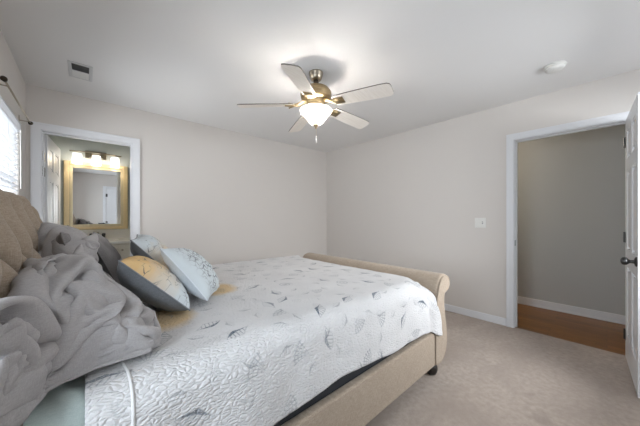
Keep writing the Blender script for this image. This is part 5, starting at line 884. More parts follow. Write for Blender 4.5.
972,6,12,24,23,18,6,-6,5,-10,-6,0,11,9,14,12,5,5,6,5,2,1,2,-7,-21,-21,-19,-18,-18,-13,-16,2,10,4,-8,-5,-9,10,-1,-21,22,-6,12,-1,-9,18,3,-10,21,20,7,-2,12,21,21,17,18,17,17,17,9,7,10,15,14,12,15,15,17,17,17,20,18,19,18,20,22,25,21,18,17,17,15,18,18,23,23,20,11,9,5,5,5,10,10,15,10,14,16,17,10,
983,4,8,21,21,24,15,2,-7,-3,-1,-3,-2,16,16,13,2,11,8,5,1,1,-4,-19,-19,-13,-20,-19,-12,-16,-11,1,-7,-2,5,-1,-12,-13,-4,0,20,12,5,-8,-15,0,15,-1,17,21,20,0,9,19,21,13,20,21,16,18,13,3,14,14,13,11,12,15,20,17,17,19,18,19,18,16,20,12,17,15,18,18,17,19,21,23,22,11,10,12,2,8,12,9,10,11,15,17,19,20,13,
978,1,15,22,24,20,20,12,0,-3,1,-5,-6,6,4,14,22,11,13,6,1,1,-14,-18,-19,-15,-20,-20,-20,-22,-21,-8,3,2,5,-10,-5,1,-3,1,19,11,7,-7,-16,-13,7,18,17,12,21,17,8,19,20,15,16,15,13,10,1,14,19,19,18,17,15,16,18,18,17,18,18,18,18,17,19,15,7,15,18,19,16,19,17,19,22,-4,10,15,8,9,7,8,12,14,16,18,20,20,21,
974,12,11,21,22,22,21,21,8,-1,0,-6,-4,3,7,1,20,17,13,14,3,-5,-18,-20,-19,-20,-20,-20,-22,-23,-21,12,1,3,3,-8,-1,1,-8,-16,18,9,8,-6,-8,-20,-4,15,20,15,18,24,20,16,21,20,17,15,13,-1,9,15,17,19,18,18,14,17,18,17,18,19,17,18,19,16,16,18,-2,15,15,19,19,19,19,19,20,-20,6,15,12,10,8,7,14,17,17,20,20,20,23,
974,22,18,11,19,23,22,21,13,11,-2,-6,-4,1,-13,11,19,18,20,10,-16,1,-21,-20,-21,-21,-20,-17,-20,-18,-20,14,15,4,0,-2,-2,-5,-10,-19,8,-6,3,6,-14,-9,-4,7,19,22,23,18,21,22,20,18,21,16,16,3,15,10,17,17,16,20,15,16,19,17,18,19,18,18,19,13,18,17,-20,13,22,22,21,18,19,17,21,-21,-9,16,14,14,10,5,21,16,18,19,22,22,19,
982,10,20,23,19,19,22,22,21,16,-3,-4,-13,-12,3,13,14,18,9,12,4,-14,-22,-21,-18,-19,-20,-18,-20,-20,-19,20,16,10,-1,-1,-4,-15,-24,-5,7,8,1,-3,-5,-10,-2,-12,16,23,16,19,23,21,22,21,19,21,18,16,7,16,14,16,16,18,18,17,17,18,18,17,17,18,18,15,18,0,-16,23,20,20,22,19,7,22,23,-19,9,-8,1,11,13,19,22,19,15,20,22,23,18,
1003,4,12,18,19,22,22,21,22,22,8,-10,-17,-11,10,12,14,18,9,12,-6,-21,-21,-15,-18,-20,-17,-20,-19,-20,-19,20,18,15,3,-9,-23,-16,-14,13,3,-5,17,-7,0,-11,-18,-8,10,22,13,20,19,21,21,18,18,18,18,16,13,22,20,21,19,18,19,18,17,16,18,17,17,18,17,17,10,-22,7,21,17,22,21,22,11,10,21,-13,17,-14,-4,5,18,20,23,21,22,15,22,22,19,
1025,2,6,17,7,22,16,22,21,19,10,1,-7,-7,8,5,19,18,13,12,-21,-20,-19,-16,-11,-21,-18,-19,-19,-19,-21,21,19,17,-6,-22,-13,-23,0,8,-19,21,19,-6,4,-14,-15,-13,1,20,8,16,20,22,16,17,18,18,18,16,20,22,21,22,23,22,22,18,20,19,18,18,17,17,18,16,-16,-14,18,21,17,16,16,19,22,11,18,5,4,-13,9,-10,20,20,16,23,22,17,21,22,13,
1041,-19,-9,-13,-12,-11,3,-2,-7,8,23,16,-6,0,-6,-18,-15,-22,-17,-5,-17,9,3,-21,-13,-3,9,-13,-19,-22,-21,-21,17,11,-23,-10,14,4,18,13,11,0,7,9,0,11,18,21,15,16,2,9,12,2,-3,-2,11,14,0,2,9,6,12,5,-8,-11,-2,4,4,4,5,-3,-11,6,0,-15,-8,-8,-9,-9,-8,11,-8,-22,-23,11,0,15,22,9,3,3,7,12,12,11,18,20,19,18,18,
1039,-22,-20,-16,-13,-11,2,-3,9,18,22,21,-4,-1,-4,-17,-21,-20,-16,-9,-14,-16,7,-8,8,-10,-18,-15,-15,-19,-23,-21,13,14,1,-19,-8,7,17,14,7,0,13,14,20,15,17,14,9,15,-4,5,7,-5,-4,2,10,16,13,6,8,9,7,5,0,-10,0,-6,6,0,6,0,3,-2,-7,-4,-2,-7,-8,-9,-11,-2,-15,-21,-20,16,3,13,22,18,10,3,2,15,12,8,14,19,20,19,18,
1031,-15,-21,-22,-16,-19,0,0,16,20,23,17,8,5,-10,-21,-16,-8,-12,-16,-19,-24,-15,4,15,-16,-16,-17,-5,-20,-22,-21,-4,16,12,6,-18,2,10,5,-2,4,15,18,20,21,23,22,12,10,1,0,-8,10,7,5,-2,0,-1,6,13,8,9,10,9,4,0,-4,0,0,2,10,-2,-1,-4,-9,-14,-11,-13,-15,-14,-1,-7,-19,-21,16,21,10,22,20,17,11,2,14,9,12,6,17,17,16,18,
1011,-12,-10,-19,-21,12,-2,-3,12,13,7,22,18,4,-7,-14,-19,-19,-17,-13,-14,-20,-14,2,-3,-18,-10,-14,3,-23,-23,-21,-15,16,22,14,-23,-17,5,6,3,14,23,12,21,23,22,19,6,6,4,1,-1,2,0,3,0,-2,2,9,9,7,9,11,11,8,10,9,5,3,-1,8,-2,-7,-7,-10,-15,-20,-8,-19,-17,-15,6,-7,-20,6,17,23,21,22,16,-3,-2,17,12,12,4,18,17,18,15,
992,-12,-8,-16,-21,10,21,10,11,13,-8,8,19,13,-3,-9,-17,-18,-15,-14,-20,-20,-12,-7,-15,-18,-3,-5,-5,-23,-20,-22,-15,21,10,13,-7,-18,-21,7,20,15,20,19,19,16,15,13,6,4,7,1,-5,2,5,9,7,5,4,5,5,5,10,10,6,1,7,14,13,17,5,-3,-7,-6,-6,-11,-14,-14,-21,-22,-20,-13,-2,-3,-3,7,13,20,22,22,22,10,-14,-2,13,16,10,9,17,20,13,
987,-21,-16,-8,-21,17,22,19,19,18,-1,-6,-3,11,8,-1,-10,-16,-20,-16,-21,-14,-17,-23,-17,-21,-5,2,5,-21,-22,-23,-21,24,-2,18,5,-10,-10,-16,20,20,18,-1,20,20,21,16,9,-2,11,13,11,-10,6,7,7,6,4,4,6,4,4,9,5,5,6,4,18,10,-5,-8,-5,-3,-7,-13,-10,-7,-7,-23,-20,2,3,-6,-5,-1,6,10,20,22,21,21,-9,-16,1,17,15,8,18,19,8,
987,-22,-23,-15,-18,22,22,20,24,21,11,2,-12,-18,3,8,1,-11,-14,-20,-17,-20,-17,-20,-23,-8,1,-6,-8,-22,-21,-19,-21,24,-17,17,10,-9,6,-13,2,23,-1,14,22,22,18,10,17,16,15,9,1,1,3,6,7,12,5,3,5,1,8,4,4,5,7,-1,9,7,-14,-12,-4,6,10,-5,-13,-10,-13,-22,-15,13,4,-6,-7,-3,9,-3,6,17,20,20,21,-12,-7,-1,1,9,22,16,0,
983,-15,-23,-17,-21,23,24,21,9,19,7,6,-11,-9,-11,7,2,-8,-12,-16,-15,-16,-16,-22,-15,8,-5,-14,-15,-20,-16,-17,-21,16,-20,0,9,-1,14,9,0,-2,3,20,23,20,5,12,17,17,19,16,14,7,6,6,6,7,3,3,1,9,1,9,6,1,3,-2,4,-4,-13,-14,15,13,-1,-3,-7,-11,-17,-22,-8,-10,-6,11,11,0,8,-5,0,2,18,23,22,9,-7,2,0,-2,5,22,1,
982,-21,-20,-21,-9,22,19,21,20,14,-4,-8,-8,-9,-5,-3,3,-6,-9,-15,-16,-16,-1,-7,-18,-15,-3,-18,-12,-19,-17,-12,-2,-15,19,-10,-14,1,8,8,6,0,15,15,20,22,21,16,15,17,14,10,11,2,1,11,-1,5,8,16,10,-2,1,7,6,6,-6,-1,1,-13,-10,18,11,10,-2,-8,-12,-22,-19,-8,3,-5,-8,12,8,6,2,1,0,-2,3,16,22,22,8,0,1,-2,-7,2,-1,
988,-21,-20,-20,-15,15,17,23,19,-2,6,-14,-11,-6,-4,-3,1,-5,-8,-13,-14,-12,-8,8,-6,-12,-24,-16,-21,-16,-14,-13,-2,-14,17,-6,-8,15,-13,0,0,11,24,19,22,22,22,22,20,14,9,4,14,1,2,6,9,10,4,6,11,6,6,5,-3,-2,-1,-6,-15,-1,14,7,15,8,-13,-15,-16,-11,-4,-1,2,-2,-10,13,7,6,5,5,-3,-2,1,0,22,20,21,8,1,-3,-7,2,-1,
984,-6,-18,-18,-17,17,15,7,9,0,1,-12,-14,-8,-5,-2,-2,-4,-5,-8,-16,-7,-9,5,-3,-5,-16,-23,-21,-11,-19,-21,-8,-2,10,-10,13,10,-8,13,3,-10,21,20,21,23,22,18,23,20,5,8,8,11,9,12,11,6,3,4,9,5,0,-1,-2,-7,-12,-9,2,21,11,10,0,-10,-12,-16,0,3,-1,-3,-5,-3,-1,-5,-11,14,1,12,12,5,3,1,7,6,18,21,14,7,-9,2,0,
967,-9,-5,-10,-5,10,-9,10,12,-11,2,5,3,-21,-7,-8,-8,-10,-4,-8,-12,-1,-2,-4,-5,-6,-10,-17,-22,-19,-20,-12,-18,5,10,9,6,-9,1,7,5,-4,23,20,22,21,22,22,19,24,22,11,8,10,9,9,7,4,5,6,1,0,-3,-10,-9,-9,-2,2,10,16,6,-2,-3,-13,-11,-13,-5,0,-1,-1,0,-7,-2,-8,4,4,6,5,7,7,3,2,6,13,20,21,5,9,9,21,5,
945,-9,1,7,17,-1,1,-18,2,-15,0,9,14,-19,-19,-10,-8,-8,9,-19,-17,3,-4,-3,-5,-8,-7,-11,-15,-24,-14,-20,-20,10,16,19,-12,9,-1,-7,9,-3,23,21,21,23,21,20,22,21,21,19,10,9,8,7,6,5,4,3,-2,-6,-11,-10,-1,0,10,-2,8,10,1,-9,-7,-8,-7,-5,-4,-5,-8,-9,0,-6,-6,-3,1,3,5,7,7,5,3,3,14,18,20,21,22,18,8,12,14,
927,2,-11,15,23,7,16,-21,-6,-18,-21,12,10,-6,-2,-22,-14,-4,5,-20,-17,-13,3,-3,-9,-9,-7,-9,-12,-11,-22,-19,-12,17,19,7,0,-7,0,0,5,4,21,22,19,22,21,21,20,18,19,20,16,7,10,10,8,0,0,-5,-9,-8,-2,2,13,4,3,-4,-4,-2,-6,-3,7,-11,-2,-4,-6,-8,-10,-12,-4,-5,-5,-10,-1,2,5,7,5,5,6,17,23,21,21,20,19,21,13,18,15,
916,-10,1,22,19,21,21,-18,-15,-19,-21,-2,3,17,-3,-19,-22,-7,-5,-19,-13,-16,1,-9,-9,-9,-7,-8,-12,-8,-8,-19,9,5,-2,8,2,3,5,8,1,10,6,21,22,23,23,21,19,6,22,16,17,6,6,6,2,5,-3,-6,-1,5,11,8,10,9,5,-3,-7,-17,-9,4,-2,-9,-6,-1,-9,-5,-12,1,-12,-16,-7,-4,-6,-4,0,3,8,13,20,21,17,18,22,22,22,23,20,17,18,
898,-3,13,21,23,21,22,-13,-19,-20,-20,-17,-1,18,4,-13,-17,-14,-14,-16,-17,-16,-11,-1,-12,-10,-7,-9,-10,-10,-8,22,16,-3,0,7,0,-2,9,9,-3,11,-2,19,18,22,19,23,21,7,13,23,-1,5,6,6,0,3,7,11,9,-3,11,11,13,-1,-14,-6,4,-11,-3,-6,-1,0,-10,-1,-2,-5,-8,-13,-14,-20,-14,-9,-6,-3,2,12,17,22,21,22,20,16,17,21,23,22,22,21,19,
892,-1,17,22,22,24,11,-14,-2,-16,-20,-19,-17,4,10,-15,-10,-19,-16,-16,3,-5,-21,-19,-17,-10,1,6,-22,-15,-10,22,17,20,7,3,2,2,9,-3,4,16,-7,9,7,21,20,22,21,18,17,16,-20,4,6,5,1,7,7,9,13,10,9,6,6,-3,9,-3,-2,-9,-7,-7,-2,-2,-3,-4,-6,-11,-11,-12,-11,-10,-10,-7,-7,-4,14,7,15,19,21,21,21,21,13,19,15,22,22,23,19,
881,10,22,23,18,15,-6,8,-3,-7,-19,-18,-12,5,-18,-12,-11,-16,-18,-20,-2,1,4,-21,-26,-12,14,-7,-13,-23,-18,22,22,17,22,15,4,-1,-9,-4,-1,1,19,1,-2,21,22,21,21,18,16,16,-7,2,5,21,8,8,-3,-3,5,2,3,8,6,9,-6,6,7,-1,-7,-6,-7,-9,-8,-10,-8,-11,-11,-11,-11,-11,-10,-8,-4,8,18,16,19,20,20,20,21,19,16,13,14,18,23,20,15,
883,18,15,15,9,8,-1,4,-5,-2,-2,0,-11,-18,-19,-12,-17,-13,-16,-16,18,-6,0,-18,-20,-9,-18,-7,-6,-17,-14,21,22,25,20,18,9,-3,-6,-12,-1,-16,16,-7,10,21,23,20,22,19,18,17,12,-3,2,19,1,9,12,2,3,-2,-12,18,-16,1,10,13,-5,-15,-7,-5,-6,-7,-8,-8,-8,-9,-10,-9,-11,-11,-9,-7,5,20,19,17,15,21,20,19,20,20,20,13,9,13,18,18,8,
871,15,14,11,11,8,4,-6,-2,-4,3,14,-13,-20,-23,-17,-16,-10,-19,5,24,-22,2,-13,-20,-19,-13,-8,8,-20,1,-2,17,21,20,19,-3,-7,0,-3,-3,0,-11,9,23,23,18,22,22,19,14,13,19,6,-3,18,2,1,0,-4,15,14,-21,22,-6,-11,17,-7,-10,1,-2,-2,-4,-6,-6,-7,-7,-9,-8,-10,-13,-14,-7,-17,17,11,22,17,15,20,20,20,20,20,17,7,14,12,10,20,1,
854,15,13,12,10,11,-1,-6,-3,-1,10,21,-16,-21,-12,-9,-20,-22,-12,18,14,-16,-1,-17,-19,-24,-22,-9,12,-6,1,-2,8,19,18,16,-17,-5,-5,1,-3,-1,6,21,19,19,22,22,20,17,13,11,22,9,-2,10,3,-4,6,4,2,17,-2,6,11,-8,14,-21,-11,1,0,-1,-1,-3,-5,-5,-6,-7,-8,-10,-10,-15,-12,-19,1,22,22,16,22,17,19,21,19,18,14,9,11,10,7,20,-2,
840,15,19,15,4,1,-1,-6,-5,4,18,22,-18,-17,5,-12,-19,-23,-19,3,15,7,-21,-15,-19,-14,-21,-23,24,17,-2,2,-12,3,16,19,-19,-15,2,14,-5,-8,18,20,19,22,21,22,18,16,16,11,19,3,12,1,0,1,5,5,4,3,20,-15,17,17,4,-13,-16,11,-3,-10,-3,-1,-4,-1,-6,-14,-2,-12,-10,-10,-16,-14,-12,21,21,22,21,16,20,18,18,18,9,6,11,5,6,19,-1,
824,16,19,10,4,17,13,6,-4,-6,15,5,-5,-18,-11,-13,-13,-10,-10,-19,5,15,-22,-18,-16,-13,-18,-8,13,21,10,3,-11,-11,3,17,-6,-16,16,4,-9,-11,21,18,22,21,21,19,17,14,16,3,20,8,5,6,-1,7,6,6,5,3,13,-9,7,20,11,-4,-6,14,-8,-8,-1,-5,-1,-8,-7,-10,-5,-15,-9,-10,-12,-15,-15,20,21,22,17,19,21,13,13,20,3,2,13,0,12,15,-6,
808,16,19,7,10,21,-2,11,12,-12,7,0,-4,0,8,-14,-13,-11,-16,-8,-16,5,-20,-20,-14,-8,-8,8,-12,9,15,18,3,-10,-17,14,-6,-12,11,14,-7,-17,21,22,17,21,25,11,16,11,14,5,17,12,1,9,0,7,7,6,5,5,4,3,2,11,14,5,8,18,-13,-10,-4,8,-7,-8,-8,-7,-11,-14,-7,-9,-17,-14,-15,20,22,16,15,22,18,11,9,22,10,-7,5,3,15,5,-8,
806,24,22,7,-2,23,2,19,18,-9,-16,-12,-9,19,2,11,-15,-12,-17,-7,-17,-19,-22,-14,1,4,-12,9,-13,-11,6,12,18,-15,-1,10,-10,-12,0,18,4,-19,18,23,21,20,17,9,15,11,16,10,3,15,2,7,9,9,5,3,6,6,4,7,17,4,-3,20,20,12,-6,-6,-8,-6,-10,-12,3,-9,-9,-10,-13,-15,-17,-12,-13,18,19,13,20,20,13,16,5,21,17,-8,4,-4,11,-1,-10,
815,15,23,17,-10,21,13,17,7,-18,-19,-15,-6,19,16,21,-16,-9,-13,-12,-20,-18,-15,-15,-8,11,-11,7,-7,-13,9,-6,14,7,-7,-4,-22,0,0,8,14,-11,14,20,22,18,7,11,14,10,14,5,9,13,7,3,7,8,7,7,7,9,14,17,5,-10,21,21,7,-1,-10,-12,-6,-8,-3,2,0,-7,-10,-11,-12,-15,-19,-5,-17,18,12,19,22,14,5,18,16,13,22,-4,1,-3,-2,-6,-7,
818,14,23,25,-20,24,22,3,-5,-13,-16,-18,-8,20,21,18,8,-10,-13,-16,-17,-16,-15,-14,-12,-6,15,3,-19,3,-17,-8,2,22,-17,4,-17,0,0,0,6,1,26,19,14,22,15,0,2,11,9,12,6,8,8,7,8,10,14,10,7,20,14,2,-4,16,10,5,1,0,-8,-9,-11,-10,-1,-2,0,-4,-5,-6,-8,-11,-15,-16,-16,19,14,23,18,12,-2,18,19,16,20,-1,-6,-8,-5,-6,-6,
817,21,20,17,-14,14,21,-10,-4,-7,-12,-18,-4,24,16,19,22,-3,-14,-12,-16,-17,-13,-13,-15,-9,-2,9,-19,7,-22,-11,5,22,3,-15,1,-3,-3,0,13,-11,21,13,25,10,20,-2,-5,5,11,9,11,5,16,6,12,18,13,6,17,15,8,8,2,8,1,-8,-5,2,-3,-3,-5,-10,-3,-5,-5,-6,-8,-8,-9,-9,-11,-9,-16,22,22,17,6,13,4,15,18,20,16,-8,-7,-8,-5,1,15,
826,3,17,19,8,4,17,-3,-22,-14,-7,-8,-1,22,21,17,7,-7,-9,-13,-4,-4,-12,-10,-16,1,-2,-7,-16,-8,-1,-20,-5,23,15,-6,0,-2,-1,0,4,-19,17,17,12,21,20,20,-8,-4,9,2,6,14,10,14,17,18,13,6,9,5,1,-1,4,5,1,9,6,6,5,-1,-7,-16,-9,-2,-12,-6,-7,-8,-5,-14,-12,-12,-13,17,21,11,2,10,12,21,22,18,2,-9,-8,-6,3,19,20,
830,-12,16,18,13,9,9,5,-21,-22,-16,-10,10,22,17,15,1,-7,-9,-10,-6,1,0,-2,0,1,-5,-8,-15,-10,-12,-10,-15,20,19,10,-2,-1,2,1,-4,-19,-11,14,17,22,21,20,14,-2,-5,1,12,17,12,14,11,8,3,-2,10,4,0,8,9,6,-3,3,4,4,6,5,4,3,-6,-8,-10,-10,-10,-9,-4,-17,-15,-4,-14,20,10,-8,2,17,18,22,21,7,13,-1,1,4,0,3,8,
829,-20,12,18,9,10,7,10,-11,-22,-15,-22,15,18,15,12,-2,-6,-12,-1,-10,-2,1,-3,1,-1,18,7,-14,-9,-14,-15,-17,-2,18,3,-3,0,4,4,7,0,-4,-14,23,15,23,20,20,4,0,-1,11,14,10,6,4,1,0,6,3,2,8,8,9,6,6,4,4,2,2,12,-6,-6,2,1,3,-8,-12,-9,-5,-13,-17,-22,7,17,-1,8,-5,19,13,20,21,15,16,9,2,2,1,2,1,
839,-15,-14,17,21,-8,7,5,3,-18,-20,-22,12,15,14,19,-7,-10,-11,-8,1,-6,-1,-2,-2,8,20,20,0,-18,-19,-9,-10,-16,-3,0,-3,4,6,-1,5,1,-1,5,15,20,20,21,20,9,6,4,5,3,3,1,0,1,5,2,7,9,10,8,8,8,6,8,9,8,-8,9,14,-3,-15,-5,11,-4,-10,-16,-21,-12,-13,-15,17,18,-3,4,10,7,19,12,19,23,19,16,4,4,1,2,1,
847,-8,-20,16,9,7,-8,-3,-8,-18,-7,-25,16,16,15,18,-20,-2,5,-21,-11,-2,-3,-2,1,15,19,22,2,-7,-5,-7,-11,-14,-11,-7,9,3,6,4,7,0,1,-1,9,17,14,11,19,4,4,2,1,3,1,0,3,0,3,11,10,11,11,6,9,7,9,6,5,6,13,19,4,-3,-12,-19,11,-9,-17,-12,-8,-12,-15,-19,18,22,1,17,8,5,18,16,12,14,22,23,6,5,6,5,3,
833,6,-19,-7,13,4,-1,-8,-10,-14,-6,5,-7,9,15,18,-1,12,-7,-12,-14,-23,-13,-2,15,16,17,20,17,9,-7,-6,-14,-17,-19,-20,-3,4,5,0,4,2,10,17,17,20,14,7,11,-14,4,-5,1,2,1,-1,4,6,10,11,10,16,11,10,-1,12,12,-1,8,15,22,15,2,0,-13,-21,-14,-6,-3,-7,-2,-19,-19,-18,16,19,17,16,14,3,19,18,15,8,13,18,10,3,-1,9,7,
827,9,-16,-18,2,6,-2,-6,-11,-16,-6,8,16,14,9,8,17,-5,-18,-17,9,-19,-21,-4,9,14,15,21,16,17,22,-11,-19,-21,-19,-11,-20,-11,0,0,10,19,19,17,20,19,15,3,-3,-16,-1,-11,-1,18,14,10,1,0,-3,9,7,12,16,5,3,17,10,-2,16,19,21,5,-6,-12,0,-17,-9,-1,-5,-3,-11,-16,-18,-21,13,21,19,18,21,6,19,19,17,13,9,3,-12,4,5,6,3,
819,17,-18,-20,-16,9,-3,-2,-16,-15,-3,5,16,19,8,16,21,-17,-16,-19,13,2,-16,-9,-7,9,20,19,20,21,19,5,-18,-22,-19,-9,-19,-17,-9,0,20,22,16,18,18,18,10,3,-13,-13,-10,-6,-3,9,17,12,5,3,4,3,10,10,10,8,4,5,10,21,19,21,4,-6,-9,-5,0,-3,-3,-4,-1,-10,-12,-15,-18,-22,16,21,21,21,18,14,16,14,10,8,1,3,0,-8,0,6,3,
811,22,-22,-22,-16,-5,-1,0,-15,-9,-6,21,5,11,16,22,19,-23,-20,2,-10,6,13,-11,-20,4,24,21,18,21,22,14,-18,-22,-14,-9,-20,-21,-20,14,16,18,21,16,19,14,15,-2,-8,-11,-7,-14,-3,-1,1,10,8,2,4,5,7,8,9,13,13,13,20,20,12,0,0,7,10,2,4,-9,-9,-4,-12,-6,-18,-18,-18,-17,21,18,9,18,16,18,16,15,3,9,-2,3,6,-2,-2,-3,3,
806,21,-23,-21,-21,-13,-5,6,-7,9,-15,13,7,21,11,17,17,-19,-13,10,-24,-9,15,0,-15,8,21,17,22,24,21,20,-18,-18,-13,-20,-14,-23,-14,17,4,22,21,20,13,15,12,-14,-9,-7,1,-1,-1,-2,-1,-8,-11,2,6,12,13,14,13,14,16,18,7,9,4,6,7,2,12,4,2,-2,-3,-5,-8,-16,-19,-21,-12,-7,2,14,16,17,18,16,15,8,8,18,-16,-2,7,1,-2,-6,0,
799,16,-18,-22,-23,-17,18,15,-9,4,-13,13,-1,4,10,17,13,-8,-13,6,-3,-19,-1,0,8,-2,20,20,22,19,22,21,-4,-22,-8,-20,-19,-14,-12,16,-10,23,22,19,16,13,7,-1,-7,-2,1,-2,-5,-9,-14,-11,-15,12,14,14,15,16,12,16,17,18,11,6,0,3,2,6,0,5,0,-3,-1,-10,-13,-12,-9,-2,-8,-12,-9,-3,13,19,18,13,13,9,16,14,-5,-13,-4,4,-4,-6,4,
821,-17,-18,-21,-22,-15,20,21,12,-8,-17,13,7,-8,0,12,11,16,-16,1,-9,3,-14,-4,0,2,24,20,22,23,21,15,6,-20,-9,-18,-22,-22,-21,7,2,22,11,17,19,18,11,1,-6,-7,-3,4,-2,-16,-17,-10,8,14,14,17,17,17,11,5,9,5,8,14,16,9,10,2,-4,-3,-2,-6,-10,-12,-12,-13,-8,-6,4,2,-2,-1,-7,11,18,8,15,13,15,3,-2,-5,-5,-6,-6,2,-2,
826,-23,-22,-17,-20,-2,-4,24,20,2,-17,11,10,-20,0,0,18,23,-14,-4,5,7,-11,-14,-10,0,25,21,21,20,18,22,9,-11,-18,-24,-23,-20,-12,17,-4,3,24,22,13,11,-4,-2,1,-4,4,-5,-2,0,-17,8,7,7,9,12,16,10,7,12,19,12,0,1,9,4,6,6,5,4,0,2,1,-11,-14,-11,-6,-3,0,0,0,-1,-6,-8,3,12,16,22,1,-8,0,-5,-6,-6,-5,1,-2,
822,-19,-16,-20,-13,4,-6,8,19,-2,-5,-4,20,-20,0,0,23,22,4,-8,10,4,-12,-16,-18,-8,20,23,21,20,17,20,8,-5,-21,-21,-22,-19,-8,-9,-5,9,24,23,14,14,13,8,2,-4,-1,0,2,-11,-21,14,14,7,9,5,9,8,12,10,19,19,6,-2,10,7,2,-1,5,-4,-1,-6,-9,-8,3,1,2,-3,0,0,-1,-3,-6,-10,-3,-2,14,20,-14,-5,-3,-5,-6,-4,-3,-4,-1,
819,-17,-18,-21,7,-7,6,-5,13,16,-3,-20,23,-16,0,-9,23,17,22,-10,4,13,-11,-15,-14,-20,10,21,22,18,17,20,0,2,-18,-21,-22,-19,-18,-12,-3,15,23,20,12,13,14,12,13,10,7,-3,-14,-23,-6,6,20,19,13,5,7,8,12,3,20,19,8,3,6,6,4,-2,1,-6,-2,-2,-2,-6,4,1,-2,1,0,-1,-2,-4,-9,-8,-7,-9,19,7,-20,17,3,-6,-9,-2,0,-5,0,
816,-14,-11,-23,8,8,6,-14,-9,15,8,-21,15,-16,0,7,18,22,19,9,-11,19,-11,-19,-12,-17,-6,21,19,19,16,15,0,-2,-12,-21,-23,-15,-20,-15,13,17,10,12,9,14,14,8,14,10,8,-5,-4,-6,2,-2,9,18,21,15,12,5,-1,11,14,21,10,2,-1,4,-8,-10,3,2,0,4,9,6,5,1,-1,0,0,-2,-11,-15,-16,-16,-12,9,23,-7,-12,2,13,12,4,-2,0,-5,0,
803,-6,-15,-14,19,12,5,-15,-18,-3,18,-16,4,-6,6,0,21,17,20,22,-12,19,-15,-13,-9,-17,-15,6,20,18,19,14,1,-1,-12,-20,-21,-21,-19,-2,13,14,-15,15,15,13,10,11,11,13,4,15,11,2,2,-4,6,7,12,23,7,3,9,14,9,18,5,7,-2,-4,-5,1,6,6,5,5,6,5,2,-2,-7,-9,-10,-10,-10,-15,-15,-8,-9,20,22,-3,-3,7,12,12,3,-6,6,-3,-1,
786,11,-23,-6,11,23,11,-10,-13,-20,3,15,-5,-15,16,-10,23,22,19,22,-2,16,-17,-7,-12,-18,-16,-10,15,17,20,12,2,2,-10,-22,-21,-20,-13,17,1,-14,-10,12,12,18,9,17,6,13,2,17,7,5,20,16,7,11,-5,14,9,13,14,12,11,-15,2,3,2,14,4,8,10,5,5,7,2,1,-5,-12,-14,-15,-12,-5,-12,-15,-7,2,-11,17,22,13,5,9,12,9,3,-6,7,1,-5,
773,19,-13,2,-9,17,20,8,-17,-12,-15,26,-11,-20,26,-20,23,25,16,22,0,20,-20,-6,-14,-5,-17,-19,-1,17,20,7,6,11,-16,-20,-21,-21,7,-10,-4,13,-10,22,15,15,11,9,-10,1,6,16,20,4,13,17,22,18,5,11,9,10,11,10,11,-16,-19,6,15,16,8,10,5,7,8,3,-3,-16,-12,-14,-14,-7,-15,-10,-11,-13,-4,-3,7,20,18,25,15,9,5,13,3,-5,6,3,-3,
768,11,9,-15,-5,15,15,21,-3,-16,-13,12,-24,1,20,-19,21,22,15,22,12,15,-11,-20,-7,-8,-8,-16,5,9,20,14,7,2,-23,-21,-25,-21,-13,0,0,0,0,18,15,11,10,16,9,12,4,3,-1,14,16,23,18,20,11,17,17,9,7,3,-1,-18,-7,-11,8,14,15,17,9,3,6,-8,-6,-5,-16,-18,-11,-12,-11,-12,-10,-11,-7,10,20,20,19,22,21,15,8,6,2,3,3,7,-6,
768,0,19,-1,-18,0,18,19,19,-8,-15,-6,-21,1,22,-21,23,20,14,21,21,10,-4,-18,-2,-4,-11,-16,0,11,13,23,11,-16,-19,-22,-22,-18,-17,-6,8,8,-16,18,-4,15,8,16,12,14,13,11,6,17,0,13,20,20,20,24,14,8,1,-2,-2,-7,-1,-13,3,11,10,8,4,7,6,-12,-7,-4,-6,-11,-16,-13,-12,-10,-12,-9,3,18,19,21,16,19,22,12,16,10,7,4,2,6,-3,
774,-6,11,11,-6,-16,10,19,13,16,-13,-18,-19,18,-1,-12,17,17,13,21,19,12,-2,-7,-21,1,2,-10,9,6,6,15,22,-21,-22,-23,-21,-12,-11,-7,13,-8,-21,14,-14,15,9,11,13,14,10,14,12,15,19,18,18,15,20,6,8,13,2,-9,-4,-3,7,6,3,0,1,1,1,8,9,8,3,-7,-6,-9,-11,-12,-12,-16,-15,-12,13,15,14,18,17,15,22,18,17,14,9,6,4,3,0,
776,-8,0,12,14,-17,-9,20,13,14,12,-18,-18,-5,-11,2,14,19,17,14,21,11,0,-5,-19,-13,13,6,14,10,4,-3,19,-18,-17,-23,-17,-9,-20,-19,6,-10,-4,0,0,0,6,14,9,15,16,17,20,24,12,9,11,17,22,10,7,1,4,4,8,11,6,2,-2,-3,3,7,8,-2,-12,-6,6,7,6,-7,-7,-12,-11,-13,-14,-16,-8,9,18,17,21,22,20,19,19,16,13,9,6,4,2,
776,-8,0,12,21,-18,-15,9,17,10,18,2,-18,-18,-20,19,-2,22,21,8,20,8,-1,-3,-15,-20,4,10,16,12,11,9,-2,-17,-15,-3,-18,-10,-20,-19,-9,-6,1,14,-15,15,5,14,11,10,16,15,20,13,10,5,21,21,4,3,5,1,5,8,7,9,6,7,6,-9,-1,2,9,-1,6,4,5,4,3,-5,-5,-8,-9,-11,-11,-15,-16,-6,13,20,21,20,21,21,21,19,15,12,10,7,4,
784,-16,0,16,24,-15,-16,-9,13,20,11,19,-23,-21,-19,1,17,20,18,3,19,0,-6,2,-2,-18,-9,6,15,13,10,11,0,-11,-16,6,-1,-16,-22,-17,-23,5,12,11,-7,14,7,-9,14,17,16,18,15,-5,5,11,21,14,4,2,2,8,14,8,14,-1,8,8,1,4,-1,-7,0,1,0,3,5,7,6,1,-3,-6,-8,-10,-5,-8,-11,-19,3,18,19,22,21,22,21,20,18,15,12,9,9,
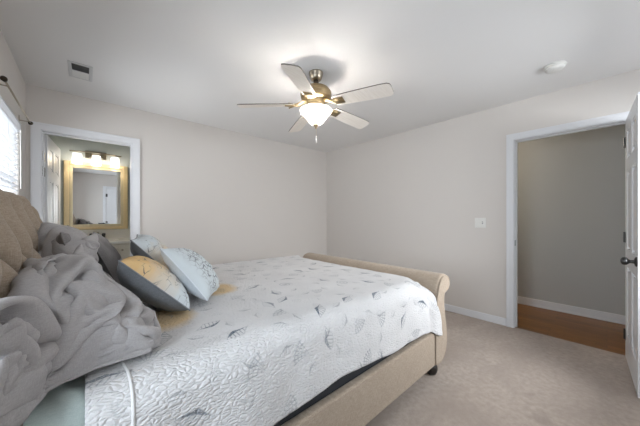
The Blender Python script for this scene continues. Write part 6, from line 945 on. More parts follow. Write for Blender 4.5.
795,-23,-4,20,25,-10,-16,-19,0,21,18,20,-12,-18,-15,-14,8,20,18,-4,19,-3,-5,-1,-1,-16,1,7,5,10,12,12,-4,-7,-13,-4,0,8,-16,-22,-13,12,12,7,-3,14,5,-14,14,17,19,18,0,-12,15,21,11,-5,-3,9,12,16,17,12,11,-9,-9,3,4,6,10,7,-3,9,-6,2,1,-2,-2,-5,1,-5,-3,-6,-7,-6,-2,-2,-11,8,19,20,21,22,20,20,20,17,14,11,18,
802,-24,-10,14,25,7,-20,-18,-8,10,17,20,15,-22,-20,-20,0,14,19,9,21,8,-2,2,-16,-15,-13,-4,5,11,11,13,-6,-8,-11,5,18,-6,-3,-17,-4,6,13,3,4,8,5,-16,19,14,11,19,-22,-11,19,23,1,-6,6,14,18,19,11,2,2,11,2,4,5,5,5,4,3,9,-3,-2,-1,-3,-4,-7,-3,-11,-4,-13,-5,-8,-3,-5,10,23,12,8,18,22,20,20,19,19,19,18,20,
802,-21,-13,9,19,20,-12,-20,-16,8,10,18,7,7,-21,-21,3,-4,15,23,21,17,5,-2,-19,-10,-15,-13,11,8,1,-8,-6,-3,5,6,-1,-3,5,11,-1,5,12,4,3,-3,0,-5,16,14,11,6,-18,-10,20,10,-13,1,15,12,13,16,18,24,11,9,2,-1,-2,4,6,8,7,5,-5,-4,-8,-4,-7,-2,-9,-15,-9,-14,-12,-10,2,5,23,15,12,17,20,21,21,20,19,20,18,20,19,
803,-21,-2,4,-2,20,8,-20,-22,0,10,11,11,22,-21,-20,-8,-2,15,22,22,22,18,-13,-4,-13,-13,-17,-11,-2,2,-11,-7,-3,6,12,14,16,8,8,3,-7,22,6,2,-4,-14,-17,7,14,11,14,2,-11,19,1,-13,6,9,6,13,22,19,18,17,12,5,6,3,6,5,4,2,0,0,-5,-5,-10,-12,-13,-12,-3,-10,-13,-13,-9,-5,1,17,18,22,23,22,21,20,21,18,19,18,16,18,
808,-21,-19,0,1,15,19,-23,-12,0,6,22,13,18,-14,-19,-11,-10,9,23,22,23,23,-21,9,-10,-11,-13,-14,-20,-14,-9,7,13,13,13,13,12,11,-1,4,-11,20,14,9,-7,-21,-20,-9,11,12,8,14,12,5,-4,-4,-8,10,8,20,20,18,13,13,3,5,6,6,0,4,5,2,0,8,2,1,-5,-8,-14,-15,-17,-17,-16,-12,-8,-2,14,19,22,22,22,22,21,20,15,20,17,15,12,18,
812,-22,-22,0,9,-1,18,-17,11,-6,-6,22,22,6,-7,-10,-9,-20,2,22,22,23,16,-13,-11,-8,-11,-10,-14,-14,-16,14,14,12,12,13,15,4,-11,-11,2,7,10,13,4,13,-10,-23,-11,-9,10,10,12,12,8,-8,1,3,12,9,17,23,12,8,8,1,1,10,7,7,7,6,4,2,0,-3,-3,-8,-5,-13,-14,-14,-14,-12,-9,-6,0,21,19,19,23,21,18,21,20,19,16,14,11,9,15,
816,-22,-17,1,0,-7,12,-14,21,-15,3,20,23,-14,-10,-10,7,3,-13,19,23,23,-3,-11,-11,-11,-12,-9,-10,0,-3,10,19,15,13,-3,-3,0,-10,-13,9,6,11,12,5,10,8,-11,-13,-18,-8,10,12,11,10,-5,17,13,14,12,5,6,5,6,7,5,11,9,8,8,8,6,5,4,1,0,-4,-7,11,-16,-13,-13,-16,-13,-9,-10,3,20,19,12,21,20,22,21,19,17,14,12,9,9,6,
815,-19,-19,-9,0,0,0,0,21,-21,15,22,18,-6,-18,-21,-5,14,10,5,23,19,-16,-12,-12,-9,-12,-10,-5,0,0,18,23,13,4,-4,9,-2,-18,-16,-3,10,11,12,12,5,9,0,-8,-17,-12,-4,10,14,8,5,12,12,13,5,9,16,2,4,6,11,14,6,8,9,8,6,6,6,2,10,-10,-5,19,-15,-18,-10,-10,-10,-11,-11,7,9,22,6,18,20,21,21,17,13,12,9,9,7,3,
799,4,-14,-6,-8,-7,0,1,19,-14,17,21,20,-20,-20,-20,-4,1,13,19,17,18,-8,-8,-7,-7,-8,-12,-7,-11,0,18,12,17,-3,6,11,-14,-19,-12,-10,12,13,5,14,4,8,4,-3,-2,-1,6,0,-5,-7,9,8,12,12,7,16,19,10,9,10,1,17,-2,4,11,8,7,7,6,3,14,5,-8,8,-17,-7,-7,-7,-11,-10,-11,2,7,20,5,17,18,19,22,7,12,10,10,6,4,8,
778,16,11,-2,-11,-3,-3,-7,-4,3,22,20,18,-19,-21,-10,-19,-1,19,21,14,-6,-8,-9,-7,-4,-9,-10,-1,0,0,7,13,21,4,-1,9,-17,-4,-23,-9,20,20,13,7,4,-7,-14,-2,-2,7,4,-5,-5,0,7,10,7,12,14,20,16,17,12,10,7,7,-1,12,7,4,13,6,7,3,13,2,-16,15,-5,-2,-10,-2,-10,-16,-3,4,7,2,20,16,13,12,11,-2,11,13,9,4,2,9,
771,5,13,12,11,-2,-2,-7,-4,-6,16,21,11,-18,-17,-11,-11,-14,13,17,4,-7,-8,3,-13,-9,0,0,0,0,8,1,8,15,20,11,0,-17,-19,-11,-16,17,13,9,15,-2,-14,-13,-6,0,10,1,7,-6,7,12,14,12,13,13,17,-1,10,7,12,12,10,5,5,2,7,14,4,12,11,11,-12,-1,21,6,-16,4,-6,-7,-17,-19,0,-6,14,15,18,16,8,9,3,6,6,13,0,4,8,
778,-10,3,14,13,-2,-10,-7,-2,5,15,21,21,-20,-2,-5,-14,-12,-16,19,-9,-6,-6,0,0,0,0,0,0,0,0,4,7,9,19,2,12,-6,-23,-18,-6,6,8,10,16,-4,-13,-15,-8,0,11,13,4,5,16,14,13,12,13,12,10,7,7,4,4,0,2,6,8,8,8,9,8,14,10,7,-9,16,16,6,-15,-12,-12,-7,-6,-20,-12,3,20,15,20,3,7,10,11,1,6,11,-2,3,11,
])
TOPSHEET = (46, 50, [
-136,8,10,16,-7,-15,-14,2,14,0,13,12,9,-5,-1,1,4,-17,-15,-13,11,20,8,-2,-1,-13,-12,-10,-14,2,-3,11,13,13,5,-12,8,-11,9,3,-8,10,14,4,6,4,3,2,-2,8,4,
-121,9,9,14,-13,-10,-12,-10,1,3,15,1,10,-9,1,4,6,-8,-17,-13,16,14,19,6,-1,-11,-14,-13,-13,-8,-5,5,14,14,11,1,-6,-6,-4,0,13,3,-2,2,3,4,4,2,2,5,4,
-110,11,5,16,-10,-9,-13,-13,-11,1,2,15,-5,1,-8,2,8,1,-17,-9,11,18,18,15,8,-11,-12,-14,-12,-12,-10,-7,8,13,11,11,9,0,-9,-9,-5,-1,-2,2,5,3,3,2,2,7,1,
-115,11,19,10,-2,-11,-11,-12,-14,-9,-4,14,-8,0,-10,0,6,13,-18,9,1,17,14,17,14,-3,-12,-13,-12,-14,-14,-9,-4,8,12,7,11,9,6,-2,-8,-7,-10,-9,-2,0,4,4,2,4,2,
-113,15,14,1,0,6,-13,-11,-11,-6,-13,-9,-2,0,0,9,-1,3,-13,-3,13,17,16,13,18,11,-13,-13,-16,-13,-12,-13,-10,-5,9,9,9,8,7,12,8,-6,-11,-13,-5,-5,-7,-3,1,4,7,
-111,18,7,12,10,0,-9,-16,-7,-12,-12,-14,-5,-3,4,-4,-3,-3,0,-1,3,18,15,19,17,18,-3,-16,-13,-11,-13,-13,-12,-14,-4,6,9,8,8,11,8,7,-1,-10,-5,-5,-6,-7,-6,-4,-3,
-109,13,14,17,15,-2,-15,-7,-10,-16,-7,-10,-9,-10,-6,0,-4,-3,-3,13,-13,18,17,16,17,18,11,-11,-14,-12,-10,-15,-13,-13,-12,-8,4,8,8,10,13,11,11,2,-5,-6,-5,-9,-4,-3,-3,
-97,13,14,16,17,-15,-4,-14,-8,-5,-8,-10,-7,-10,-9,-8,-9,-5,-3,16,-17,12,17,17,15,17,18,1,-14,-15,-6,-14,-13,-12,-14,-14,-8,2,8,10,12,12,11,9,7,5,-5,-8,-6,-1,-6,
-87,15,14,13,17,-9,-6,-14,-5,-5,-7,-11,-11,-12,-5,-10,-3,-9,-9,7,-17,7,16,16,17,17,15,16,-9,-15,-10,-8,-14,-13,-13,-13,-12,-9,0,11,9,8,11,11,5,4,12,5,-1,-2,-7,
-72,11,9,17,14,0,-8,-10,-8,-7,-11,-9,-6,-11,-9,-6,-8,-11,-1,-7,-14,-3,11,18,16,17,16,17,3,-11,-12,-10,-11,-8,-16,-13,-11,-12,-11,-2,7,10,11,11,11,7,15,15,10,-4,-5,
-58,12,-2,10,19,12,-9,-9,-6,-9,-10,-11,-6,-10,-6,-8,-8,-8,-5,-13,-6,-12,0,15,19,13,17,16,4,9,-15,-10,-15,-8,-8,-13,-13,-13,-11,-11,-3,4,11,11,9,13,15,13,10,12,5,
-42,4,8,11,15,15,-10,-10,-8,-8,-10,-7,-10,-7,-6,-8,-11,-6,-10,-10,-9,-8,-12,6,17,16,17,17,18,9,-12,-14,-13,-8,-12,-12,-10,-12,-13,-12,-11,-2,3,9,9,13,14,12,12,11,7,
-24,5,-5,17,14,11,-3,-11,-6,-6,-9,-7,-10,-8,-7,-10,-8,-8,-8,-10,-9,-9,-12,-9,11,18,17,17,20,15,-4,-14,-14,-12,-9,-11,-13,-8,-13,-12,-11,-12,-3,1,7,14,14,11,11,11,8,
-6,-1,0,4,15,22,2,-16,-7,-4,-10,-7,-11,-4,-10,-9,-10,-5,-11,-8,-10,-9,-12,-12,-3,14,17,20,18,18,7,-11,-13,-13,-8,-10,-13,-10,-12,-13,-11,-11,-11,10,8,-6,5,9,11,11,9,
11,-5,5,1,7,5,12,-1,-4,-8,-4,-12,-10,-4,-10,-7,-13,-5,-10,-9,-9,-10,-11,-11,-12,4,17,19,18,17,17,-4,-14,-11,-8,-13,-9,-9,-13,-13,-11,-13,-10,-8,9,-11,-2,9,11,11,11,
27,1,0,-1,11,-5,15,0,-2,-6,-7,-11,-7,-7,-11,-10,-8,-11,-3,-12,-6,-12,-10,-11,-9,1,4,14,18,17,19,7,-13,-9,-10,-11,-14,-15,-6,-15,-11,-6,-11,-10,-9,-1,-13,1,12,11,10,
45,2,-1,2,6,-7,15,-2,1,-7,-7,-10,-5,-12,-10,-9,-9,-10,-4,-12,-9,-7,-11,-9,-10,5,0,4,11,18,18,15,-6,-14,-8,-9,-14,-14,-14,-8,-8,-13,-10,-4,-13,-9,-12,-9,4,11,12,
63,1,-1,4,0,-6,11,2,-7,1,-12,-2,-14,-10,-5,-11,-9,-9,-5,-14,-4,-13,-19,-3,2,3,1,3,1,9,15,19,5,-15,-9,-8,-12,-14,-14,-4,-8,-12,-9,-13,-8,-9,-12,-14,-9,3,9,
82,-1,2,-2,6,-11,14,1,-5,-3,-9,-8,-10,-8,-10,-10,-13,-16,-15,-14,1,-14,-5,3,3,2,3,2,2,3,4,11,16,-7,-12,-9,-9,-14,-13,-7,-12,-17,1,-8,-9,-10,-13,-14,-15,-4,-2,
99,0,2,-3,1,-9,9,10,-3,-6,-11,-9,-11,-14,-17,-15,-18,-15,-15,1,-8,-1,4,2,2,4,2,3,2,4,2,2,5,8,-12,-13,-10,-11,-12,-14,-15,-15,-10,-13,-14,-7,-5,-3,-4,-5,-7,
118,1,0,-4,-2,-14,-3,-4,-5,-4,1,-14,-13,-8,-14,-17,-15,-18,-8,-1,5,4,3,2,3,4,3,2,1,3,5,2,1,5,-11,-12,-13,-10,-14,-13,-14,-14,-11,-15,-16,-15,-13,-11,-6,-2,-1,
136,0,4,-13,-16,-14,-13,-7,-6,-3,2,-12,-14,-6,-14,-18,-11,-9,1,6,5,0,7,1,6,4,2,1,3,2,2,4,3,-2,-12,-10,-12,-13,-14,-15,-14,-16,-15,-15,-15,-14,-14,-11,5,-2,-10,
155,2,-11,-13,-18,-3,-12,-12,-17,-13,-3,-11,-8,-11,-15,-10,0,2,3,2,3,1,9,3,7,4,2,2,2,2,1,-2,-6,-8,-8,-8,-8,-10,-12,-15,-15,-16,-15,-16,-15,-16,-14,-13,-11,7,7,
157,4,-12,-18,-16,9,-13,-17,-16,-16,-15,-14,-13,-7,1,1,4,2,-4,1,2,4,8,1,8,5,3,1,-1,-6,-7,-11,-6,-7,-9,-8,-7,-9,-6,-9,-7,-11,-14,-16,-17,-16,-11,-15,-14,-12,0,
147,-3,-8,-15,-15,14,-3,-13,-15,-18,-16,-18,-1,-4,0,0,6,1,-5,-2,0,9,5,5,4,-1,-5,-3,-9,-9,-8,-11,-9,-5,-10,-8,-6,-4,4,-1,-7,-16,-16,-12,-10,-13,-15,-15,-13,-10,-9,
129,-1,-1,-4,-6,-5,5,-5,-16,-17,-16,-16,7,-5,-9,8,7,2,-6,-2,-2,6,-7,4,-1,-9,-3,-2,-13,-11,-7,-5,-6,-9,2,-10,-11,-4,-4,-2,-4,-13,-12,-12,-10,-15,-10,-6,-8,-7,-8,
110,-1,1,-4,-7,-4,3,1,-4,-6,-20,-7,7,-5,-7,0,7,8,-5,0,-3,-3,-7,-8,-5,-4,-10,-6,-4,4,-10,-2,-2,-12,3,-7,-9,-5,-2,-2,-9,-14,-10,-11,-11,-13,-8,-13,-10,-12,-4,
92,-3,3,-4,-3,-7,2,1,-4,1,-4,4,1,5,-8,-8,-4,14,6,1,-3,-4,-9,-7,-5,-11,-5,-6,0,-4,-10,-5,-4,-4,0,-4,-4,-5,-6,-10,-7,-8,-9,-10,-13,-11,-12,-12,-13,-11,-7,
74,-4,4,-4,-4,-2,-2,2,-5,2,-3,3,8,7,5,1,-7,-9,4,18,8,-3,-7,-6,-9,-9,-8,-5,2,-4,-9,-5,-4,-4,1,-3,-5,-7,-5,-8,-10,-9,-8,-10,-13,-12,-11,-14,-12,-12,-9,
55,-2,1,-2,-4,-2,-6,8,-2,-4,-2,4,9,7,10,6,6,-2,-14,11,18,11,-6,-6,-7,-10,-6,-7,-7,-7,-7,-6,5,0,-2,-4,-5,-3,-6,-9,-8,-10,-8,-10,-13,-12,-11,-14,-13,-12,-10,
40,-7,2,-1,-2,-4,-4,5,-1,-4,-2,6,9,9,7,5,5,3,3,8,9,14,1,0,-2,-7,-3,-8,-8,-9,-8,-7,-2,7,1,-2,-5,-3,-6,-9,-9,-11,-7,-14,-13,-11,-14,-12,-11,-12,-9,
19,-1,1,-1,-3,-2,-6,2,1,-1,-6,9,8,8,7,6,4,4,3,8,11,13,3,3,0,1,0,-5,-4,-1,-8,-10,-9,-11,-3,4,3,0,3,-4,-11,-10,-9,-14,-11,-14,-12,-12,-9,-13,-8,
0,1,1,0,-2,-7,1,2,-3,-3,3,1,8,10,9,2,4,5,6,11,11,9,2,2,5,0,4,1,0,-3,-1,-4,-6,-13,-14,-11,5,-1,10,5,-2,-9,-11,-14,-11,-12,-13,-10,-11,-12,-6,
-18,2,2,0,-1,-3,-2,-2,-4,0,0,3,13,9,4,4,8,3,6,11,11,6,4,4,2,2,0,3,3,1,-4,-6,3,-1,-7,-10,-4,-6,-1,3,7,1,-7,-12,-12,-12,-14,-7,-11,-11,-17,
-26,-11,3,3,-4,-2,1,-5,-4,2,1,9,8,6,7,3,14,5,3,7,11,6,1,3,3,4,0,4,6,0,0,-5,-7,1,-9,-6,-6,-6,-3,4,7,8,1,-6,-9,-10,-12,-17,-6,-10,-13,
-27,-14,-12,10,-11,-1,2,-5,2,-4,4,5,8,10,5,6,15,2,4,9,9,3,3,2,2,4,6,4,2,3,-3,-8,-5,1,-5,6,-1,2,1,-5,-2,-2,0,-2,-5,-8,-7,-13,-19,-12,-12,
-25,-18,-17,5,-13,-2,-3,-2,3,-1,2,2,9,10,6,9,15,3,2,10,4,3,4,2,2,3,8,4,0,4,0,-4,-9,-3,4,-1,-3,1,0,-1,-2,-2,-2,-2,-3,-5,-7,-6,-7,-13,-11,
-33,-10,-13,-6,-15,-9,-5,0,1,1,7,8,6,8,11,8,7,4,3,6,2,3,3,3,1,3,9,4,2,3,-2,0,-7,-4,0,-1,0,-2,3,-2,-2,-3,-1,-3,2,-10,-8,-7,-6,-12,-11,
-49,-7,-13,-8,-7,5,2,-4,4,7,4,6,8,8,9,10,8,5,3,-2,-10,-2,2,8,9,13,-1,-8,-7,0,1,-3,-2,0,3,3,0,-5,8,5,4,-6,-7,-15,0,-11,-11,-6,-8,-11,-11,
-57,-11,-10,14,-6,8,1,-1,3,4,5,6,8,9,10,8,7,3,-5,-7,-4,0,10,7,0,-7,-5,-2,-2,-1,3,-2,-4,-1,-3,-1,0,0,4,6,13,-11,-2,-15,-6,-12,-12,-7,-8,-12,-10,
-73,-11,-6,7,5,18,16,0,4,4,5,6,1,3,5,12,10,5,-1,-8,0,-4,9,2,3,-7,-6,3,-2,-1,1,1,-2,-1,-2,-1,1,1,3,-5,2,-16,0,-12,-15,-11,-11,-12,-8,-13,-7,
-84,-14,2,16,17,5,18,1,6,10,4,11,1,2,6,6,5,10,-1,-8,3,-3,3,0,2,-1,-6,1,5,1,1,-3,-1,0,-2,1,-1,2,-2,-5,-12,-13,-13,-13,-14,-14,-9,-13,-10,-13,-4,
-93,-12,9,18,4,17,18,14,6,2,4,9,11,6,1,10,5,2,-3,-1,5,0,2,0,1,0,-9,0,0,1,3,2,0,2,-2,0,-2,-7,-12,-14,-13,-13,-13,-13,-14,-12,-13,-13,-11,-11,-7,
-92,-12,5,17,12,11,18,16,17,8,3,8,8,11,2,3,6,5,-1,2,2,1,2,1,0,-8,-4,0,3,2,3,1,1,-4,-4,-7,-10,-14,-14,-14,-12,-13,-14,-13,-13,-13,-11,-13,-11,-12,-11,
-96,-15,7,19,15,16,8,19,15,14,16,9,7,6,10,3,4,4,2,2,3,0,3,-8,4,-7,-1,1,2,0,-5,-8,-10,-9,-4,-6,-9,-11,-13,-14,-14,-14,-13,-14,-11,-11,-12,-13,-13,-10,-13,
-103,-7,4,14,16,16,13,16,18,16,14,21,11,8,7,8,4,4,0,3,0,2,-2,-5,-1,-1,-2,-2,-2,-2,-2,-4,-7,-9,-13,-16,-14,-15,-13,-14,-14,-14,-12,-13,-12,-14,-12,-11,-12,-13,-6,
-91,-6,-3,9,7,17,14,18,18,19,16,19,17,16,11,8,3,5,2,2,0,0,-2,-3,-1,-1,-2,-1,-3,-4,-6,-12,-13,-16,-14,-17,-14,-16,-14,-14,-13,-15,-12,-12,-13,-14,-10,-13,-12,-8,-1,
958,9,14,7,12,3,-5,-16,-4,-15,-4,-7,-11,-17,2,0,20,5,7,15,14,-1,-12,-12,-9,11,6,10,3,18,17,13,9,7,14,8,17,14,17,20,16,16,13,19,17,15,18,17,16,15,18,
961,2,13,10,0,12,9,-10,-12,-15,-1,-15,-6,-17,-1,7,5,16,2,13,8,10,-5,-14,-11,9,0,1,7,15,17,16,7,6,11,15,16,18,18,18,15,18,18,17,16,16,18,18,18,17,18,
947,14,17,1,10,12,9,-5,-7,-14,-15,-2,-17,-2,-12,1,0,20,-4,15,16,7,0,-8,-15,-5,3,6,9,11,12,16,15,14,15,15,13,12,13,16,17,17,18,20,17,17,18,18,20,16,19,
963,10,8,-14,15,13,9,0,2,-11,-15,-8,-9,-4,-8,-3,-3,4,0,17,19,-2,12,-4,-8,-12,3,6,15,10,12,15,17,14,7,17,16,16,10,11,16,17,16,16,19,18,18,19,17,17,21,
969,12,-8,-17,17,15,5,2,10,-16,6,-12,-3,-5,-5,-6,0,2,-11,14,3,6,8,11,0,-13,2,6,6,12,13,9,13,16,15,17,16,17,14,15,10,19,14,13,17,17,17,19,18,18,17,
980,-4,-15,-12,16,10,13,-2,14,-13,5,10,-3,-6,-4,-8,-2,-5,-1,12,-7,4,5,3,6,8,-5,10,2,13,13,11,12,13,13,15,16,17,16,11,7,15,17,16,18,18,17,17,17,17,18,
969,-7,-11,-6,11,11,4,12,6,0,16,3,3,-1,-5,-8,0,-5,-2,9,-5,5,6,2,6,5,-2,1,7,13,14,11,13,13,12,13,13,14,14,13,14,15,14,15,16,19,16,17,17,16,17,
976,-2,-11,-11,-4,4,12,5,8,17,13,3,5,-5,2,2,2,-8,1,-2,6,-4,6,2,10,6,1,-1,4,12,15,13,10,15,13,13,12,12,13,14,14,15,14,15,15,15,17,17,18,12,17,
968,4,-1,-8,-8,-10,11,8,16,16,11,1,-4,-8,5,-1,16,3,7,-3,7,-5,1,7,3,6,9,0,0,9,14,14,14,13,12,13,14,12,12,14,14,12,15,15,13,13,14,19,18,14,16,
957,16,10,-2,-12,-20,2,16,18,16,-10,1,4,-7,2,8,6,4,18,12,8,-4,-2,6,-1,8,9,6,-1,1,14,14,15,15,12,12,15,14,12,12,12,14,15,15,15,11,10,12,16,20,17,
952,10,3,4,-1,-13,8,14,16,-5,-2,-5,5,-4,8,10,0,9,17,7,18,10,-4,2,2,11,6,8,-1,-2,11,14,11,17,15,14,13,14,14,12,12,13,13,16,14,13,10,12,13,16,17,
945,0,10,15,9,-12,7,16,4,-11,-7,10,-7,0,14,6,9,3,11,14,14,16,11,-1,2,9,8,7,-2,-2,8,12,14,16,14,14,17,12,13,13,13,12,13,14,16,13,10,9,15,14,14,
952,-6,16,-3,14,12,4,6,-11,-7,0,8,-3,9,4,9,8,6,15,9,16,13,14,8,2,7,7,6,3,-2,3,11,13,13,15,16,13,15,14,14,13,14,12,14,16,15,8,9,14,14,14,
959,-1,6,12,-11,7,16,-3,-4,-4,8,-4,11,0,13,4,12,4,15,11,12,15,13,15,9,6,6,4,1,3,-1,8,13,14,13,15,14,16,14,13,13,14,14,6,8,12,16,17,14,13,15,
968,5,-4,17,-13,15,-15,1,4,9,-2,10,6,-3,13,7,12,4,13,15,11,14,13,13,15,13,-1,3,5,5,-1,3,11,15,13,14,14,15,13,14,15,13,14,11,9,8,13,16,14,14,15,
973,0,2,16,-9,17,-11,1,3,-1,5,10,1,4,12,8,11,8,7,13,12,15,12,13,4,18,13,5,2,5,2,-2,9,14,14,14,12,12,17,12,13,16,14,13,11,10,9,14,15,14,15,
971,2,8,14,-4,19,-10,2,2,2,3,11,-3,8,11,9,9,9,7,11,12,15,12,6,3,13,18,15,8,2,3,-1,3,13,15,14,13,10,12,16,15,13,13,14,16,10,10,11,14,13,14,
973,-2,3,14,17,-2,11,2,6,-4,8,0,9,7,3,12,11,9,7,11,5,4,-1,9,16,14,17,17,18,9,0,3,-1,10,14,15,13,10,11,13,15,13,15,14,15,15,8,12,13,13,14,
978,-2,-3,16,19,-16,14,11,-1,15,0,9,3,7,8,1,-1,3,7,9,6,2,6,17,17,18,14,17,18,18,11,2,0,4,14,14,15,12,7,13,16,6,17,15,16,16,12,11,12,14,12,
973,0,7,16,1,-14,14,14,10,6,1,3,5,4,0,2,3,3,4,9,3,8,16,18,18,15,16,18,17,18,14,15,5,-2,13,14,14,14,5,12,11,12,13,10,8,14,16,19,17,14,15,
974,1,10,19,-18,8,17,6,-1,0,-6,7,7,0,-3,3,4,2,4,9,8,17,18,18,18,12,19,16,17,18,17,14,14,4,13,14,13,14,9,10,10,13,13,10,9,9,11,13,17,18,17,
975,-3,18,8,-8,10,-3,10,1,-2,-11,10,8,-5,3,3,-2,0,8,14,17,18,14,18,17,14,18,15,18,16,16,16,17,16,14,14,14,13,11,11,12,9,10,11,9,11,10,12,14,15,16,
974,0,12,-7,5,19,-13,4,-3,-1,-5,15,-2,1,2,-6,-2,9,16,18,17,18,11,18,15,14,18,17,17,18,18,19,17,16,16,15,16,15,13,12,11,10,11,10,9,10,11,11,11,16,12,
992,0,11,-11,-8,15,-10,-8,-3,-6,0,11,12,-7,-7,2,8,11,18,18,18,16,13,19,12,17,17,18,18,18,16,12,15,17,13,17,18,14,17,16,16,15,13,9,10,9,4,5,6,15,19,
976,9,16,6,-7,11,-17,-14,-8,1,7,-3,20,-15,1,8,2,13,16,18,18,11,16,17,18,18,17,17,13,16,13,12,15,15,17,16,18,19,16,21,17,12,7,14,16,14,7,6,5,1,15,
974,1,10,2,8,18,-13,-15,-9,-2,0,7,11,-9,16,0,1,10,17,15,19,14,17,16,17,14,18,17,7,14,15,19,14,15,18,15,16,18,19,17,6,9,13,14,15,8,9,9,13,13,13,
973,2,-1,3,11,19,-12,4,-10,-15,-3,17,-6,6,16,10,1,4,17,11,16,17,17,17,15,15,16,16,16,13,15,18,14,15,18,15,14,17,15,19,13,9,13,15,8,14,5,17,11,14,12,
974,1,-1,0,8,15,-8,2,3,-9,-11,14,-15,18,19,16,5,3,7,12,17,18,16,16,16,16,16,16,14,15,17,18,14,17,17,13,12,16,18,15,15,15,12,9,15,4,16,12,14,13,13,
974,7,-8,8,-8,16,6,-10,1,-9,5,4,-13,16,18,19,19,5,5,10,10,19,17,18,15,18,14,16,12,17,14,14,17,17,13,16,16,18,18,14,13,12,15,13,12,10,13,15,13,13,13,
979,-1,-5,6,-5,12,6,-16,-2,2,13,-14,0,18,13,18,18,18,10,11,5,13,18,17,17,15,17,16,17,15,15,15,13,16,16,15,16,15,17,18,9,16,13,16,11,11,15,10,15,13,16,
991,-8,-15,16,-7,8,-1,-10,-2,3,14,-16,8,12,18,18,16,17,18,13,10,-1,18,18,18,17,17,18,17,16,16,15,14,14,14,14,14,18,16,16,15,15,13,11,12,14,13,11,16,11,15,
998,-20,-8,6,-4,1,2,-3,-6,14,4,-15,13,17,16,18,17,18,17,9,5,3,18,19,17,19,19,18,17,19,18,17,14,13,10,17,17,16,16,16,15,15,15,10,12,13,14,10,12,12,15,
998,-13,-20,-3,3,1,-3,-4,1,19,-10,1,17,16,17,16,17,18,12,1,5,14,19,18,18,19,18,19,19,18,19,20,16,17,10,15,15,18,15,16,15,16,15,12,12,13,11,9,14,10,15,
996,-20,-19,-4,2,-3,-2,3,8,18,-11,8,14,16,19,11,16,17,14,7,-1,16,18,18,19,18,19,18,19,18,18,18,18,20,18,13,18,17,15,14,16,17,16,13,13,13,12,6,11,11,11,
986,-13,-16,-12,13,-5,1,-4,7,18,-4,13,14,10,15,17,5,16,16,12,2,16,18,19,17,19,17,18,18,19,19,19,14,20,13,18,18,17,18,18,17,17,18,17,14,14,13,7,11,13,7,
973,-1,-17,-18,15,5,7,-11,15,13,5,-2,14,8,16,16,1,17,16,10,10,17,18,19,18,16,17,18,19,18,18,14,17,18,18,18,18,20,16,19,18,19,18,19,16,15,16,12,4,11,8,
957,-1,-8,-15,7,6,14,3,-3,14,4,12,8,8,15,10,3,18,18,7,16,19,18,18,19,18,16,18,18,14,18,18,14,18,17,20,17,18,17,19,18,19,18,18,19,18,16,16,13,12,8,
949,-11,-5,-12,3,14,15,-1,4,6,4,9,11,9,13,11,11,17,16,15,18,18,19,18,19,19,16,16,13,15,17,18,17,17,18,19,18,16,20,17,19,17,18,20,16,15,18,15,11,15,10,
944,-9,6,-16,-13,14,17,-7,6,11,1,10,12,10,11,13,14,18,18,19,16,20,18,18,16,14,14,16,17,19,19,18,18,20,18,19,18,16,16,18,19,18,18,11,18,15,13,15,11,13,12,
933,-9,3,-7,-13,17,17,-6,9,0,3,8,12,13,14,15,16,18,18,17,19,18,13,14,16,18,17,20,18,20,17,18,18,19,19,17,17,18,19,19,13,15,19,10,18,9,13,16,12,13,9,
943,-15,-14,-2,10,8,4,6,2,1,3,7,19,16,16,13,12,17,19,16,18,19,13,16,16,16,17,20,17,19,19,18,18,20,18,19,12,18,19,13,18,11,18,14,13,6,16,11,14,14,4,
953,-12,-10,-2,-2,17,4,11,-2,-2,3,2,8,16,18,16,18,13,18,16,16,18,19,17,15,16,17,19,17,17,19,19,18,19,17,14,16,18,15,14,12,14,13,12,12,10,14,13,13,13,1,
967,-8,-9,-4,-11,-3,6,11,17,7,3,0,1,5,18,14,17,19,19,18,14,18,15,18,17,19,16,18,18,19,17,17,18,18,16,15,13,13,10,13,13,13,13,13,12,14,11,12,14,13,5,
980,-10,-11,1,-9,-8,-4,8,10,17,12,4,3,-6,10,20,16,17,18,18,17,19,14,18,18,16,17,18,17,17,18,16,14,15,14,13,12,12,12,13,12,14,13,14,14,10,12,12,12,13,11,
988,-8,-13,3,-4,-7,-10,-2,8,9,10,16,11,2,-3,15,18,18,18,15,18,19,17,19,17,16,17,17,15,14,14,12,15,17,15,13,11,8,11,13,13,14,13,13,14,10,11,12,15,11,12,
1003,-10,-12,-10,-7,5,-9,-4,-1,10,9,1,14,15,6,4,18,19,15,18,19,19,18,18,19,20,17,18,17,16,14,13,11,8,6,8,9,12,12,12,10,14,13,15,12,13,12,11,12,14,17,
1015,-8,-12,-10,-12,-10,1,0,-1,1,10,-1,6,10,14,9,18,19,18,19,17,20,18,20,17,20,17,18,14,14,10,7,7,10,8,8,9,13,11,12,15,11,12,14,13,13,11,12,15,16,17,
884,16,7,10,-12,-11,-12,-12,-11,-10,-11,-13,-13,-9,21,18,1,-12,-7,-1,5,1,9,14,16,9,13,11,13,4,7,8,10,11,11,13,3,0,4,2,3,4,1,3,2,10,-2,4,10,-8,5,
874,15,8,8,-13,-10,-11,-13,-12,-11,-13,-8,-14,6,19,16,16,-9,-6,-2,4,1,6,11,16,11,15,12,12,7,6,8,10,11,10,12,7,3,0,1,3,5,-4,-7,5,10,-5,-3,2,6,-4,
865,11,5,11,-11,-10,-13,-11,-15,-11,-11,-8,-9,20,14,18,17,3,-8,2,0,3,6,9,12,13,14,12,11,10,9,8,8,4,-4,4,13,13,11,6,-2,-9,-3,0,6,3,0,-7,2,-1,0,
857,6,4,9,-11,-9,-11,-12,-13,-10,-12,-13,13,16,16,18,19,14,-7,0,5,0,6,6,8,15,13,12,-1,4,5,6,8,12,14,-3,3,4,16,17,6,-5,1,-2,-4,-3,-1,1,2,-7,-3,
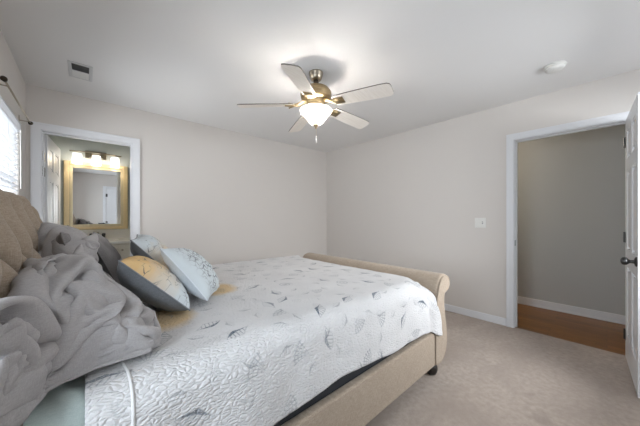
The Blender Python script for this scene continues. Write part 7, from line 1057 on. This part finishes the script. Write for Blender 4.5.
840,5,6,10,-10,-7,-12,-14,-12,-4,-14,-12,20,19,16,15,17,19,10,-11,12,4,7,3,5,10,14,10,8,3,4,9,10,8,8,1,2,-3,12,4,13,2,6,6,-2,-2,-3,-4,-4,-6,4,
824,4,9,9,3,-15,-13,-12,-11,-11,-13,3,19,19,16,16,19,17,19,-13,15,8,7,4,6,-2,18,6,12,-6,2,7,6,2,13,10,4,1,6,12,15,10,6,2,-1,-2,-4,-1,-3,-5,-10,
810,8,4,9,8,-14,-12,-14,-14,-14,-2,17,14,19,16,17,18,19,18,-10,14,5,4,7,3,3,14,15,10,-7,-6,4,5,2,4,13,12,10,10,8,3,3,3,12,9,0,-5,1,-5,-12,-4,
797,14,7,-1,10,-12,-14,-15,-12,-6,10,18,15,16,15,15,17,16,18,6,0,15,5,9,-2,0,7,19,11,0,-10,-1,6,-3,1,5,11,15,12,8,4,2,1,7,7,10,-6,3,4,-14,3,
786,12,11,-4,9,-12,-15,-13,-6,7,15,15,15,14,16,15,13,14,14,17,-3,17,10,1,7,0,-3,14,16,6,-6,-8,-1,4,2,-1,1,11,15,6,9,10,-4,5,14,13,7,-2,-9,-12,-3,
780,1,13,9,-2,-9,-17,-1,4,7,13,14,18,13,16,14,17,13,0,12,8,18,16,2,10,-3,-3,1,20,15,-3,-7,-3,-4,3,1,0,-3,9,15,12,8,-1,2,5,12,4,-2,0,-7,2,
768,11,23,-15,-8,1,-12,0,7,17,14,15,17,15,15,14,17,14,5,12,3,10,18,11,7,-7,0,-5,18,16,4,-5,2,-5,-6,1,1,-1,-4,8,14,13,8,6,-3,4,3,8,10,-1,-4,
768,14,16,2,-17,-4,-11,0,17,15,15,16,15,17,12,15,14,17,10,8,8,2,12,17,9,-6,-4,-4,8,16,13,1,1,-6,-2,-1,-5,0,-2,-5,7,14,13,8,1,3,8,10,1,-2,12,
768,15,-5,13,8,-17,-14,11,11,16,17,14,16,15,18,12,13,16,5,14,5,7,5,14,15,0,-3,-4,0,10,18,5,1,1,-5,-1,-3,-8,-1,-3,-5,5,13,13,6,-2,12,11,4,-6,9,
768,21,-21,15,-2,2,-14,13,18,16,13,19,12,17,11,16,11,17,3,13,10,4,6,6,16,11,-7,1,2,-3,17,13,-3,1,-10,-3,1,1,-6,-1,-3,-5,5,15,15,15,7,3,-4,-7,6,
768,17,-17,10,-10,13,-13,19,17,16,18,11,15,17,9,16,9,16,11,4,12,6,7,6,5,14,11,1,-3,-6,9,18,4,-4,-10,1,-7,-3,-1,1,-1,-3,-6,11,14,12,13,5,-7,-3,1,
768,21,-21,12,-12,0,0,20,16,20,14,11,17,16,6,14,13,11,16,9,12,0,8,7,14,-6,12,12,3,-6,1,18,11,-8,-5,-6,4,2,-5,0,-1,-10,-4,-6,12,15,9,13,3,-2,-4,
768,18,-16,14,-16,3,-3,18,20,15,18,11,17,13,9,12,13,11,18,0,10,9,8,14,17,-13,0,11,13,5,-4,12,17,-1,-7,-7,-2,8,3,-5,-9,1,-6,-12,-2,10,10,11,12,7,3,
768,18,-18,13,-13,16,-13,17,18,19,9,20,8,15,16,6,13,11,17,3,17,14,6,15,11,-12,-6,5,6,14,11,2,18,8,-7,-8,-5,7,6,-13,-10,-3,-2,1,-7,1,12,-2,10,13,9,
768,18,-18,0,10,6,-6,16,18,12,14,16,15,12,15,15,13,10,4,7,19,11,16,8,3,-1,-13,9,0,5,15,15,10,17,-3,-8,-8,0,11,-10,-4,1,-8,-9,-4,4,3,-2,-3,12,13,
768,18,-17,-1,21,-7,8,9,16,17,17,16,14,15,6,10,4,11,12,15,16,16,9,-1,0,9,-10,3,8,-1,10,13,18,17,3,-3,-6,-7,12,-1,-2,-2,-7,-10,-10,-12,-8,-2,8,12,10,
768,20,-18,5,3,-10,7,19,18,17,18,14,10,16,13,10,9,5,16,18,16,8,4,-2,3,12,-8,5,9,3,6,11,11,18,5,3,-2,-7,8,-7,4,-7,-6,-5,-5,-5,-7,-9,-7,7,6,
768,16,-5,10,7,-7,-14,15,15,22,16,10,10,18,9,10,13,17,16,12,7,3,9,0,7,11,-4,11,3,8,10,8,6,7,6,6,5,2,1,-4,-3,5,-3,-4,-6,-6,-6,-8,-12,-11,-5,
768,17,11,-11,-8,-1,4,16,10,13,19,2,17,15,9,15,20,17,9,4,5,4,11,3,10,9,4,7,6,5,4,2,4,7,6,6,7,7,5,4,3,-4,0,0,-4,-4,-7,-6,-11,-8,-12,
768,16,12,5,-4,-7,7,10,9,3,12,6,9,17,18,18,18,15,-4,3,5,6,10,2,11,8,8,4,4,3,6,8,10,4,9,3,3,7,0,2,6,4,3,3,-5,-6,-15,-10,-11,-6,-2,
772,16,-6,13,5,4,11,7,8,6,6,11,3,8,18,17,18,12,-10,-1,4,12,8,5,6,5,4,5,9,5,10,10,11,3,8,5,2,-2,-5,3,6,3,5,0,1,-1,-8,-11,-12,-16,-6,
774,21,-16,19,17,4,12,9,7,5,6,10,-13,14,8,17,17,14,-4,-11,0,11,2,7,6,8,5,4,10,11,8,4,8,5,7,3,4,-3,0,5,18,-5,-4,1,1,9,-12,-15,-11,-10,-10,
776,21,-20,20,15,1,15,19,15,7,6,1,-18,19,-5,14,17,16,7,-14,-8,2,1,5,8,7,6,8,8,13,5,6,12,1,8,8,7,-6,10,6,7,-10,4,8,12,-5,-16,-3,-9,-8,-12,
774,20,-20,20,15,2,18,17,17,17,14,-11,-10,0,-1,5,19,13,16,-15,-10,-1,2,5,8,0,9,9,10,7,4,5,11,7,7,11,15,-5,3,-6,10,1,10,15,1,-12,-4,1,-6,-6,-11,
771,19,-18,17,19,4,18,15,18,15,18,-19,10,4,-1,1,-1,17,17,0,-13,-6,-1,-1,3,1,8,8,13,9,8,10,10,1,14,11,6,3,1,-8,10,12,6,10,-7,-12,8,-3,-3,-9,-8,
768,16,-14,13,18,13,17,10,18,19,12,-11,17,3,8,2,-2,-1,8,10,2,-8,-3,-2,-1,5,3,-5,7,8,8,10,14,9,9,10,7,10,-2,0,14,3,10,3,-7,-8,4,-6,-2,-6,-2,
768,12,-7,3,17,16,19,14,18,19,9,-2,15,10,1,-3,-8,-8,5,12,13,13,-3,-3,-5,-2,-1,-3,-1,5,6,8,11,11,12,12,11,8,7,1,5,1,10,-4,-6,-6,1,-6,5,-9,-1,
768,4,16,-16,15,20,17,19,19,9,17,8,14,2,-3,0,-7,-4,5,16,14,13,-1,0,-4,0,-2,-3,-2,-4,1,0,6,10,15,9,8,8,9,10,5,1,7,-6,8,1,-2,-9,-13,-2,7,
768,11,8,-19,18,18,19,17,18,7,16,19,6,-1,-7,3,-2,5,12,15,14,10,-1,-1,2,0,0,0,-3,-3,-1,-2,-3,0,7,9,9,6,8,9,10,7,3,-3,7,6,-6,-13,-4,-11,10,
777,0,6,-15,16,18,18,18,16,8,14,18,-2,0,3,11,7,5,10,13,15,6,3,1,-1,1,-4,1,2,0,-2,-4,2,0,-3,-8,4,5,11,11,4,9,7,5,4,7,0,-16,-10,-8,-2,
791,-14,6,-15,15,18,18,18,16,1,18,10,7,14,6,7,11,6,8,12,15,6,-6,1,1,6,-4,3,4,-1,1,-3,-10,4,-9,0,4,4,3,9,3,-4,4,8,7,9,6,-4,-14,-12,-9,
806,-10,-12,-4,-1,17,17,16,12,12,19,17,8,15,6,10,11,5,9,12,14,4,-4,-3,-1,9,2,3,0,3,-3,-8,-6,4,-4,5,3,-1,-9,-8,1,1,4,5,8,8,9,10,0,-13,-11,
805,3,-7,-9,-11,18,10,19,19,15,14,15,15,13,9,12,12,5,7,14,8,1,-1,-2,-1,-1,-8,3,7,13,4,-5,-9,-2,5,-1,-6,-6,-3,1,1,0,0,0,-1,5,7,8,12,-5,-13,
790,13,12,-15,-8,10,13,18,18,18,17,17,13,16,8,13,12,4,9,10,0,-1,1,-3,-1,-6,-6,10,11,13,-6,6,-5,-5,-1,-1,-3,-8,-1,2,0,1,-1,-1,6,-5,3,9,14,-1,-11,
778,14,12,10,-10,11,7,16,18,14,18,16,12,15,11,12,8,7,4,-2,-2,1,0,-2,-2,8,13,9,5,4,4,4,0,0,1,-1,-3,-10,2,-2,-2,2,2,-4,5,-5,-6,10,12,-6,-9,
768,11,16,4,16,-8,8,20,18,18,17,17,12,10,8,8,8,5,0,-3,-1,0,10,9,10,3,0,0,2,3,2,3,2,1,3,6,8,0,-4,-2,6,0,4,-3,-1,-12,-2,7,12,-6,-13,
768,0,17,18,15,8,-9,16,19,17,16,16,4,6,9,7,8,6,3,-4,4,-5,9,7,10,3,0,4,3,1,1,8,1,3,3,7,14,-3,2,12,7,-1,5,-1,-5,-14,1,-8,10,0,-16,
779,-5,17,8,7,6,-2,19,18,15,17,15,18,8,-8,0,6,8,4,-5,8,-5,4,6,10,7,-2,3,9,4,5,1,1,5,5,14,8,5,12,12,10,0,-1,-5,-6,-9,-3,-5,7,-6,-18,
775,6,13,11,15,6,0,3,7,20,18,15,15,17,2,-7,-5,-1,3,1,10,1,10,2,6,5,-5,3,4,5,5,6,4,9,10,12,14,13,10,5,-1,5,4,-8,-3,-2,-9,-7,5,-7,-18,
787,9,13,10,9,13,2,4,1,2,18,16,16,13,17,0,-6,-5,0,-6,5,0,12,5,3,-5,-1,3,10,5,3,11,13,12,11,14,11,7,4,5,6,7,0,-3,0,-10,-8,-3,-8,-5,-11,
804,8,11,9,6,12,9,6,1,1,0,10,14,18,15,12,-3,-3,-5,-9,6,-2,6,-7,8,-6,7,8,10,11,11,10,7,3,9,12,12,14,6,4,5,1,3,-2,-2,-12,-8,-9,3,-10,-5,
811,14,13,10,9,7,9,7,5,0,2,1,5,7,16,16,1,-3,-12,-4,-2,1,-2,-3,3,3,3,9,7,11,12,14,15,15,12,9,6,0,8,4,8,4,-1,-2,2,-7,-5,-12,-6,-2,6,
817,16,16,12,12,7,10,6,5,3,1,2,0,-3,6,14,-1,0,-2,-6,-7,-3,-1,3,6,2,7,6,12,14,14,14,11,6,9,8,9,7,4,1,0,7,7,-5,-2,2,-11,-7,1,4,8,
])
def cloth(name, data, loc, label, cat, mat, thick):
    nx, ny, D = data; W = ny+1; ax = []
    for a in range(3):
        out = []
        for i in range(nx+1):
            acc = 0
            for v in D[(a*(nx+1)+i)*W:(a*(nx+1)+i+1)*W]:
                acc += v; out.append(acc/1000)
        ax.append(out)
    mb = MB()
    mb.add(list(zip(*ax)), [(i*W+j, (i+1)*W+j, (i+1)*W+j+1, i*W+j+1) for i in range(nx) for j in range(ny)])
    o = placed(name, mb, mat, loc, label, cat, smooth=True)
    s = o.modifiers.new('smooth', 'SMOOTH'); s.factor = .5; s.iterations = 2
    so = o.modifiers.new('solid', 'SOLIDIFY'); so.thickness = thick; so.offset = 0
    u = o.modifiers.new('sub', 'SUBSURF'); u.levels = 1; u.render_levels = 1
cloth('duvet', DUVET, (.02, 1.35, .77), 'rumpled grey cotton duvet heaped over the pillows beside the tufted headboard', 'duvet', M['grey'], .006)
cloth('top_sheet', TOPSHEET, (.1, 1.35, .78), 'smooth grey top sheet thrown over the duvet heap, its hem hanging loose', 'sheet', M['grey'], .005)
#DUVETEND

# ------------------------------------------------------------------ ceiling fan
FX, FY = 1.469, 1.682
def fan():
    t = thing('ceiling_fan', 'five-blade ceiling fan with frosted bowl light in the middle of the ceiling', 'ceiling fan', (FX, FY, H))
    T = lambda z: Matrix.Translation((FX, FY, z))
    build('canopy', MB().lathe([(0,0),(.062,0),(.063,-.006),(.060,-.012),(.056,-.035),(.047,-.058),(.040,-.064),(.026,-.066),(0,-.066)], T(H), 32, caps=False), M['nickel'], t, smooth=True)
    build('downrod', MB().lathe([(0,-.06),(.022,-.06),(.022,-.085),(.013,-.09),(.013,-.13),(.024,-.135),(.026,-.155),(0,-.155)], T(H), 20, caps=False), M['bronze'], t, smooth=True)
    zt = H-.118
    build('motor_housing', MB().lathe([(0,0),(.05,-.002),(.085,-.012),(.112,-.026),(.118,-.034),(.118,-.042),(.128,-.047),(.134,-.06),(.134,-.082),(.128,-.092),(.131,-.097),(.126,-.108),(.10,-.118),(.078,-.124),(.078,-.155),(.06,-.16),(0,-.16)], T(zt), 48, caps=False), M['brass'], t, smooth=True)
    zb = 2.175
    a0 = math.radians(-31.5-42.02)
    for k in range(5):
        a = a0 + k*2*PI/5; R = T(zb) @ Matrix.Rotation(a, 4, 'Z') @ Matrix.Rotation(math.radians(3.0), 4, 'Y') @ Matrix.Rotation(math.radians(-14), 4, 'X')
        bl = MB(); pts = []
        prof = [(.185,.050),(.20,.058),(.30,.064),(.45,.069),(.58,.071),(.635,.069),(.655,.058),(.662,.035)]
        outl = [(r, -w_) for r, w_ in prof] + [(r, w_) for r, w_ in reversed(prof)]
        n = len(outl); vs = [R @ Vector((p[0], p[1], s)) for s in (-.004, .004) for p in outl]
        bl.add(vs, [tuple(range(n-1,-1,-1)), tuple(range(n, 2*n))]); 
        b = build('blade', bl, M['blade'], t)
        eg = MB().add(vs, [(i, (i+1) % n, n+(i+1) % n, n+i) for i in range(n)]); build('blade_edge', eg, M['bladeedge'], b)
        ar = MB()
        Q = T(zb) @ Matrix.Rotation(a, 4, 'Z')
        path = [Q @ Vector(p) for p in ((.085,0,.016),(.12,0,.010),(.15,0,-.008),(.175,0,-.014),(.21,0,-.016))]
        for s in (-1, 1):
            pp = [Q @ Vector(p) for p in ((.085,s*.012,.018),(.115,s*.026,.012),(.15,s*.030,-.006),(.185,s*.022,-.013),(.235,s*.034,-.018+s*.008))]
            ar.tube(spline([tuple(p) for p in pp], 5), .0055, 8)
        ar.tube(spline([tuple(p) for p in path], 5), .006, 8)
        ar.obox(R @ Matrix.Translation((.225, 0, -.007)), .042, .036, .003)
        build('blade_arm', ar, M['brass'], b, smooth=True)
    # light kit
    build('light_fitter', MB().lathe([(0,0),(.066,0),(.068,-.01),(.066,-.03),(.04,-.05),(0,-.05)], T(zt-.155), 32, caps=False), M['brass'], t, smooth=True)
    zr = 2.125
    prof = spline([(.138,.0),(.140,-.006),(.134,-.02),(.115,-.042),(.092,-.066),(.072,-.092),(.055,-.112),(.035,-.122),(.012,-.125)], 5)
    inner = [(max(.008, r-.004), z+.002) for r, z in reversed(prof)]
    bowl = build('light_bowl', MB().lathe(prof + inner, T(zr), 48, caps=False), M['bowl'], t, smooth=True)
    for k in range(3):
        a = 2*PI*k/3+.5; p = (FX+.05*math.cos(a), FY+.05*math.sin(a), zr-.045)
        build('bulb', MB().lathe([(0,-.026),(.014,-.022),(.021,-.010),(.022,.002),(.016,.018),(.012,.034),(0,.036)], Matrix.Translation(p), 16, caps=False), M['bulb'], t, smooth=True)
        point('fan_bulb_light', (p[0], p[1], p[2]-.001), FAN_W/3, (1, .92, .84), .024)
    build('finial', MB().lathe([(0,.012),(.012,.010),(.024,0),(.022,-.010),(.014,-.016),(.009,-.026),(.007,-.034),(0,-.038)], T(zr-.125), 20, caps=False), M['brass'], t, smooth=True)
    for dx, zl, sg in ((.012, 1.985, 1), (-.006, 1.955, -1)):
        ch = build('pull_chain', MB().tube([(FX+dx, FY+.01*sg, zr-.13), (FX+dx, FY+.01*sg, zl-.08)], .0011, 6), M['brass'], t)
        build('pull_knob', MB().lathe([(0,.014),(.004,.013),(.006,0),(.0065,-.018),(.004,-.026),(0,-.027)], Matrix.Translation((FX+dx, FY+.01*sg, zl-.09)), 12, caps=False), M['plastic'], ch, smooth=True)
FAN_W = 84
fan()

# ------------------------------------------------------------------ ceiling vent, smoke detector, switch
def vent():
    x0, x1, y0, y1 = -.118, .036, 2.855, 3.165
    t = thing('ceiling_vent', 'small white metal ceiling register with dark louvres near the window wall', 'air vent', ((x0+x1)/2, (y0+y1)/2, H))
    fr = MB(); b = .024
    fr.box(x0, y0, H-.006, x0+b, y1, H).box(x1-b, y0, H-.006, x1, y1, H).box(x0+b, y0, H-.006, x1-b, y0+b, H).box(x0+b, y1-b, H-.006, x1-b, y1, H)
    fr.box(x0+b, (y0+y1)/2-.008, H-.006, x1-b, (y0+y1)/2+.008, H)
    build('frame', fr, M['ventmetal'], t, bevel=.002, segs=1)
    build('duct_recess', MB().box(x0+b, y0+b, H-.0016, x1-b, y1-b, H-.0006), M['recess'], t)
    ym = (y0+y1)/2
    for k in range(7):
        y = y0+b+.012+k*.0165
        if y < ym-.012:
            A = Matrix.Translation(((x0+x1)/2, y, H-.006)) @ Matrix.Rotation(math.radians(50), 4, 'X'); build('louvre', MB().obox(A, (x1-x0)/2-b, .005, .0006), M['recess'], t)
    for k in range(7):
        y = ym+.014+k*.0165
        if y < y1-b-.004:
            A = Matrix.Translation(((x0+x1)/2, y, H-.006)) @ Matrix.Rotation(math.radians(-30), 4, 'X'); build('louvre', MB().obox(A, (x1-x0)/2-b, .0085, .0006), M['plastic'], t)
    build('damper_lever', MB().box((x0+x1)/2-.003, y1-b-.004, H-.018, (x0+x1)/2+.003, y1-b+.004, H-.006), M['plastic'], t)
vent()
def smoke():
    x, y = 2.86, .286
    t = thing('smoke_detector', 'round white smoke detector on the ceiling near the hall door', 'smoke detector', (x, y, H))
    T = Matrix.Translation((x, y, H))
    build('base_plate', MB().lathe([(0,0),(.072,0),(.072,-.008),(.066,-.012),(0,-.012)], T, 40, caps=False), M['plastic'], t, smooth=False)
    build('cover', MB().lathe([(.06,-.010),(.064,-.014),(.064,-.024),(.058,-.034),(.045,-.038),(0,-.039)], T, 40, caps=False), M['plastic'], t, smooth=True)
    build('test_button', MB().lathe([(0,-.037),(.012,-.037),(.012,-.041),(0,-.042)], Matrix.Translation((x-.02, y+.015, H)), 16, caps=False), M['plastic'], t)
smoke()
def switch():
    y, z = .998, 1.135
    t = thing('light_switch', 'white double switch plate on the wall beside the hall door', 'light switch', (XB, y, z))
    build('wall_plate', MB().box(XB-.006, y-.058, z-.058, XB-.0005, y+.058, z+.058), M['plastic'], t, bevel=.003)
    for dy, up in ((.023, 1), (-.023, -1)):
        build('toggle_slot', MB().box(XB-.0068, y+dy-.006, z-.013, XB-.0058, y+dy+.006, z+.013), M['steel'] if up < 0 else M['plastic'], t)
        A = Matrix.Translation((XB-.010, y+dy, z)) @ Matrix.Rotation(math.radians(28*up), 4, 'Y'); build('toggle', MB().obox(A, .008, .0045, .005), M['plastic'], t, bevel=.0012, segs=1)
    for dy in (.023, -.023):
        for dz in (.03, -.03):
            build('screw', MB().lathe([(0,0),(.003,0),(.003,.001),(0,.001)], Matrix.Translation((XB-.0062, y+dy, z+dz)) @ Matrix.Rotation(-PI/2, 4, 'Y'), 10, caps=False), M['plastic'], t)
switch()

# ------------------------------------------------------------------ bathroom seen through the far doorway
def bath():
    MX0, MX1, MZ0, MZ1, MY = -.222, .436, 1.035, 1.925, BY-.028
    t = thing('wall_mirror', 'tall wall mirror in a wide champagne gold frame above the vanity', 'mirror', ((MX0+MX1)/2, BY, MZ0))
    fw = .052
    outer = MB()
    for a, b, c, d in ((MX0, MX0+fw, MZ0, MZ1), (MX1-fw, MX1, MZ0, MZ1), (MX0+fw, MX1-fw, MZ0, MZ0+fw*.75), (MX0+fw, MX1-fw, MZ1-fw, MZ1)):
        outer.box(a, MY-.01, c, b, BY-.001, d)
    build('outer_frame', outer, M['gold'], t, bevel=.006, segs=2)
    inn = MB(); i0, i1, k0, k1 = MX0+fw, MX1-fw, MZ0+fw*.75, MZ1-fw; q = .032
    for a, b, c, d in ((i0, i0+q, k0, k1), (i1-q, i1, k0, k1), (i0+q, i1-q, k0, k0+q), (i0+q, i1-q, k1-q, k1)):
        inn.box(a, MY-.002, c, b, BY-.002, d)
    build('inner_frame', inn, M['goldpale'], t, bevel=.004)
    build('glass', MB().box(i0+q, MY+.010, k0+q, i1-q, MY+.014, k1-q), M['mirror'], t)
    # vanity
    VX0, VX1, VY = -.16, .76, BY-.50
    v = thing('bathroom_vanity', 'cream bathroom vanity with white sink top under the gold mirror', 'vanity', ((VX0+VX1)/2, BY-.25, 0))
    build('cabinet_body', MB().box(VX0+.01, VY+.05, .10, VX1-.01, BY-.003, .862).box(VX0+.01, VY+.11, .0, VX1-.01, BY-.003, .10), M['cabinet'], v, bevel=.003, segs=1)
    for k in range(2):
        x0 = VX0+.03+k*.435; x1 = x0+.425
        d = build('cabinet_door', MB().box(x0, VY+.032, .13, x1, VY+.049, .84).box(x0+.06, VY+.028, .19, x1-.06, VY+.033, .78), M['cabinet'], v, bevel=.004, segs=1)
        kx = x1-.03 if k == 0 else x0+.03
        build('door_pull', MB().lathe([(0,0),(.006,0),(.005,.012),(.013,.02),(.012,.026),(0,.028)], Matrix.Translation((kx, VY+.032, .78)) @ Matrix.Rotation(PI/2, 4, 'X'), 16, caps=False), M['nickel'], d, smooth=True)
    ct = build('countertop', MB().box(VX0, VY+.02, .863, VX1, BY-.002, .900), M['porcelain'], v, bevel=.008)
    build('backsplash', MB().box(VX0, BY-.022, .900, VX1, BY-.002, 1.03), M['porcelain'], v, bevel=.004)
    sx, sy = .11, BY-.26
    bw = MB().lathe([(.21,.0),(.205,.006),(.195,.004),(.17,-.04),(.12,-.09),(.05,-.115),(.02,-.118),(0,-.118)], Matrix.Translation((sx, sy, .901)) @ Matrix.Diagonal((1,.78,1,1)), 36, caps=False)
    build('basin', bw, M['porcelain'], ct, smooth=True)
    f = thing('faucet', 'chrome two-handle bathroom faucet on the vanity top', 'faucet', (.105, BY-.075, .90))
    fx, fy = .105, BY-.075
    build('base', MB().box(fx-.085, fy-.022, .9005, fx+.085, fy+.022, .917), M['chrome'], f, bevel=.006)
    build('spout', MB().tube(spline([(fx, fy, .915), (fx, fy-.005, .965), (fx, fy-.04, .992), (fx, fy-.09, .985), (fx, fy-.105, .965)], 6), .013, 12), M['chrome'], f, smooth=True)
    for s in (-1, 1):
        h = build('handle', MB().lathe([(0,0),(.018,0),(.015,.03),(.019,.04),(.021,.055),(.016,.068),(0,.07)], Matrix.Translation((fx+s*.062, fy, .916)), 18, caps=False), M['steel'], f, smooth=True)
    # vanity light
    l = thing('vanity_light', 'three-shade nickel vanity light glowing above the gold mirror', 'wall light', (.09, BY, 2.05))
    build('backplate', MB().box(-.02, BY-.026, 1.985, .20, BY-.001, 2.085), M['nickel'], l, bevel=.006)
    bar_pts = [(-.165, BY-.10, 2.042), (.0, BY-.105, 2.05), (.18, BY-.105, 2.05), (.355, BY-.10, 2.042)]
    build('bar', MB().tube(bar_pts, .010, 10), M['nickel'], l, smooth=True)
    for x in (.035, .145): build('bracket', MB().box(x-.014, BY-.112, 1.985, x+.014, BY-.024, 2.063), M['nickel'], l, bevel=.003)
    for x in (-.095, .092, .285):
        T = Matrix.Translation((x, BY-.115, 0))
        pr = [(.012,2.018),(.040,2.014),(.044,2.008),(.044,1.88),(.041,1.88),(.040,2.006),(.012,2.010)]
        build('lamp_shade', MB().lathe(pr, T, 32, caps=False), M['shade'], l, smooth=False)
        build('bulb', MB().lathe([(0,1.915),(.018,1.922),(.024,1.94),(.018,1.97),(.012,1.995),(0,1.996)], T, 16, caps=False), M['bulb'], l, smooth=True)
        point('vanity_bulb_light', (x, BY-.115, 1.925), 7.5, (1, .86, .66), .02)
bath()
# hall lamp on the hall ceiling, out of sight beside the doorway
def hall_lamp():
    x, y = 3.99, 1.9
    t = thing('hall_ceiling_light', 'flush ceiling light in the hall beyond the door', 'ceiling light', (x, y, H))
    build('base_plate', MB().lathe([(0,0),(.13,0),(.13,-.02),(0,-.02)], Matrix.Translation((x,y,H)), 32, caps=False), M['nickel'], t)
    build('glass_dome', MB().lathe([(.125,-.02),(.12,-.045),(.09,-.075),(.05,-.09),(0,-.095)], Matrix.Translation((x,y,H)), 32, caps=False), M['shade'], t, smooth=True)
    point('hall_bulb_light', (x, y, H-.06), 50, (1, .88, .7), .05)
hall_lamp()
